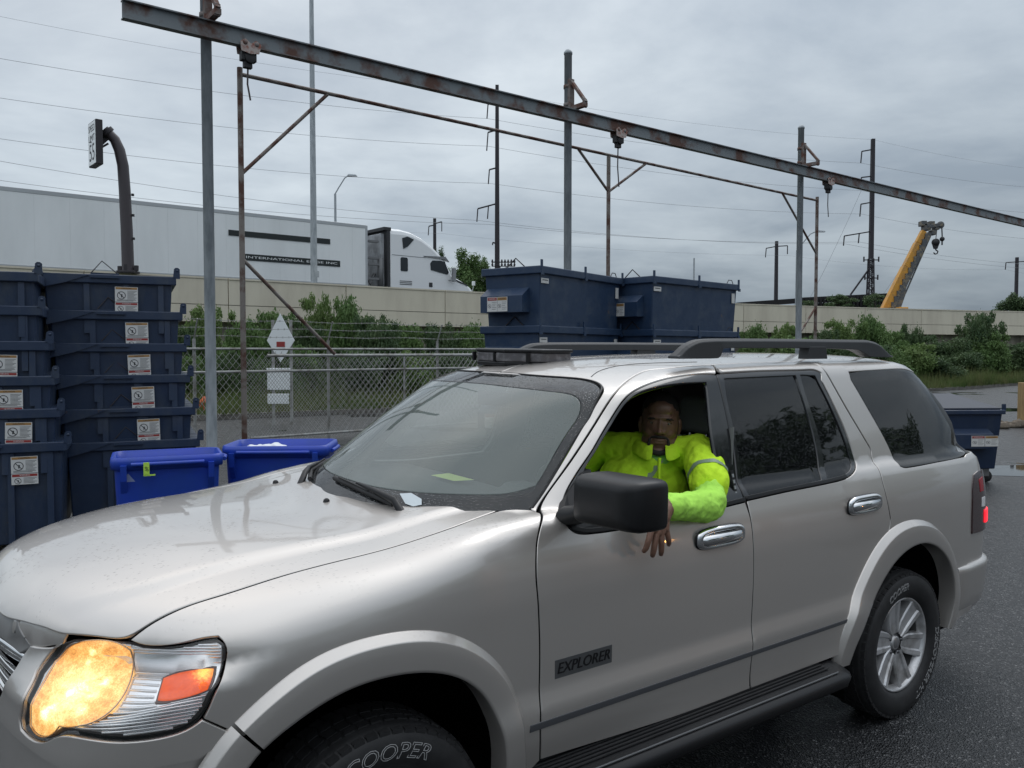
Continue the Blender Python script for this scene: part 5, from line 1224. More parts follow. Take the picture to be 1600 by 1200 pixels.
def leaf_mat(name, c1, c2, sc=.9):
    m = bpy.data.materials.new(name); m.use_nodes = True; t = m.node_tree; b = t.nodes['Principled BSDF']; N = t.nodes.new
    tco = N('ShaderNodeTexCoord'); n = N('ShaderNodeTexNoise'); n.inputs['Scale'].default_value = sc; n.inputs['Detail'].default_value = 9; n.inputs['Roughness'].default_value = .75; t.links.new(tco.outputs['Object'], n.inputs['Vector'])
    mr = N('ShaderNodeMapRange'); mr.inputs['From Min'].default_value = .38; mr.inputs['From Max'].default_value = .62; t.links.new(n.outputs['Fac'], mr.inputs['Value'])
    mx = N('ShaderNodeMix'); mx.data_type = 'RGBA'; mx.inputs['A'].default_value = (*c1,1); mx.inputs['B'].default_value = (*c2,1); t.links.new(mr.outputs[0], mx.inputs['Factor']); t.links.new(mx.outputs['Result'], b.inputs['Base Color'])
    b.inputs['Roughness'].default_value = .6; b.inputs['Specular IOR Level'].default_value = .3
    tl_ = N('ShaderNodeBsdfTranslucent'); t.links.new(mx.outputs['Result'], tl_.inputs[0]); ms_ = N('ShaderNodeMixShader'); ms_.inputs[0].default_value = .25
    o = t.nodes['Material Output']; t.links.new(b.outputs[0], ms_.inputs[1]); t.links.new(tl_.outputs[0], ms_.inputs[2]); t.links.new(ms_.outputs[0], o.inputs[0])
    return m
BLADE = leaf_mat('grass_blades', (.080,.125,.034), (.16,.165,.07), .6)
V, n = grass_mesh(150000, 3, .18, .70); gr = np_mesh('grass', V, n, 3, BLADE); tag(gr, 'long unmown grass on the bank by the road', 'grass', kind='stuff')

# ---- highway wall
wall = empty('highway_wall', 'long cream concrete barrier wall of the raised highway', 'wall', (0,0,0))
ws_ = walk(WS, 4.9)
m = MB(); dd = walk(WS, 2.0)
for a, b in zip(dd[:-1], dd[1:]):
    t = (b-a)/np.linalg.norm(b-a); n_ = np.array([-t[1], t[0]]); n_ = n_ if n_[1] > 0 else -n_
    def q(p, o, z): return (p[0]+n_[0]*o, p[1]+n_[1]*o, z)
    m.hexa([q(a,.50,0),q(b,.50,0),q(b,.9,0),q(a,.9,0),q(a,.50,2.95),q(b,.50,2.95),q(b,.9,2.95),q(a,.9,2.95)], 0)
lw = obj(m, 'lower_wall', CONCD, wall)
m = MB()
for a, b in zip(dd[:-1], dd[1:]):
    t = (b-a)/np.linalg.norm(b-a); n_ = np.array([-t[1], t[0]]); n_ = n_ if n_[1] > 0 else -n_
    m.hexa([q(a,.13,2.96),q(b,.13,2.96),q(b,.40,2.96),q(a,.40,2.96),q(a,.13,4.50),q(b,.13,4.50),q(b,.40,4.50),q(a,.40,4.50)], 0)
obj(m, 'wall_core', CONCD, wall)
for a, b in zip(ws_[:-1], ws_[1:]):
    if a[0] < -26 or a[0] > 62: continue
    t = (b-a)/np.linalg.norm(b-a); n_ = np.array([-t[1], t[0]]); n_ = n_ if n_[1] > 0 else -n_
    a2 = a+t*.018; b2 = b-t*.018; jit = rnd.uniform(-.008,.008)
    for z0, z1 in ((2.90,3.515),(3.54,4.47)):
        m = MB(); m.hexa([q(a2,jit,z0),q(b2,jit,z0),q(b2,.12,z0),q(a2,.12,z0),q(a2,jit,z1),q(b2,jit,z1),q(b2,.12,z1),q(a2,.12,z1)]); o = obj(m, 'concrete_panel', CONC, wall)
    m = MB(); m.hexa([q(a2,-.03,4.475),q(b2,-.03,4.475),q(b2,.44,4.505),q(a2,.44,4.505),q(a2,-.03,4.54),q(b2,-.03,4.54),q(b2,.44,4.56),q(a2,.44,4.56)]); obj(m, 'wall_coping', CONC, wall)
# highway deck behind it
m = MB(); far = WS+np.array([-6,22.0]); 
for i in range(len(WS)-1):
    a, b = WS[i], WS[i+1]; c, d = far[i+1], far[i]
    m.hexa([(a[0]-.3,a[1]+.95,3.0),(b[0]-.3,b[1]+.95,3.0),(c[0],c[1],3.0),(d[0],d[1],3.0),(a[0]-.3,a[1]+.95,3.75),(b[0]-.3,b[1]+.95,3.75),(c[0],c[1],3.75),(d[0],d[1],3.75)])
dk = obj(m, 'highway_deck', mat('deck_asphalt', (.06,.06,.062), .8)); tag(dk, 'raised highway roadway behind the cream wall', kind='structure')

# ---- semi truck
T0 = Vector((-6.92,40.0,3.75)); td = Vector((.775,.632,0)).normalized(); tn = Vector((-td.y, td.x, 0))   # tn: away from the camera
truck = empty('semi_truck', 'white semi truck with long box trailer passing on the highway', 'truck', tuple(T0), math.atan2(td.y, td.x))
m = MB(); m.box((-16.15,0,1.12),(0,2.6,4.0)); bx = obj(m, 'trailer_box', WHITE, truck); bevel(bx, .04, 2)
m = MB(); m.box((-16.17,-.012,3.90),(.01,2.61,4.06)); m.box((-16.17,-.014,1.05),(.01,2.61,1.24)); m.box((-.10,-.016,1.1),(.02,2.62,4.05)); bevel(obj(m, 'trailer_rail', mat('trailer_aluminium', (.45,.47,.48), .4, .5), bx), .01, 1)
m = MB()
for k in range(13): m.box((-15.2+k*1.2,-.006,1.24),(-15.19+k*1.2,.0,3.9))
tag(obj(m, 'trailer_seams', mat('seam_grey', (.74,.765,.765), .5), bx), kind='stuff')
def decal(x0, x1, z0, z1, txt):
    mm = MB(); mm.box((x0,-.026,z0),(x1,-.004,z1), 0)
    if txt:
        v, f = text_mesh(txt, .22); xs = [a[0] for a in v]; k = (x1-x0-.3)/(max(xs)-min(xs)); xm = (max(xs)+min(xs))/2
        mm.add([((x0+x1)/2+(a[0]-xm)*k, -.030, (z0+z1)/2+a[1]*.62) for a in v], f, 1)
    obj(mm, 'trailer_lettering', [mat('black_vinyl', (.012,.018,.018), .5), WHITE], bx, fix=False)
decal(-6.7,-1.95,3.00,3.24,None); decal(-6.1,-1.45,1.99,2.27,'INTERNATIONAL EDGE INC')
m = MB()
for x in (-15.0,-13.7):
    for y in (.15,.55,1.8,2.2): m = MB(); m.lathe([(.05,-.12),(.50,-.12),(.52,0),(.50,.12),(.05,.12)], (x,y+.1,.52), 1, 18); obj(m, 'wheel', RUBBER, bx)
# tractor: side profile with a real cross-section
prof = [(1.28,.7),(1.28,4.05),(1.9,4.06),(2.5,3.98),(3.1,3.76),(3.7,3.42),(4.2,3.04),(4.45,2.80),(4.60,2.68),(5.0,1.98),(5.3,1.84),(5.8,1.62),(6.25,1.34),(6.5,1.05),(6.62,.6),(6.62,.35),(1.3,.4)]
n = len(prof); secs = [(0.0,.90),(.06,.97),(.25,1.0),(2.25,1.0),(2.44,.97),(2.5,.90)]
vs = []; cx, cz = 3.4, 1.2
for y, k in secs:
    for x, z in prof: vs.append((cx+(x-cx)*k if x > 1.4 else x, y, cz+(z-cz)*k if z > 1.5 else z))
fs = [(i*n+j, (i+1)*n+j, (i+1)*n+(j+1) % n, i*n+(j+1) % n) for i in range(len(secs)-1) for j in range(n)]+[tuple(range(n)), tuple(range((len(secs)-1)*n, len(secs)*n))[::-1]]
m = MB(); m.add(vs, fs, 0, False); cab_ = obj(m, 'cab', mat('truck_white_gloss', (.78,.80,.81), .25, coat=.6), truck); bevel(cab_, .05, 3)
GL = mat('truck_window', (.015,.02,.024), .1)
def plate(poly, y0, y1, nm, mt, par): mm = MB(); mm.prism(poly, 1, y0, y1); o = obj(mm, nm, mt, par); return o
plate([(1.95,3.62),(2.25,3.72),(2.62,3.60),(2.25,3.22),(2.0,3.1)], -.03, .1, 'sleeper_window', GL, cab_)
w_ = plate([(1.88,2.0),(2.22,2.0),(2.26,2.05),(2.26,2.62),(2.2,2.68),(1.9,2.68),(1.85,2.62),(1.85,2.05)], -.02, .1, 'sleeper_window', GL, cab_)
plate([(3.62,2.16),(4.62,1.98),(4.72,2.1),(4.46,2.62),(4.2,2.66),(3.72,2.64),(3.6,2.5)], -.03, .1, 'door_window', GL, cab_)
plate([(3.2,2.80),(4.45,2.74),(4.75,2.62),(4.5,2.88),(3.2,2.84)], -.05, .1, 'cab_seam', mat('cab_grey_trim', (.2,.21,.22), .5), cab_)  # mid grey strip across the cab side
plate([(1.36,2.78),(3.3,2.76),(3.3,2.74),(1.36,2.755)], -.012, .1, 'cab_seam', mat('cab_grey_trim', (.2,.21,.22), .5), cab_)
for zz in (1.34,1.42,1.50): plate([(1.8,zz),(2.5,zz),(2.5,zz+.03),(1.8,zz+.03)], -.015, .1, 'vent_slot', TRUCKG, cab_)
plate([(3.52,1.30),(3.72,1.30),(3.72,1.52),(3.52,1.52)], -.02, .1, 'side_marker', TRUCKG, cab_)
plate([(5.05,1.80),(5.9,1.52),(5.95,1.46),(5.3,1.62)], -.02, .1, 'hood_intake', TRUCKG, cab_)
m = MB(); m.box((4.80,-.32,1.62),(4.98,-.12,2.32)); m.bar((4.72,0,1.70),(4.88,-.2,1.72),.05,.05); bevel(obj(m, 'door_mirror', mat('mirror_grey', (.25,.26,.27), .4), cab_), .03, 2)
m = MB(); m.box((6.22,-.10,1.50),(6.36,.02,1.72)); m.bar((6.25,0,1.2),(6.28,-.04,1.5),.03,.03); bevel(obj(m, 'hood_mirror', WHITE, cab_), .02, 2)
m = MB(); m.box((1.12,0.02,.8),(1.27,2.48,3.95)); m.box((.92,.0,3.93),(1.32,2.5,4.08)); obj(m, 'roof_fairing_back', TRUCKG, truck)
m = MB(); m.box((.90,.30,.8),(1.115,2.3,3.8)); bevel(obj(m, 'cab_rear_wall', mat('cab_rear_grey', (.42,.44,.46), .6, var=(2,(.25,.26,.27),.42,.6)), truck), .03, 2)
m = MB(); m.box((.05,.3,.7),(.95,2.3,1.05)); m.box((.1,.9,1.1),(.16,1.1,3.7))
for z in (1.5,2.2,2.5,3.3): m.box((.0,.1,z),(.7,.3,z+.10))
m.tube([(.1,.8,2.0),(.5,.6,1.3),(.9,.8,1.9)], .04, 6); m.tube([(.1,1.0,2.0),(.5,.9,1.4),(.9,1.0,1.9)], .04, 6); m.lathe([(.02,1.2),(.14,1.2),(.14,2.6),(.02,2.6)], (.85,.25,0), 2, 12)
obj(m, 'gap_equipment', mat('gap_steel', (.16,.165,.17), .6), truck)
m = MB()
for x in (1.4,2.7,5.6):
    for y in (.2,2.2): m = MB(); m.lathe([(.05,-.15),(.50,-.15),(.52,0),(.50,.15),(.05,.15)], (x,y,.52), 1, 18); obj(m, 'wheel', RUBBER, truck)

# ---- monorail beam on posts
bd_ = Vector((.7835,.6214,0)); bp_ = Vector((-.6214,.7835,0)); B0 = Vector((-5.35,14.5,0))
gan = empty('overhead_beam_frame', 'long weathered steel I-beam carried on tall grey posts', 'beam', (0,0,0))
def ibeam(a, b, h, w, tf, tw, nm, mt, par):
    mm = MB(); a = Vector(a); b = Vector(b)
    up = Vector((0,0,1)); mm.bar(a+up*(h/2-tf/2), b+up*(h/2-tf/2), w, tf); mm.bar(a-up*(h/2-tf/2), b-up*(h/2-tf/2), w, tf); mm.bar(a, b, tw, h-2*tf-.004)
    o = obj(mm, nm, mt, par); return o
ends = [-1.25,4.2,12.5,21.5,36,48]
for i in range(5):
    a = B0+bd_*(ends[i]+.004); b = B0+bd_*ends[i+1]; a.z = b.z = 7.36; ibeam(a, b, .31, .15, .022, .016, 'beam', BEAM, gan)
def post(s, z1, r=.094):
    c = B0+bd_*s+bp_*.30; m = MB(); m.lathe([(r,0),(r*.98,z1-.05),(r*1.1,z1-.05),(r*1.1,z1),(r*.6,z1+.06),(.0,z1+.08)], (c.x,c.y,0), 2, 20); obj(m, 'post', GALV, gan)
    a = B0+bd_*s; m = MB(); z0 = 7.54
    m.bar(c-bp_*.10+Vector((0,0,z0)), c-bp_*.10+Vector((0,0,z0+.75)), .14, .09, up=tuple(bp_))
    m.bar(c-bp_*.06+Vector((0,0,z0+.05)), a-bp_*.32+Vector((0,0,z0+.05)), .12, .10)
    m.bar(c-bp_*.12+Vector((0,0,z0+.70)), a-bp_*.32+Vector((0,0,z0+.10)), .09, .06)
    m.bar(a-bp_*.28+Vector((0,0,z0-.02)), a-bp_*.28+Vector((0,0,z0+.18)), .10,.05, up=tuple(bp_))
    m.lathe([(r+.004,z0+.12),(r+.016,z0+.12),(r+.016,z0+.20),(r+.004,z0+.20)], (c.x,c.y,0), 2, 16); m.lathe([(r+.004,z0+.55),(r+.016,z0+.55),(r+.016,z0+.63),(r+.004,z0+.63)], (c.x,c.y,0), 2, 16)
    obj(m, 'bracket', RUST, gan)
post(.20,9.1); post(8.78,8.95); post(18.6,8.8); post(44,8.8)
# trolleys on the lower flange
def trolley(s, lab, L_):
    p = B0+bd_*s; p.z = 7.2
    t = empty('chain_trolley', lab, 'hoist trolley', tuple(p), math.atan2(bd_.y, bd_.x), 'hoist trolleys hanging from the beam')
    for sy in (-1,1):
        m = MB(); m.prism([(-.17,-.10),(-.19,.06),(-.10,.12),(0,.05),(.10,.12),(.19,.06),(.15,-.10),(0,-.13)], 1, sy*.095, sy*.115); pl = obj(m, 'side_plate', mat('pale_rusty_paint', (.42,.36,.33), .6, var=(9,(.25,.08,.05),.45,.6)), t)
        for x in (-.105,.105):
            m = MB(); m.lathe([(0,sy*.05),(.055,sy*.05),(.06,sy*.09),(.035,sy*.13),(0,sy*.135)], (x,0,.055), 1, 14); obj(m, 'wheel', RUST, pl)
    m = MB(); m.box((-.15,-.07,-.24),(.12,.07,-.08)); m.box((-.10,-.05,-.36),(.05,.05,-.23)); m.lathe([(0,-.09),(.10,-.09),(.10,.09),(0,.09)], (.0,0,-.18), 1, 14); bevel(obj(m, 'hoist_body', mat('black_hoist', (.012,.012,.014), .6), t), .01, 2)
    m = MB(); m.tube([(-.02,0,-.36),(-.03,0,-.36-L_*.5),(.02,0,-.36-L_)], .016, 6); obj(m, 'load_chain', mat('chain_rust', (.05,.04,.04), .6), t)
trolley(.85,'rusty white trolley hoist on the beam near the left grey post', .55); trolley(10.2,'pale trolley hoist hanging from the beam right of the middle post', .95); trolley(19.7,'small trolley hoist on the beam beside the right grey post', .75)

# ---- pipe frame over the gate
G0 = Vector((-5.0,15.5,0)); gd = Vector((.766,.643,0)); gn = Vector((-.643,.766,0))
fr = empty('pipe_gate_frame', 'thin rusty pipe frame with diagonal braces over the fence', 'pipe frame', (0,0,0))
def gp_(s, z, o=0): v = G0+gd*s+gn*o; return (v.x, v.y, z)
def pipe(a, b, r, nm, mt=PIPE, par=fr, n=12): m = MB(); m.tube([a, b], r, n); return obj(m, nm, mt, par)
S1, S2, S3 = 0, 9.8, 20.0
for s, r in ((S1,.052),(S2,.052),(S3,.055)): pipe(gp_(s,0), gp_(s,7.02 if s != S2 else 6.86), r, 'post')
pipe(gp_(0,6.90), gp_(20,6.90), .038, 'top_rail')
for a, b in ((gp_(0,5.08),gp_(1.77,6.88)),(gp_(0,3.53),gp_(1.88,1.76)),(gp_(S2,5.95),gp_(S2-1.1,6.88)),(gp_(S2,5.95),gp_(S2+1.45,6.88)),(gp_(S3,5.1),gp_(S3-2.1,6.88)),(gp_(S3,3.3),gp_(S3-1.4,2.0))): pipe(a, b, .035, 'brace')

# ---- chain link fence
fen = empty('chain_link_fence', 'chain link fence with barbed wire along the edge of the lot', 'fence', (0,0,0))
FO = .55; GALF = mat('fence_galvanised', (.34,.345,.335), .5, .1, var=(6,(.18,.17,.15),.45,.65))
f0, f1 = -6.5, 16.0
m = MB(); m.tube([gp_(f0,1.86,FO), gp_(f1,1.86,FO)], .022, 8); obj(m, 'top_rail', GALF, fen)
for s in np.arange(f0, f1+.1, 2.75):
    s = s+.30; m = MB(); m.tube([gp_(s,0,FO+.05), gp_(s,2.05,FO+.05)], .030, 10); m.tube([gp_(s,2.03,FO+.05), gp_(s+.0,2.42,FO-.15)], .014, 6); obj(m, 'post', GALF, fen)
for z, o in ((2.10,.02),(2.25,-.06),(2.40,-.14)):
    m = MB(); pts = [gp_(s, z+.012*math.sin(s*3.1+z*7), FO+o) for s in np.arange(f0, f1, .45)]; m.tube(pts, .0045, 5)
    for s in np.arange(f0, f1, .13): c = Vector(gp_(s, z+.012*math.sin(s*3.1+z*7), FO+o)); m.bar(c+Vector((-.012,0,-.022)), c+Vector((.012,0,.022)), .004,.004); m.bar(c+Vector((.012,0,-.022)), c+Vector((-.012,0,.022)), .004,.004)
    tag(obj(m, 'barbed_wire', GALF, fen), kind='stuff')
# woven wire: each wire zigzags, links catch the next
def mesh_wires(s0, s1, z0, z1, o, a=.066):
    V = []; F = []; N = int((s1-s0)/a); K = int((z1-z0)/a/1.2); r = .0055; k = 0
    X = np.array([gd.x, gd.y, 0]); Nn = np.array([gn.x, gn.y, 0]); o0 = np.array([G0.x, G0.y, 0])
    for i in range(N):
        pts = []
        for j in range(K+1): pts.append(o0+X*(s0+i*a+(a/2 if (i+j) % 2 else -a/2)*1.04)+Nn*(o+(.004 if (i+j) % 2 else -.004))+np.array([0,0,z0+j*a*1.2]))
        pts = np.array(pts)
        if True: pts = np.concatenate([pts, [pts[-1]+X*.012+[0,0,.03]]])
        for p in pts: V += [p+X*r, p-X*.5*r+Nn*.87*r, p-X*.5*r-Nn*.87*r]
        n = len(pts)
        for j in range(n-1):
            for q_ in range(3): F.append((k+j*3+q_, k+j*3+(q_+1) % 3, k+j*3+3+(q_+1) % 3, k+j*3+3+q_))
        k += 3*n
    return V, F
V, F = mesh_wires(f0, f1, .04, 1.86, FO-.02); me = bpy.data.meshes.new('wire_mesh'); me.from_pydata([tuple(v) for v in V], [], F); wm = link('wire_mesh', me, fen, GALF); tag(wm, kind='stuff')
# sliding gate in front of it
V, F = mesh_wires(.1, 9.4, .14, 1.72, .235, .066); gate_v, gate_f = V, F
gt = empty('sliding_gate', 'low tubular sliding gate in front of the chain link fence', 'gate', (0,0,0))
me = bpy.data.meshes.new('gate_mesh'); me.from_pydata([tuple(v) for v in gate_v], [], gate_f); wm = link('gate_mesh', me, gt, GALF); tag(wm, kind='stuff')
pipe(gp_(.55,1.73,.2), gp_(9.5,1.73,.2), .030, 'rail', GALF, gt); pipe(gp_(-1.2,1.43,.2), gp_(9.5,1.43,.2), .024, 'rail', GALF, gt); pipe(gp_(.2,.16,.2), gp_(9.5,.16,.2), .024, 'rail', GALF, gt)
for s in (3.65,6.4,9.4): pipe(gp_(s,.1,.2), gp_(s,1.70,.2), .024, 'upright', GALF, gt)

# ---- speed limit sign on its bent arm
p = W(203,420,28.9); sg_ = empty('speed_limit_sign', 'SPEED LIMIT 55 sign box on a bent dark arm above the highway wall', 'road sign', (p.x, p.y, 4.55))
ARM = mat('dark_brown_arm', (.055,.045,.050), .5, coat=.1)
def loc(px, py, D): return W(px, py, D)-Vector((p.x, p.y, 4.55))
m = MB(); pts = [(0,0,0),tuple(loc(202,360,28.9)),tuple(loc(200,300,28.85)),tuple(loc(198,262,28.8)),tuple(loc(193,238,28.75)),tuple(loc(186,222,28.7)),tuple(loc(176,212,28.6))]
m.tube(pts, [.20,.195,.19,.185,.18,.17,.165], 18); obj(m, 'arm', ARM, sg_)
m = MB(); a = Vector(pts[-1]); dirn = (Vector(pts[-1])-Vector(pts[-2])).normalized(); m.tube([a-dirn*.03, a+dirn*.10], .23, 16); m.tube([a+dirn*.1, a+dirn*.16], .15, 12); obj(m, 'flange', POLE, sg_)
m = MB(); m.box((-.30,-.25,-.05),(.30,.25,.03)); m.box((-.06,-.2,.0),(.06,.2,.25)); m.box((-.35,-.05,.03),(-.22,.05,.2)); m.box((.22,-.05,.03),(.35,.05,.22)); bevel(obj(m, 'base_plate', POLE, sg_), .01, 1)
for z_ in (1.1,1.9,2.6): m = MB(); m.box((.17,-.04,z_),(.24,.04,z_+.08)); obj(m, 'step_lug', POLE, sg_)
n3 = Vector((-.76,-.65,0)).normalized(); tx = Vector((-n3.y, n3.x, 0)); 
c = loc(151,228,28.3)
M = Matrix(((tx.x, n3.x, 0, c.x),(tx.y, n3.y, 0, c.y),(0,0,1,c.z),(0,0,0,1)))
m = MB(); m.box((-.47,-.22,-.74),(.47,0,.74), 0, M); board_ = obj(m, 'sign_box', POLE, sg_); bevel(board_, .02, 2)
m = MB(); m.box((-.44,.003,-.70),(.44,.012,.70), 0, M); 
for s_, z_, h_ in (('SPEED',.50,.24),('LIMIT',.18,.24),('55',-.30,.62)):
    v, f = text_mesh(s_, h_*1.3); xs = [a[0] for a in v]; k = (.74 if s_ != '55' else .62)/(max(xs)-min(xs)); xm = (max(xs)+min(xs))/2; ym = (max(a[1] for a in v)+min(a[1] for a in v))/2
    m.add([M @ Vector((-(a[0]-xm)*k*1 if (tx.cross(n3)).z > 0 else (a[0]-xm)*k, .016, z_+a[1]-ym)) for a in v], f, 1)
obj(m, 'sign_face', [WHITE, INK], board_, fix=False)
m = MB(); m.bar(c+Vector((.0,.12,-.05)), a+Vector((-.05,0,-.05)), .12, .30); m.bar(c+Vector((0,.1,-.25)), a+Vector((0,0,-.35)), .06, .06); obj(m, 'bracket', POLE, sg_)

# ---- lighting mast and lamps
p = W(492,441,34.4)
ms_ = empty('light_mast', 'very tall slender grey mast in front of the passing truck', 'mast', (p.x, p.y, 4.55))
m = MB(); m.lathe([(.14,0),(.115,6),(.08,13),(.07,14.5)], axis=2, n=16); obj(m, 'shaft', GALV, ms_); m = MB(); m.box((-.22,-.22,0),(.22,.22,.06)); m.box((.12,-.05,.3),(.2,.05,.55)); obj(m, 'base', GALV, ms_)
def lamp(px, pyb, pyt, D, armx, army, lab):
    b = W(px, pyb, D); o = empty('street_lamp', lab, 'street lamp', (b.x, b.y, 3.6), 0, 'curved street lamps beyond the highway')
    t = W(px, pyt, D)-Vector((b.x, b.y, 3.6)); e_ = W(armx, army, D)-Vector((b.x, b.y, 3.6)); m = MB(); m.tube([(0,0,0), tuple(t)], [.11,.08], 10); obj(m, 'pole', GALV, o)
    mid = t*.45+e_*.55; mid.z += (e_.z-t.z)*.28; m = MB(); m.tube([tuple(t), tuple(t*.8+e_*.2+Vector((0,0,(e_.z-t.z)*.12))), tuple(mid), tuple(e_-Vector((.25,0,0)))], .045, 8); obj(m, 'arm', GALV, o)
    m = MB(); m.hexa([tuple(e_+Vector(v)) for v in ((-.35,-.15,-.1),(.35,-.15,-.1),(.35,.15,-.1),(-.35,.15,-.1),(-.3,-.1,.06),(.25,-.1,.02),(.25,.1,.02),(-.3,.1,.06))]); bevel(obj(m, 'lantern', GALV, o), .03, 2)
lamp(526,350,305,60,553,276,'slim curved street lamp standing behind the truck trailer'); lamp(1243,480,392,62,1279,362,'slim curved street lamp half hidden by the right beam post')
p = W(1083,440,52); o = empty('flag_pole', 'short thin bare pole rising behind the navy dumpsters', 'pole', (p.x, p.y, 4)); m = MB(); m.tube([(0,0,0),(0,0,W(1083,404,52).z-4)], .05, 8); obj(m, 'shaft', GALV, o)

# ---- catenary masts of the railway
def rail_pole(px, top, D, w0, w1, arms, lab, brace=None, lattice=False, extra=None, h_arm=None):
    b = W(px, 480, D); zt = W(px, top, D).z; o = empty('power_pole', lab, 'power pole', (b.x, b.y, 2.5), 0, 'dark steel railway power poles')
    k = D/1300; H_ = zt-2.5; m = MB()
    if lattice:
        hl = H_*.42; m.hexa([(-w1/2,-w1/2,hl),(w1/2,-w1/2,hl),(w1/2,w1/2,hl),(-w1/2,w1/2,hl),(-w1*.42,-w1*.42,H_),(w1*.42,-w1*.42,H_),(w1*.42,w1*.42,H_),(-w1*.42,w1*.42,H_)])
        for sx in (-1,1):
            for sy in (-1,1): m.bar((sx*w0/2,sy*w0/2,0), (sx*w1/2,sy*w1/2,hl), .12,.12)
        nz = 16
        for i in range(nz):
            z0, z1 = hl*i/nz, hl*(i+1)/nz; a0 = w0/2+(w1-w0)/2*i/nz; a1 = w0/2+(w1-w0)/2*(i+1)/nz; s = 1 if i % 2 else -1
            for sy in (-1,1): m.bar((-s*a0,sy*a0,z0),(s*a1,sy*a1,z1),.07,.07); m.bar((-a0,sy*a0,z0),(a0,sy*a0,z0),.06,.06); m.bar((sy*a0,-s*a0,z0),(sy*a1,s*a1,z1),.07,.07)
    else:
        m.hexa([(-w0/2,-w0/2,0),(w0/2,-w0/2,0),(w0/2,w0/2,0),(-w0/2,w0/2,0),(-w1/2,-w1/2,H_),(w1/2,-w1/2,H_),(w1/2,w1/2,H_),(-w1/2,w1/2,H_)])
    obj(m, 'pole', POLE, o)
    for (y, dx, dy, drop) in arms:       # arm leaves the pole at pixel row y, reaches dx,dy pixels, drops insulators
        z0 = W(px, y, D).z-2.5; e_ = Vector((dx*k, 0, z0-dy*k)); m = MB(); m.bar((0,0,z0), tuple(e_), .10, .12)
        for f_ in ((1,) if len(drop) == 1 else (1,.45)):
            t = e_*f_+Vector((0,0,z0*(1-f_))) ; t = Vector((e_.x*f_, 0, z0+(e_.z-z0)*f_)); m.bar(tuple(t), tuple(t+Vector(((-.15 if dx < 0 else .0)*drop[0]*k*.5,0,-drop[0]*k))), .10,.10, up=(0,1,0))
        obj(m, 'cross_arm', POLE, o)
    if brace: m = MB(); m.bar((0,0,W(px,brace[0],D).z-2.5), ((brace[1]-px)*k,0,W(px,brace[2],D).z-2.5), .16,.16); obj(m, 'brace', POLE, o)
    if extra:
        for y, x0, x1 in extra:
            m = MB(); z0 = W(px, y, D).z-2.5; m.bar(((x0)*k,0,z0), (x1*k,0,z0), .10,.10); m.bar((x0*k,0,z0-.2),(x0*k,0,z0+.35),.12,.12,up=(0,1,0)); m.bar((x1*k,0,z0-.2),(x1*k,0,z0+.35),.12,.12,up=(0,1,0)); obj(m, 'cross_arm', POLE, o)
    return o
pA = rail_pole(777,139,75,.50,.30,[(165,-14,3,(22,)),(207,-14,4,(28,)),(265,-12,3,(22,)),(320,-30,8,(20,1)),(382,-7,-2,(4,))], 'tallest dark power pole standing behind the middle of the beam')
pB = rail_pole(1358,221,90,.75,.42,[(237,-17,3,(18,)),(278,-17,2,(18,)),(318,-17,3,(19,)),(363,-42,7,(15,1))], 'dark lattice power pole with side brace left of the yellow crane', (417,1327,461), True, [(407,-11,12),(435,-9,11)])
rail_pole(1211,378,110,.60,.42,[(386,-16,3,(14,)),(386,17,-1,(13,))], 'short dark lattice pole with two drooping arms beside right post', None, True)
rail_pole(680,343,100,.42,.34,[(353,-9,2,(14,)),(351,11,-3,(15,))], 'short dark pole with two drooping arms behind the truck cab')
rail_pole(1585,403,120,.40,.34,[(410,-17,1,(11,)),(410,20,-1,(11,))], 'dark pole at the right edge above the far bushes')
# insulator rack at the foot of the tallest pole
p = W(787,414,74); m = MB()
o = empty('insulator_rack', 'small rack of insulators at the foot of tallest pole', 'insulator rack', tuple(p))
for z in (-.15,.2): m.bar((-1.0,0,z),(1.0,0,z),.08,.08)
for i in range(8): m.lathe([(.05,-.3),(.10,-.1),(.05,.0),(.10,.15),(.04,.35)], (-1+i*.28,0,.1), 2, 6)
m.bar((-.4,0,-.9),(-.3,0,-.2),.08,.08); m.bar((.5,0,-.9),(.2,0,-.2),.08,.08); obj(m, 'rack', POLE, o)

# ---- wires: a, b and c are places on the left, at the tall pole and at the lattice pole
def cable(lab, pts, r=.028, sag=.6, D=None):
    m = MB(); P = []
    for (a, b) in zip(pts[:-1], pts[1:]):
        A = W(*a); B = W(*b)
        for i in range(12):
            t = i/12; q = A.lerp(B, t); q.z -= sag*4*t*(1-t); P.append(q)
    P.append(W(*pts[-1])); m.tube(P, r, 5); o = obj(m, 'power_line', WIRE); tag(o, lab, 'power line', 'power lines crossing the grey sky')
cs = [('highest faint wire from the upper left corner', [(-60,20,52),(777,150,75),(1358,222,90),(1700,275,105)]),
      ('wire second from the top crossing behind the beam', [(-60,86,52),(763,190,75),(1341,258,90),(1700,300,105)]),
      ('wire third from the top crossing behind the beam', [(-60,148,52),(763,232,75),(1341,300,90),(1700,338,105)]),
      ('dark wire running just above the speed limit sign', [(-60,211,52),(765,289,75),(1341,336,90),(1700,380,105)]),
      ('upper wire of the close pair below the long arm', [(-60,243,52),(747,346,75),(1316,382,90),(1700,425,105)]),
      ('lower wire of the close pair below the long arm', [(-60,275,52),(763,352,75),(1338,379,90),(1700,418,105)]),
      ('lowest faint wire passing near the truck roof', [(-60,300,60),(690,366,100),(1228,400,110),(1568,422,120),(1760,440,130)])]
for lab, pts in cs: cable(lab, pts, .014 if 'faint' not in lab else .009)
cable('thin guy wire slanting down from lattice pole top', [(1341,300,90),(1262,470,90)], .016, .3)
cable('thin guy wire slanting down beside the yellow crane boom', [(1430,380,88),(1374,466,88)], .016, .1)

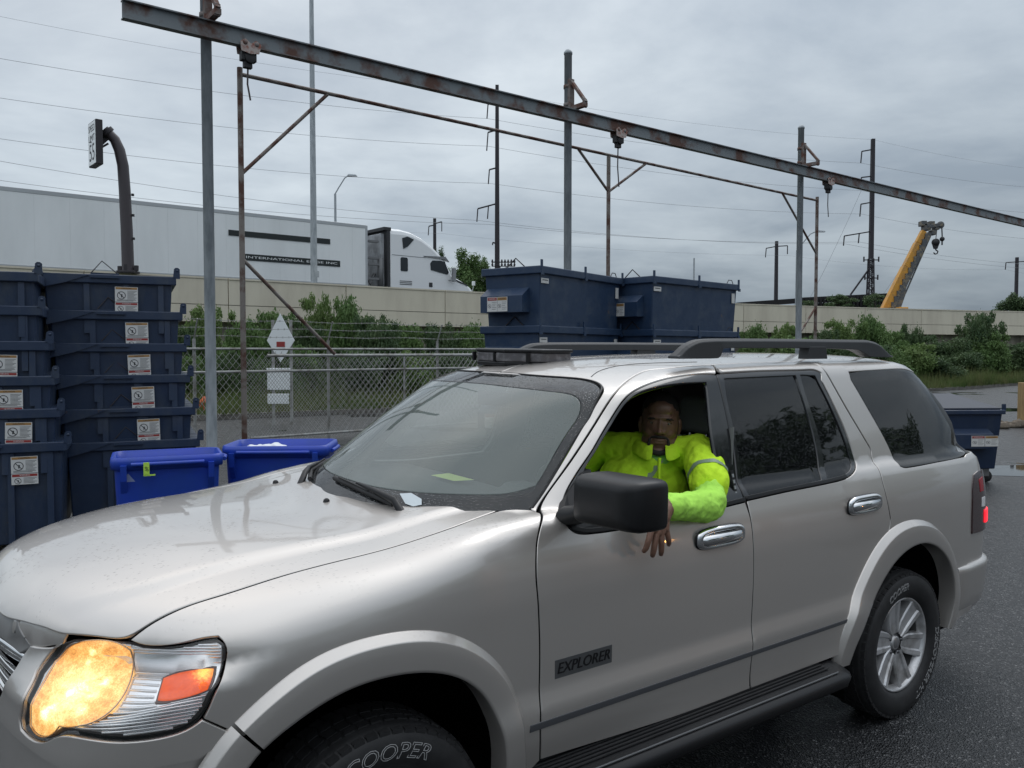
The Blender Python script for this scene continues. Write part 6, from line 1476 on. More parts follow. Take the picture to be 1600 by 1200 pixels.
# ---- trestle with shrubs
m = MB(); A = W(1190,478,86); B = W(1388,478,86)
tr = empty('rail_trestle', 'low black railway trestle rising behind the highway wall', 'trestle', (0,0,0)); TM = mat('trestle_black', (.012,.012,.014), .8)
a0 = W(1150,477,86); a1 = W(1250,470,86); a2 = W(1392,463,86)
m.bar(a0, a1, .6, .5); m.bar(a1, a2, .6, .6); obj(m, 'girder', TM, tr)
m = MB(); 
for i in range(26):
    t = i/25; q1 = a1.lerp(a2, t); m.bar(q1+Vector((0,-.4,-1.6)), q1+Vector((0,-.4,.15)), .22,.22, up=(0,1,0))
q1 = a1+Vector((0,0,-.9)); q2 = a2+Vector((0,0,-.9)); m.bar(q1, q2, .3, 1.1); tag(obj(m, 'pickets', TM, tr), kind='stuff')

# ---- crane
cb = W(1385,484,70); crn = empty('mobile_crane', 'yellow crane with raised telescopic boom and hanging hook behind wall', 'crane', (cb.x, cb.y, 3.6))
YEL = mat('crane_yellow', (.62,.30,.035), .5, var=(2,(.42,.22,.06),.45,.62)); GRY = mat('crane_grey', (.085,.09,.095), .6, var=(3,(.20,.17,.12),.5,.6))
def cl_(px, py, D=70): return W(px, py, D)-Vector((cb.x, cb.y, 3.6))
a = cl_(1382,486); b = cl_(1441,362); u = (b-a).normalized(); 
def boomseg(t0, t1, w, nm, mt, off=0):
    m = MB(); p0 = a.lerp(b, t0)+Vector((off,0,0)); p1 = a.lerp(b, t1)+Vector((off,0,0)); side = Vector((u.z,0,-u.x))*w
    vs = [p0-side*.5,p0+side*.5,p0+side*.5+Vector((0,w,0)),p0-side*.5+Vector((0,w,0)),p1-side*.46,p1+side*.46,p1+side*.46+Vector((0,w,0)),p1-side*.46+Vector((0,w,0))]
    m.hexa([tuple(v) for v in vs]); return bevel(obj(m, nm, mt, crn), .04, 2)
sidev = Vector((u.z,0,-u.x))
boomseg(0,.55,.62,'boom_base',YEL); boomseg(.55,.85,.54,'boom_section',YEL); boomseg(.85,1.0,.46,'boom_section',YEL)
m = MB()
for k in range(14):
    t = k/14; c0 = a.lerp(b, t)+sidev*.36; m.box(tuple(c0+Vector((-.10,-.12,-.1))), tuple(c0+Vector((.24+rnd.random()*.12,.5,.42))))
m.bar(a+sidev*.55, b+sidev*.42, .3, .25, up=(0,1,0)); m.bar(a+sidev*.85+u*2, b+sidev*.6, .10, .10); tag(obj(m, 'boom_gear', GRY, crn), kind='stuff')
m = MB(); h0 = cl_(1445,356); 
for dx, dy, w in ((0,0,.55),(.35,.25,.45),(-.3,.3,.42),(.8,-.05,.36),(.55,-.45,.4),(1.0,.15,.28)): m.box((h0.x+dx-w/2,h0.y-.1,h0.z+dy-w/2),(h0.x+dx+w/2,h0.y+.6,h0.z+dy+w/2))
m.bar(h0, cl_(1467,352), .3,.3); m.lathe([(.0,-.1),(.30,-.1),(.30,.1),(0,.1)], tuple(cl_(1465,353)), 1, 14); bevel(obj(m, 'boom_head', GRY, crn), .03, 1)
m = MB(); c0 = cl_(1401,482); c1 = cl_(1415,440); m.bar(c0, c0.lerp(c1,.6), .34,.34, up=(0,1,0)); m.bar(c0.lerp(c1,.6), c1+Vector((.2,0,1)), .2,.2, up=(0,1,0)); obj(m, 'luffing_ram', GRY, crn)
m = MB(); m.box((-2.0,-1,.2),(2.2,1.5,1.62)); m.box((-1.9,-.6,1.4),(-.8,1,1.80)); m.box((.6,-.8,1.4),(1.4,.8,1.85)); bevel(obj(m, 'carrier', YEL, crn), .05, 1)
for (x0,y0,x1,y1,nm) in ((1460,356,1458,376,'hook_block'),(1467,356,1468,371,'hook_ball')):
    m = MB(); m.tube([cl_(x0,y0), cl_(x1,y1)], .03 if nm == 'hook_block' else .05, 6); e_ = cl_(x1,y1)
    if nm == 'hook_block':
        m.lathe([(0,-.12),(.30,-.12),(.30,.12),(0,.12)], (e_.x,e_.y,e_.z-.2), 1, 14); m.hexa([tuple(e_+Vector(v)) for v in ((-.12,-.1,-.75),(.12,-.1,-.75),(.12,.1,-.75),(-.12,.1,-.75),(-.28,-.1,-.3),(.28,-.1,-.3),(.28,.1,-.3),(-.28,.1,-.3))])
        m.tube([e_+Vector((0,0,-.75)), e_+Vector((.05,0,-.85)), e_+Vector((.20,0,-.95)), e_+Vector((.16,0,-1.12)), e_+Vector((-.02,0,-1.18)), e_+Vector((-.16,0,-1.06))], .055, 6)
    else: blob(m, tuple(e_+Vector((0,0,-.2))), .2, n=10); m.tube([e_+Vector((0,0,-.35)), e_+Vector((0,0,-.7))], .06, 6)
    obj(m, nm, mat('hook_black', (.012,.012,.014), .5), crn)

# ---- foliage
def leaves(n, blobs, size, seed, droop=.2):
    """leaf quads through a set of clump ellipsoids, denser near each clump's skin"""
    r = np.random.RandomState(seed); out = []
    vol = np.array([b[3]*b[4]*b[5] for b in blobs])**.75; cnt = (n*vol/vol.sum()).astype(int)
    for b, k in zip(blobs, cnt):
        d = r.normal(size=(k,3)); d /= np.linalg.norm(d,axis=1,keepdims=True); rad = r.rand(k)**.40*(1+.18*r.normal(size=k))
        p = np.array(b[:3])+d*rad[:,None]*np.array(b[3:6])
        nrm = d*.5+r.normal(size=(k,3))*.55+np.array([0,0,.35]); nrm /= np.linalg.norm(nrm,axis=1,keepdims=True)
        t = np.cross(nrm, r.normal(size=(k,3))); t /= np.linalg.norm(t,axis=1,keepdims=True); bt = np.cross(nrm, t)
        s = size*(.6+.8*r.rand(k))[:,None]; t = t*s; bt = bt*s*.42
        out.append(np.stack([p-t, p+bt, p+t, p-bt],1))
    V = np.concatenate(out).reshape(-1,3); return V, len(V)//4
LEAFS = [leaf_mat('bush_leaf', (.085,.16,.048), (.15,.225,.078), 1.2), leaf_mat('dark_leaf', (.058,.105,.045), (.11,.16,.066), 1.2), leaf_mat('light_leaf', (.11,.185,.052), (.18,.25,.088), 1.2)]
BARK = mat('bark', (.05,.042,.035), .9)
bush_protos = []
for k in range(5):
    r = random.Random(40+k); bl = []
    for i in range(11):
        a = r.uniform(0, 6.28); d = r.uniform(.1,.75); z = r.uniform(.25,.80); bl.append((d*math.cos(a), d*math.sin(a)*.8, z, r.uniform(.30,.48), r.uniform(.30,.46), r.uniform(.20,.34)))
    for i in range(12):
        a = r.uniform(0, 6.28); d = r.uniform(.1,.8); bl.append((d*math.cos(a), d*math.sin(a), r.uniform(.70,1.0), r.uniform(.10,.2), r.uniform(.10,.2), r.uniform(.07,.12)))
    V, n = leaves(15000, bl, .040, 60+k); me = np_mesh('foliage', V, n, 4, LEAFS[k % 3]); M_ = me.data; bpy.data.objects.remove(me)
    sm_ = MB()
    for b in bl[:11]: sm_.tube([(b[0]*.15,b[1]*.15,0),(b[0]*.6,b[1]*.6,b[2]*.6),(b[0],b[1],b[2])], [.03,.02,.008], 5)
    so = sm_.build('stems', BARK); S_ = so.data; bpy.data.objects.remove(so); bush_protos.append((M_, S_))
def bush(px, top, D, wpx, k, lab, grp='bushes in front of the highway wall'):
    c = W(px, 548, D); zt = W(px, top, D).z; z0 = .35; w = wpx/1300*D/2
    o = empty('bush', lab, 'bush', (c.x, c.y, z0), rnd.uniform(0,6.28), grp); M_, S_ = bush_protos[k % 5]
    f = link('foliage', M_, o); f.scale = (w, w, zt-z0); s = link('stems', S_, o); s.scale = (w, w, zt-z0)
    tag(f, kind='stuff'); return o
lsp = [(285,515,27,80,1,'dark green bush beside the left dumpster stack'),(330,488,28.5,95,2,'pale leafy bush behind the grey beam post'),(385,512,26.5,90,0,'low bush left of the white diamond sign'),(420,492,29,90,3,'bush rising behind the white diamond sign'),
       (470,500,27.5,90,4,'bush right of the white diamond sign'),(505,470,30,80,2,'tall light green bush just under the wall joint'),(545,480,29.5,90,0,'tallest bush on the left with feathery top'),(590,500,28.5,90,1,'dark round bush under the slanting pipe brace'),
       (640,512,30,90,3,'bush at the middle of the left wall'),(690,508,31,85,4,'dark bush near the navy dumpsters'),(735,516,32,80,0,'bush just left of the stacked navy dumpsters'),(300,560,25,80,3,'low weeds behind the orange hydrant'),
       (360,550,25.5,80,4,'low weeds left behind the fence'),(560,548,27,110,1,'low weeds right of the white sign panels'),(640,552,28,110,2,'low weeds behind the middle of the gate'),(710,548,29,100,4,'low weeds at the right end of the gate'),(470,548,26.5,90,0,'low weeds between the fence posts')]
rsp = [(1180,516,42,60,0,'small bush just above the SUV roof rail'),(1225,511,43,60,2,'small round bush left of the right beam post'),(1285,520,43,70,1,'low bush between two grey posts'),(1320,505,43,75,2,'light bush right of the pipe frame post'),
       (1358,503,44,80,0,'leafy bush below the crane'),(1395,520,43,80,3,'bush above the rear corner of the SUV'),(1430,540,42,90,2,'broad light bush behind the rear window'),(1385,545,40,90,0,'low bush touching the SUV roof line'),(1470,528,47,80,1,'dark bush against the dirty lower wall'),
       (1460,556,42,90,4,'low mixed shrub beside the grass verge'),(1500,550,46,80,1,'shrub in shadow beneath the wall'),(1532,494,48,80,1,'tall dark bushy sapling rising over the wall'),(1548,522,47,90,3,'dark bush beneath the tall sapling'),(1585,540,49,80,4,'bush at the right edge of the wall'),
       (1625,538,50,90,1,'bush leaving the right edge of the picture'),(1420,512,46,40,1,'narrow dark sprig in front of the wall'),(1345,535,39,110,4,'dense shrub right behind the roof rail'),(1250,530,38,110,3,'dense shrub behind the roof of the SUV')]
for a in lsp+rsp: bush(*a)
def tree(px, top, D, wpx, seed, lab, z0=2, n=16000, k=0, low=.25):
    c = W(px, 548, D); zt = W(px, top, D).z; w = wpx/1300*D/2; H_ = zt-z0; r = random.Random(seed); bl = []
    for i in range(26):
        a = r.uniform(0, 6.28); d = w*r.uniform(.05,.78); z = H_*r.uniform(low,.88); f = 1-.55*abs(z/H_-.5); bl.append((d*math.cos(a)*f, d*math.sin(a)*f, z, w*r.uniform(.20,.36), w*r.uniform(.2,.34), H_*r.uniform(.07,.13)))
    bl.append((0,0,H_*.92,w*.22,w*.22,H_*.08))
    o = empty('tree', lab, 'tree', (c.x, c.y, z0)); V, n = leaves(n, bl, w*.055, seed); f = np_mesh('crown', V, n, 4, LEAFS[k], o); tag(f, kind='stuff')
    m = MB(); m.tube([(0,0,0),(.1,0,H_*.4),(0,.1,H_*.8)], [w*.07,w*.05,w*.02], 8)
    for b in bl[:10]: m.tube([(0,0,H_*.35),(b[0]*.6,b[1]*.6,b[2]*.9),(b[0],b[1],b[2])], [w*.03,w*.02,w*.008], 5)
    obj(m, 'trunk', BARK, o); return o
tree(722,388,78,84,1,'round green tree directly behind the truck hood'); tree(756,400,80,50,2,'smaller green tree between truck nose and dumpsters'); tree(690,384,84,44,3,'dark tree top above the truck windshield',k=1)
tree(1580,458,112,66,4,'grey green tree below the rightmost pole',k=1); tree(1615,466,112,50,5,'tree cut off by the right edge of the picture',k=1)
for px, tp_, w_, s_, lb in ((1310,460,60,11,'shrubs growing on top of the black trestle'),(1365,458,50,12,'shrubs around the lattice pole foot'),(1255,470,50,13,'thin shrubs at the low end of the trestle')): tree(px,tp_,84,w_,s_,lb,z0=5,n=5000,k=1,low=.1)

# ---- sign posts seen through the fence
p = W(440,548,20.5); sgn = empty('diamond_sign', 'white diamond sign with red square on two posts behind the fence', 'sign', (p.x, p.y, 0))
k = 20.5/1300; th = .02
m = MB(); m.prism([(0,-34*k),(22*k,0),(0,42*k),(-21*k,0)], 1, -.02, 0); o = obj(m, 'diamond_panel', WHITE, sgn); o.location = (0,-.06,1.825+16*k)
m = MB(); m.box((-6*k,-.09,1.825+6*k),(7*k,-.082,1.825+14*k)); obj(m, 'red_square', STRED, sgn)
for dx in (-13,15): m = MB(); m.box((dx*k-.03,-.03,0),(dx*k+.03,.03,1.825+48*k)); obj(m, 'post', GALF, sgn)
m = MB(); m.box((-21*k,-.10,1.825-61*k),(14*k,-.04,1.825-27*k)); m.box((-22*k,-.11,1.825-32*k),(15*k,-.045,1.825-27*k)); bevel(obj(m, 'lower_panel', WHITE, sgn), .01, 1)
m = MB(); m.box((-21*k,-.10,1.825-83*k),(12*k,-.04,1.825-67*k)); bevel(obj(m, 'lower_panel', WHITE, sgn), .01, 1)
# hydrant
p = W(318,640,22.4); hy = empty('fire_hydrant', 'small orange fire hydrant in the grass behind the fence', 'hydrant', (p.x, p.y, .05))
ORG = mat('hydrant_orange', (.62,.10,.03), .5); m = MB(); m.lathe([(.13,0),(.13,.04),(.09,.05),(.09,.36),(.115,.37),(.115,.40),(.09,.46),(.04,.50),(.03,.55),(0,.55)], axis=2, n=18); obj(m, 'barrel', ORG, hy)
for s in (1,-1): m = MB(); m.lathe([(0,0),(.05,0),(.05,.10*s),(.06,.10*s),(.06,.15*s),(0,.15*s)], (0.08*s,0,.28), 0, 12); obj(m, 'outlet_cap', ORG, hy)

# ---- stickers
def sticker_mesh(w, h, kind):
    """caution label pair, lying in the xz plane, facing -y"""
    m = MB(); t = -.004
    def rect(x0,z0,x1,z1,mi,d): m.add([(x0,d,z0),(x1,d,z0),(x1,d,z1),(x0,d,z1)], [(0,1,2,3)], mi)
    def ring(cx, cz, r, d):
        n = 18; vs = []
        for i in range(n): a = 2*math.pi*i/n; vs += [(cx+r*math.cos(a),d,cz+r*math.sin(a)),(cx+r*.84*math.cos(a),d,cz+r*.84*math.sin(a))]
        m.add(vs, [(2*i,2*((i+1) % n),2*((i+1) % n)+1,2*i+1) for i in range(n)], 3)
        m.add([(cx-r*.7,d,cz+r*.62),(cx-r*.58,d,cz+r*.74),(cx+r*.7,d,cz-r*.62),(cx+r*.58,d,cz-r*.74)], [(0,1,2,3)], 3)
        m.add([(cx-r*.1,d,cz-r*.5),(cx+r*.15,d,cz-r*.5),(cx+r*.30,d,cz+r*.2),(cx,d,cz+r*.35)], [(0,1,2,3)], 3)
    def lines(x0,z0,x1,z1,n,d):
        for i in range(n): zz = z1-(z1-z0)*(i+.5)/n; rect(x0,zz-.0015,x1-(x1-x0)*(.3*((i*37) % 3)/2),zz+.0018,3,d)
    if kind == 'tall':
        m.box((0,t,h*.40),(w,0,h)); m.box((0,t,0),(w,0,h*.38)); rect(.006,h*.90,w-.006,h*.985,2,t-.001); rect(.006,h*.28,w-.006,h*.365,1,t-.001)
        v, f = text_mesh('CAUTION', h*.085); m.add([(w/2+a[0]*.95,t-.002,h*.942+a[1]) for a in v], f, 3)
        v, f = text_mesh('WARNING', h*.075); m.add([(w/2+a[0]*.9,t-.002,h*.323+a[1]) for a in v], f, 0)
        ring(w*.28,h*.66,w*.19,t-.001); lines(w*.54,h*.46,w*.95,h*.86,9,t-.001); lines(w*.08,h*.43,w*.92,h*.50,2,t-.001); ring(w*.24,h*.13,w*.13,t-.001); lines(w*.45,h*.03,w*.95,h*.25,5,t-.001)
    else:
        m.box((0,t,0),(w*.49,0,h)); m.box((w*.51,t,0),(w,0,h)); rect(.006,h*.76,w*.48,h*.97,1,t-.001); rect(w*.52,h*.76,w-.006,h*.97,2,t-.001)
        v, f = text_mesh('WARNING', h*.15); m.add([(w*.25+a[0]*.8,t-.002,h*.865+a[1]) for a in v], f, 0); v, f = text_mesh('CAUTION', h*.15); m.add([(w*.75+a[0]*.8,t-.002,h*.865+a[1]) for a in v], f, 3)
        ring(w*.12,h*.38,w*.08,t-.001); ring(w*.62,h*.38,w*.08,t-.001); lines(w*.24,h*.1,w*.46,h*.7,5,t-.001); lines(w*.74,h*.1,w*.96,h*.7,5,t-.001)
    o = obj(m, 'caution_sticker', [STICK, STRED, STYEL, INK], None, fix=False); me = o.data; bpy.data.objects.remove(o); return me
ST_T = sticker_mesh(.205,.245,'tall'); ST_W = sticker_mesh(.27,.16,'wide')
# ---- nested dumpster seen at its end (left stacks)
def small_dumpster(x, y, z, rz, w, dep, full, lab, grp, st_x=None, taper=.03, name='dumpster'):
    """origin: near left corner of the rim at ground; rim top at z"""
    o = empty(name, lab, 'dumpster', (x, y, 0), rz, grp); hb_ = z if full else .62
    m = MB(); b0 = z-hb_; tp = taper+.02
    m.hexa([(tp+.02,.02+tp,b0+(.12 if full else 0)),(w-tp-.02,.02+tp,b0+(.12 if full else 0)),(w-tp-.02,dep-tp,b0+(.12 if full else 0)),(tp+.02,dep-tp,b0+(.12 if full else 0)),(.035,.035,z-.02),(w-.035,.035,z-.02),(w-.035,dep-.035,z-.02),(.035,dep-.035,z-.02)])
    bevel(obj(m, 'body', NAVY, o), .012, 2)
    m = MB(); m.hexa([(0,0,z-.085),(w,0,z-.085),(w,dep,z-.085),(0,dep,z-.085),(.0,0,z),(w,0,z),(w,dep,z),(0,dep,z)]); bevel(obj(m, 'rim', NAVY, o), .008, 2)
    m = MB(); m.hexa([(.01,-.012,z-.14),(.22,-.012,z-.085),(.22,.0,z-.085),(.01,0,z-.10),(.0,-.012,z-.0),(.42,-.012,z-.01),(.42,.0,z-.01),(0,0,z)]); obj(m, 'rim_gusset', NAVY, o)
    m = MB(); m.lathe([(0,-.03),(.045,-.03),(.045,.03),(.02,.032),(0,.032)], (-.01,0,z-.005), 1, 16); obj(m, 'hinge_roll', NAVY, o)
    m = MB(); m.prism([(w-.03,z-.02),(w+.035,z-.02),(w+.035,z+.075),(w+.02,z+.09),(w-.005,z+.09),(w-.02,z+.075)], 1, .0, .014); m.lathe([(.0,-.003),(.013,-.003),(.013,.0),(.0,0)], (w+.008,0,z+.06), 1, 8); obj(m, 'lifting_ear', [NAVY], o)
    for rx in (.33,.62,.88): m = MB(); m.hexa([(w*rx-.025,-.0,b0+.05),(w*rx+.025,-.0,b0+.05),(w*rx+.025,.06,b0+.05),(w*rx-.025,.06,b0+.05),(w*rx-.025,.022,z-.09),(w*rx+.025,.022,z-.09),(w*rx+.025,.06,z-.09),(w*rx-.025,.06,z-.09)]); obj(m, 'rib', NAVY, o)
    m = MB(); m.box((w*.36,.05,z+.0),(w*.57,.075,z+.018)); m.box((w*.36,-.02,z-.035),(w*.57,.0,z-.020)); obj(m, 'handle_bracket', NAVY, o)
    m = MB(); m.tube([(w*.36,.06,z+.01),(w*.445,.06,z+.135),(w*.56,.06,z+.012)], .006, 6); m.tube([(w*.36,-.012,z-.03),(w*.57,-.012,z-.03)], .005, 6); obj(m, 'wire_handle', POLE, o)
    if st_x is not None: s = link('caution_sticker', ST_T, o); s.location = (st_x+rnd.uniform(-.012,.012), .011, z-.115-.245+rnd.uniform(-.008,.004)); s.rotation_euler = (0, rnd.uniform(-.03,.03), 0)
    return o
ra = math.atan2(.41,.91)
def stackA(cols, D0, grp, labs):
    for (pxl, pyt, w, full, stx), lab in zip(cols, labs):
        p = W(pxl, pyt, D0); small_dumpster(p.x, p.y, p.z, ra, w, 1.5, full, lab, grp, stx)
ordn = ['topmost','second from the top','third from the top','fourth from the top','fifth from the top']
stackA([(64,426,1.205,False,0.655),(72,484,1.215,False,0.68),(77,536,1.22,False,0.685),(81,587,1.225,False,0.69),(89,641,1.225,False,0.7),(95,694,1.23,True,None)], 7.9, 'nested navy dumpsters beside the blue bins',
       ['navy dumpster %s in the stack beside the blue bins' % q_ for q_ in ordn]+['bottom navy dumpster of the stack standing behind the blue bins'])
stackA([(-175,418,1.10,False,None),(-171,474,1.10,False,None),(-163,532,1.12,False,.67),(-157,590,1.13,False,.685),(-151,644,1.14,False,.70),(-145,700,1.16,True,.73)], 6.9, 'nested navy dumpsters at the left edge',
       ['navy dumpster %s in the stack cut by the left edge' % q_ for q_ in ordn]+['bottom navy dumpster of the stack at the left picture edge'])
# ---- larger dumpsters stacked behind the car
NAVY_B = mat('blue_navy_paint', (.014,.036,.082), .45, coat=.1, var=(5,(.040,.062,.10),.50,.72), bump=(6,.2,.02), rvar=(6,.6), rust=True)
def big_dumpster(x, y, z, dx, dy, lx, ly, hgt, lab, grp, pocket=True, stickers=True):
    """corner at x,y; long side along direction dx (2d unit), end along dy"""
    o = empty('front_load_dumpster', lab, 'dumpster', (x, y, 0), math.atan2(dx[1], dx[0]), grp)
    sgn_ = 1
    m = MB(); m.hexa([(.06,.06,z-hgt),(lx-.06,.06,z-hgt),(lx-.06,ly-.06,z-hgt),(.06,ly-.06,z-hgt),(.03,.03,z-.02),(lx-.03,.03,z-.02),(lx-.03,ly-.03,z-.02),(.03,ly-.03,z-.02)]); bevel(obj(m, 'body', NAVY_B, o), .012, 2)
    m = MB(); m.box((0,0,z-.085),(lx,ly,z)); bevel(obj(m, 'rim', NAVY_B, o), .010, 2)
    for ex, ey in ((.02,.0),(lx*.5,.0),(lx-.03,.0)): m = MB(); m.box((ex-.012,ey-.004,z-.08),(ex+.018,ey+.012,z+.065)); m.box((ex-.02,ey-.012,z-.10),(ex+.03,ey,z-.06)); obj(m, 'lifting_ear', NAVY_B, o)
    m = MB(); m.tube([(.05,ly*.30,z),(.05,ly*.45,z+.10),(.05,ly*.60,z)], .007, 6); obj(m, 'wire_handle', POLE, o); m = MB(); m.tube([(lx-.25,.06,z),(lx-.2,.06,z+.055),(lx-.12,.06,z+.055),(lx-.08,.06,z)], .006, 6); obj(m, 'wire_handle', POLE, o)
    if pocket:
        for side in (0,1):
            m = MB(); x0, x1 = (-.10, .05) if side == 0 else (lx-.05, lx+.13)
            xo = x0 if side == 0 else x1; xi = x1 if side == 0 else x0
            m.hexa([(xo,ly*.22,z-.50),(xi,ly*.22,z-.50),(xi,ly*.92,z-.50),(xo,ly*.92,z-.50),(xo,ly*.22,z-.32),(xi,ly*.22,z-.22),(xi,ly*.92,z-.22),(xo,ly*.92,z-.32)]); obj(m, 'fork_pocket', NAVY_B, o)
    if stickers:
        s = link('caution_sticker', ST_W, o); s.location = (-.105, ly*.22+.46, z-.49); s.rotation_euler = (0,0,R(-90))
        for sx, sw, sh in ((.05,.15,.055),(lx-.17,.075,.135)):
            m = MB(); m.box((sx,.024,z-.13-sh),(sx+sw,.030,z-.13)); 
            if sw > .1: m.add([(sx+.02,.0235,z-.155),(sx+sw-.02,.0235,z-.155),(sx+sw-.02,.0235,z-.145),(sx+.02,.0235,z-.145)], [(0,1,2,3)], 1)
            st_ = obj(m, 'white_label', [STICK, INK], o)
    return o
d1 = Vector((1.3,1.6,0)).normalized(); 
c1 = W(845,415,9.0); u1 = Vector((1.09,1.60,0)).normalized()
rw = .66
for k in range(4): big_dumpster(c1.x-.015*k, c1.y, c1.z-.645*k, (u1.x,u1.y), None, 1.97, .80, .66 if k < 3 else c1.z-.645*3-.12, ['top navy dumpster of the nearer stack behind the SUV roof','second navy dumpster down in the nearer stack behind the roof','navy dumpster hidden low in the nearer stack behind the car','bottom navy dumpster of the nearer stack behind the car'][k], 'stacked navy dumpsters behind the SUV')
c2 = W(1020,431,10.3); u2 = Vector((1.45,1.42,0)).normalized()
for k in range(4): big_dumpster(c2.x, c2.y, c2.z-.66*k, (u2.x,u2.y), None, 2.04, .80, .67 if k < 3 else c2.z-.66*3-.12, ['top navy dumpster of the farther stack right of first stack','second navy dumpster down in the farther right-hand stack','navy dumpster hidden low in the farther stack behind the car','bottom navy dumpster of the farther stack behind the car'][k], 'stacked navy dumpsters behind the SUV')
# ---- single wheeled dumpster at the right
c = W(1568,640,11.3)
sd = empty('wheeled_dumpster', 'single navy dumpster on casters beside the rear of SUV', 'dumpster', (c.x, c.y, 0), R(4))
m = MB(); m.hexa([(-1.75,.10,.20),(-.02,.10,.20),(-.02,1.0,.20),(-1.75,1.0,.20),(-1.80,.0,.98),(0,0,.98),(0,1.15,1.1),(-1.80,1.15,1.1)]); bevel(obj(m, 'body', NAVY, sd), .012, 2)
m = MB(); m.hexa([(-1.82,-.03,.96),(.03,-.03,.96),(.03,1.2,1.09),(-1.82,1.2,1.09),(-1.82,-.03,1.02),(.03,-.03,1.02),(.03,1.2,1.15),(-1.82,1.2,1.15)]); bevel(obj(m, 'rim', NAVY, sd), .01, 2)
m = MB(); m.hexa([(-1.78,-.0,1.022),(-.92,-.0,1.022),(-.92,1.15,1.16),(-1.78,1.15,1.16),(-1.78,-.0,1.05),(-.92,-.0,1.05),(-.92,1.15,1.19),(-1.78,1.15,1.19)]); bevel(obj(m, 'lid', NAVY2, sd), .012, 2)
m = MB(); m.hexa([(-.88,-.0,1.022),(-.02,-.0,1.022),(-.02,1.15,1.16),(-.88,1.15,1.16),(-.88,-.0,1.05),(-.02,-.0,1.05),(-.02,1.15,1.19),(-.88,1.15,1.19)]); bevel(obj(m, 'lid', NAVY2, sd), .012, 2)
m = MB(); m.hexa([(-1.5,-.10,.50),(-.18,-.10,.50),(-.18,.06,.50),(-1.5,.06,.50),(-1.5,-.10,.70),(-.18,-.10,.70),(-.18,.06,.78),(-1.5,.06,.78)]); bevel(obj(m, 'fork_pocket', NAVY, sd), .01, 2)
s = link('caution_sticker', ST_W, sd); s.location = (-.50,-.103,.535); s.scale = (1.4,1,.9)
for x in (-.12,-1.65):
    for y in (.2,.85):
        m = MB(); m.lathe([(0,-.02),(.075,-.02),(.085,0),(.075,.02),(0,.02)], (x+.04,y,.085), 1, 18); cs_ = obj(m, 'caster', RUBBER, sd)
        m = MB(); m.hexa([(x-.03,y-.035,.09),(x+.06,y-.035,.09),(x+.06,y+.035,.09),(x-.03,y+.035,.09),(x-.06,y-.05,.20),(x+.05,y-.05,.20),(x+.05,y+.05,.20),(x-.06,y+.05,.20)]); obj(m, 'caster_fork', mat('zinc_fork', (.3,.3,.3), .4, .6), cs_)
m = MB(); m.tube([(-1.84,.3,1.04),(-1.84,.3,1.14),(-1.78,.3,1.17),(-1.70,.3,1.13)], .018, 8); m.prism([(.0,1.0),(.05,1.0),(.05,1.10),(.0,1.10)], 1, .0, .02); obj(m, 'lid_hook', NAVY, sd)

# ---- blue recycling carts
def cart(x, y, rz, w, d, h, lab, marks):
    o = empty('recycling_cart', lab, 'bin', (x, y, 0), rz, 'open blue recycling carts')
    def ring(cx, cy, a, b, r, z, n=7):
        out = []
        for qx, qy, a0 in ((1,1,0),(-1,1,90),(-1,-1,180),(1,-1,270)):
            for i in range(n): t = R(a0+90*i/(n-1)); out.append((cx+qx*(a-r)+r*math.cos(t), cy+qy*(b-r)+r*math.sin(t), z))
        return out
    prof = [(w*.42,d*.40,.04,.10),(w*.435,d*.41,.05,.12),(w*.485,d*.47,.07,h-.10),(w*.49,d*.475,.07,h-.085),(w*.52,d*.51,.09,h-.085),(w*.525,d*.515,.09,h-.03),(w*.515,d*.505,.09,h),(w*.485,d*.475,.08,h),(w*.475,d*.465,.07,h-.12),(w*.42,d*.40,.05,.16)]
    vs = []
    for a, b, r, z in prof: vs += ring(w/2, d/2, a, b, r, z)
    n = 28; fs = [(i*n+j, i*n+(j+1) % n, (i+1)*n+(j+1) % n, (i+1)*n+j) for i in range(len(prof)-1) for j in range(n)]+[tuple(range(n)), tuple(range((len(prof)-1)*n, len(prof)*n))[::-1]]
    m = MB(); m.add(vs, fs, 0, True); b_ = obj(m, 'tub', BLUE, o)
    for p_ in b_.data.polygons: pass
    m = MB(); m.tube([(.12,-.035,h-.045),(w*.5,-.04,h-.045),(w-.12,-.035,h-.045)], .014, 8); m.tube([(w+.03,.12,h-.05),(w+.045,d*.5,h-.045),(w+.03,d-.12,h-.05)], .016, 8); obj(m, 'handle', BLUE, o)
    for sx in (.1,.9): m = MB(); m.hexa([(w*sx-.02,-.03,h-.16),(w*sx+.02,-.03,h-.16),(w*sx+.02,.02,h-.25),(w*sx-.02,.02,h-.25),(w*sx-.02,-.045,h-.05),(w*sx+.02,-.045,h-.05),(w*sx+.02,.02,h-.05),(w*sx-.02,.02,h-.05)]); obj(m, 'handle_gusset', BLUE, o)
    for sx in (.15,.85): m = MB(); m.lathe([(0,-.03),(.10,-.03),(.10,.03),(0,.03)], (w*sx,d*.85,.10), 0, 18); obj(m, 'wheel', RUBBER, o)
    if marks:
        m = MB(); yy = lambda z: .024+(h-z)*.045
        pale = mat('pale_blue_print', (.26,.32,.52), .6)
        v, f = text_mesh('ABC', .085)
        for i, ch in enumerate('A80'):
            v, f = text_mesh(ch, .095); z0 = .86-.085*i; m.add([(.10+a[0], yy(z0)-.014, z0+a[1]) for a in v], f, 0)
        m.add([(.055,yy(.93)-.014,.905),(.145,yy(.93)-.014,.905),(.10,yy(.93)-.016,.965)], [(0,1,2)], 0)
        obj(m, 'printed_mark', pale, o, fix=False)
    return o
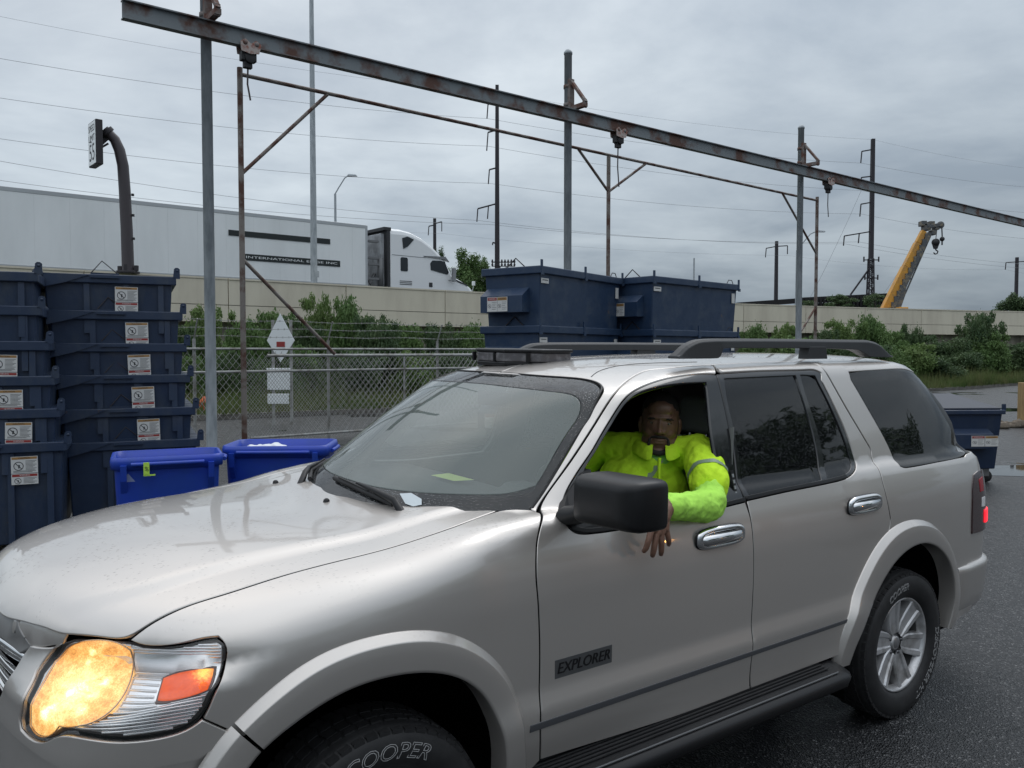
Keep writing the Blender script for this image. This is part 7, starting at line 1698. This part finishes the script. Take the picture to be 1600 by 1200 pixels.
p = W(172,718,5.75); c1_ = cart(p.x, p.y, math.atan2(.40,.92), .72, .48, 1.075, 'nearer open blue recycling cart with a lime green tag', True)
p = W(345,714,6.45); c2_ = cart(p.x, p.y, math.atan2(.05,1), .80, .55, 1.08, 'open blue recycling cart with a white bag beside the hood', False)
m = MB(); m.box((.20,-.062,.955),(.238,-.055,1.045)); m.box((.20,-.062,.95),(.275,-.05,.960)); v, f = text_mesh('96', .035); m.add([(.219+a[1],-.064,1.0+a[0]) for a in v], f, 1); tg = obj(m, 'cart_tag', [mat('lime_tag', (.50,.80,.10), .5), INK], c1_, fix=False)
# bag lying in the second cart
bg_ = MB(); blob(bg_, (0,0,0), (.16,.12,.10)); blob(bg_, (.10,.02,.03), (.10,.09,.08)); blob(bg_, (-.12,.02,.04), (.07,.06,.06))
pb = W(412,708,6.75); bo = flesh(bg_, 'rubbish_bag', mat('white_plastic_bag', (.72,.74,.78), .35), None, .012, 4, (.05,.05)); bo.location = (pb.x, pb.y, pb.z-.03); tag(bo, 'white plastic bag with red print inside the farther blue cart', 'bag')
m = MB(); m.add([(-.03,-.121,.02),(.06,-.121,.03),(.055,-.118,.06),(-.035,-.118,.05)], [(0,1,2,3)]); obj(m, 'red_print', STRED, bo, fix=False)

# ---- light bar on the car roof (own thing, rests on the roof)
lb = empty('roof_light_bar', 'dusty black warning light bar lying on the front of SUV roof', 'light bar'); lb.matrix_world = car.matrix_world @ Matrix.Translation((-1.27,-.17,1.738))
LBG = mat('dusty_smoked_plastic', (.10,.095,.10), .35, var=(14,(.24,.23,.24),.48,.66), bump=(60,.3,.002)); 
hexp = [(-.13,.24),(.05,.24),(.15,.10),(.15,-.12),(.07,-.25),(-.13,-.25)]
m = MB(); m.prism(hexp, 2, .0, .020); m.prism([(a*.99,b*.99) for a, b in hexp], 2, .0205, .062, 1); o = obj(m, 'housing', [BLACKP, LBG], lb); bevel(o, .006, 2)
m = MB(); m.prism([(a*1.03,b*1.03) for a, b in hexp], 2, .0625, .078); bevel(obj(m, 'lid', BLACKP, lb), .006, 2)
m = MB()
for x, y in ((.09,.20),(.145,.02),(.12,-.19)): m.box((x-.006,y-.006,.021),(x+.012,y+.006,.062))
tag(obj(m, 'ribs', BLACKP, lb), kind='stuff')

pp = empty('paper_slip', 'yellow green paper slip lying on the dashboard behind the windscreen', 'paper'); pp.matrix_world = car.matrix_world @ Matrix.Translation((-.86,-.10,1.246))
m = MB(); m.add([(-.05,-.11,0),(.05,-.10,.001),(.055,.10,.004),(-.045,.11,.001)], [(0,1,2,3)]); o = obj(m, 'slip', mat('yellow_paper', (.62,.75,.22), .7), pp, fix=False)
# ---- wooden post, stones and puddle at the right
p = W(1602,668,20); o = empty('wooden_post', 'pale yellow wooden post at the right edge by the road', 'post', (p.x, p.y, 0)); m = MB(); m.box((-.11,-.1,0),(.14,.1,1.06)); bevel(obj(m, 'timber', mat('pale_timber', (.38,.26,.12), .8, var=(4,(.28,.19,.09),.4,.6), streak=(6,6,.6)), o), .01, 2)
for i in range(9):
    r = random.Random(i+5); p = W(1556+i*6.5, 668+r.uniform(-3,5), 19.7+r.uniform(-.4,.6)); m = MB(); s = r.uniform(.10,.22); blob(m, (0,0,s*.35), (s,s*.8,s*.55), n=7); o = obj(m, 'stone', mat('rubble_stone', (.16,.13,.10), .9, bump=(9,.8,.04))); o.location = (p.x, p.y, 0); o.rotation_euler = (0,0,r.uniform(0,3)); tag(o, ['flat','round','small','larger','leftmost','second','middle','pale','last'][i]+' brown stone in the rubble line by the wooden post', 'stone', 'rubble stones beside the wooden post')
    for v in o.data.vertices: v.co *= 1+.15*math.sin(v.index*12.9898)
PUD = mat('puddle_water', (.012,.013,.014), .03, spec=.6)
def puddle(px, py, rx, ry, sd_, lab):
    D = 1.825*1300/(py-548); c = W(px, py, D); m = MB(); r = random.Random(sd_); ph = [r.uniform(0,6.28) for _ in range(5)]; n = 60
    vs = [(c.x+rx*math.cos(t)*(1+.18*math.sin(2*t+ph[0])+.12*math.sin(3*t+ph[1])+.07*math.sin(7*t+ph[2])), c.y+ry*math.sin(t)*(1+.18*math.sin(2*t+ph[3])+.1*math.sin(5*t+ph[4])), .004) for t in np.linspace(0, 2*math.pi, n, endpoint=False)]
    m.add(vs, [tuple(range(n))]); o = obj(m, 'puddle', PUD, fix=False); tag(o, lab, kind='structure')
puddle(1600,736,1.5,.75,1,'shallow rain puddle right of the wheeled dumpster'); puddle(1490,640,3,.9,3,'puddle on the road by the grass')

# ---- trees outside the frame: a pair mirrored in the car's windows, an added row
def near_tree(x, y, h, w, seed, lab, n=9000):
    r = random.Random(seed); bl = []
    for i in range(26):
        a = r.uniform(0,6.28); d = w*r.uniform(.1,.8); z = h*r.uniform(.35,.92); bl.append((d*math.cos(a), d*math.sin(a), z, w*r.uniform(.2,.34), w*r.uniform(.2,.34), h*r.uniform(.06,.12)))
    o = empty('tree', lab, 'tree', (x, y, 0)); V, k = leaves(n, bl, .16, seed); f = np_mesh('crown', V, k, 4, LEAFS[1], o); tag(f, kind='stuff')
    m = MB(); m.tube([(0,0,0),(.1,0,h*.4),(0,.1,h*.8)], [.25,.18,.06], 8)
    for b in bl[:9]: m.tube([(0,0,h*.35),(b[0]*.6,b[1]*.6,b[2]*.9),(b[0],b[1],b[2])], [.1,.06,.02], 5)
    obj(m, 'trunk', BARK, o)
near_tree(17,3.0,6.3,3.4,71,'dark leafy tree standing right of the photographer outside the frame'); near_tree(23,6.2,6.2,3.4,72,'second dark leafy tree farther right outside the frame')
for x, y, h_, w_, sd_, lb in ((14,-2.5,5.2,3.0,73,'added bushy tree, out of view to the right behind the photographer'),(19,-8,6,3.6,74,'added wide tree, out of view right and far behind the photographer'),(11,-9,5,3.0,75,'added small tree out of view behind the photographer on the right'),(3,-14,6,4,76,'added tree out of view straight behind the photographer'),(-8,-12,6,4,77,'added tree out of view behind the photographer on the left'),(-16,-6,6,4,78,'added tree out of view to the left behind the photographer')): near_tree(x,y,h_,w_,sd_,lb,6000)  # row added unseen so the car doors reflect a darker horizon
# amber lamp whose glint shows on the fender and door
al = empty('amber_beacon', 'amber warning beacon on a thin post right of the photographer', 'beacon', (9.5,1.75,0))
m = MB(); m.tube([(0,0,0),(0,0,1.42)], .03, 8); obj(m, 'post', POLE, al)
m = MB(); blob(m, (0,0,1.47), (.07,.07,.08)); obj(m, 'lamp', mat('lit_amber_beacon', (.8,.3,.05), .3, emit=(1,.42,.08), estr=60), al)
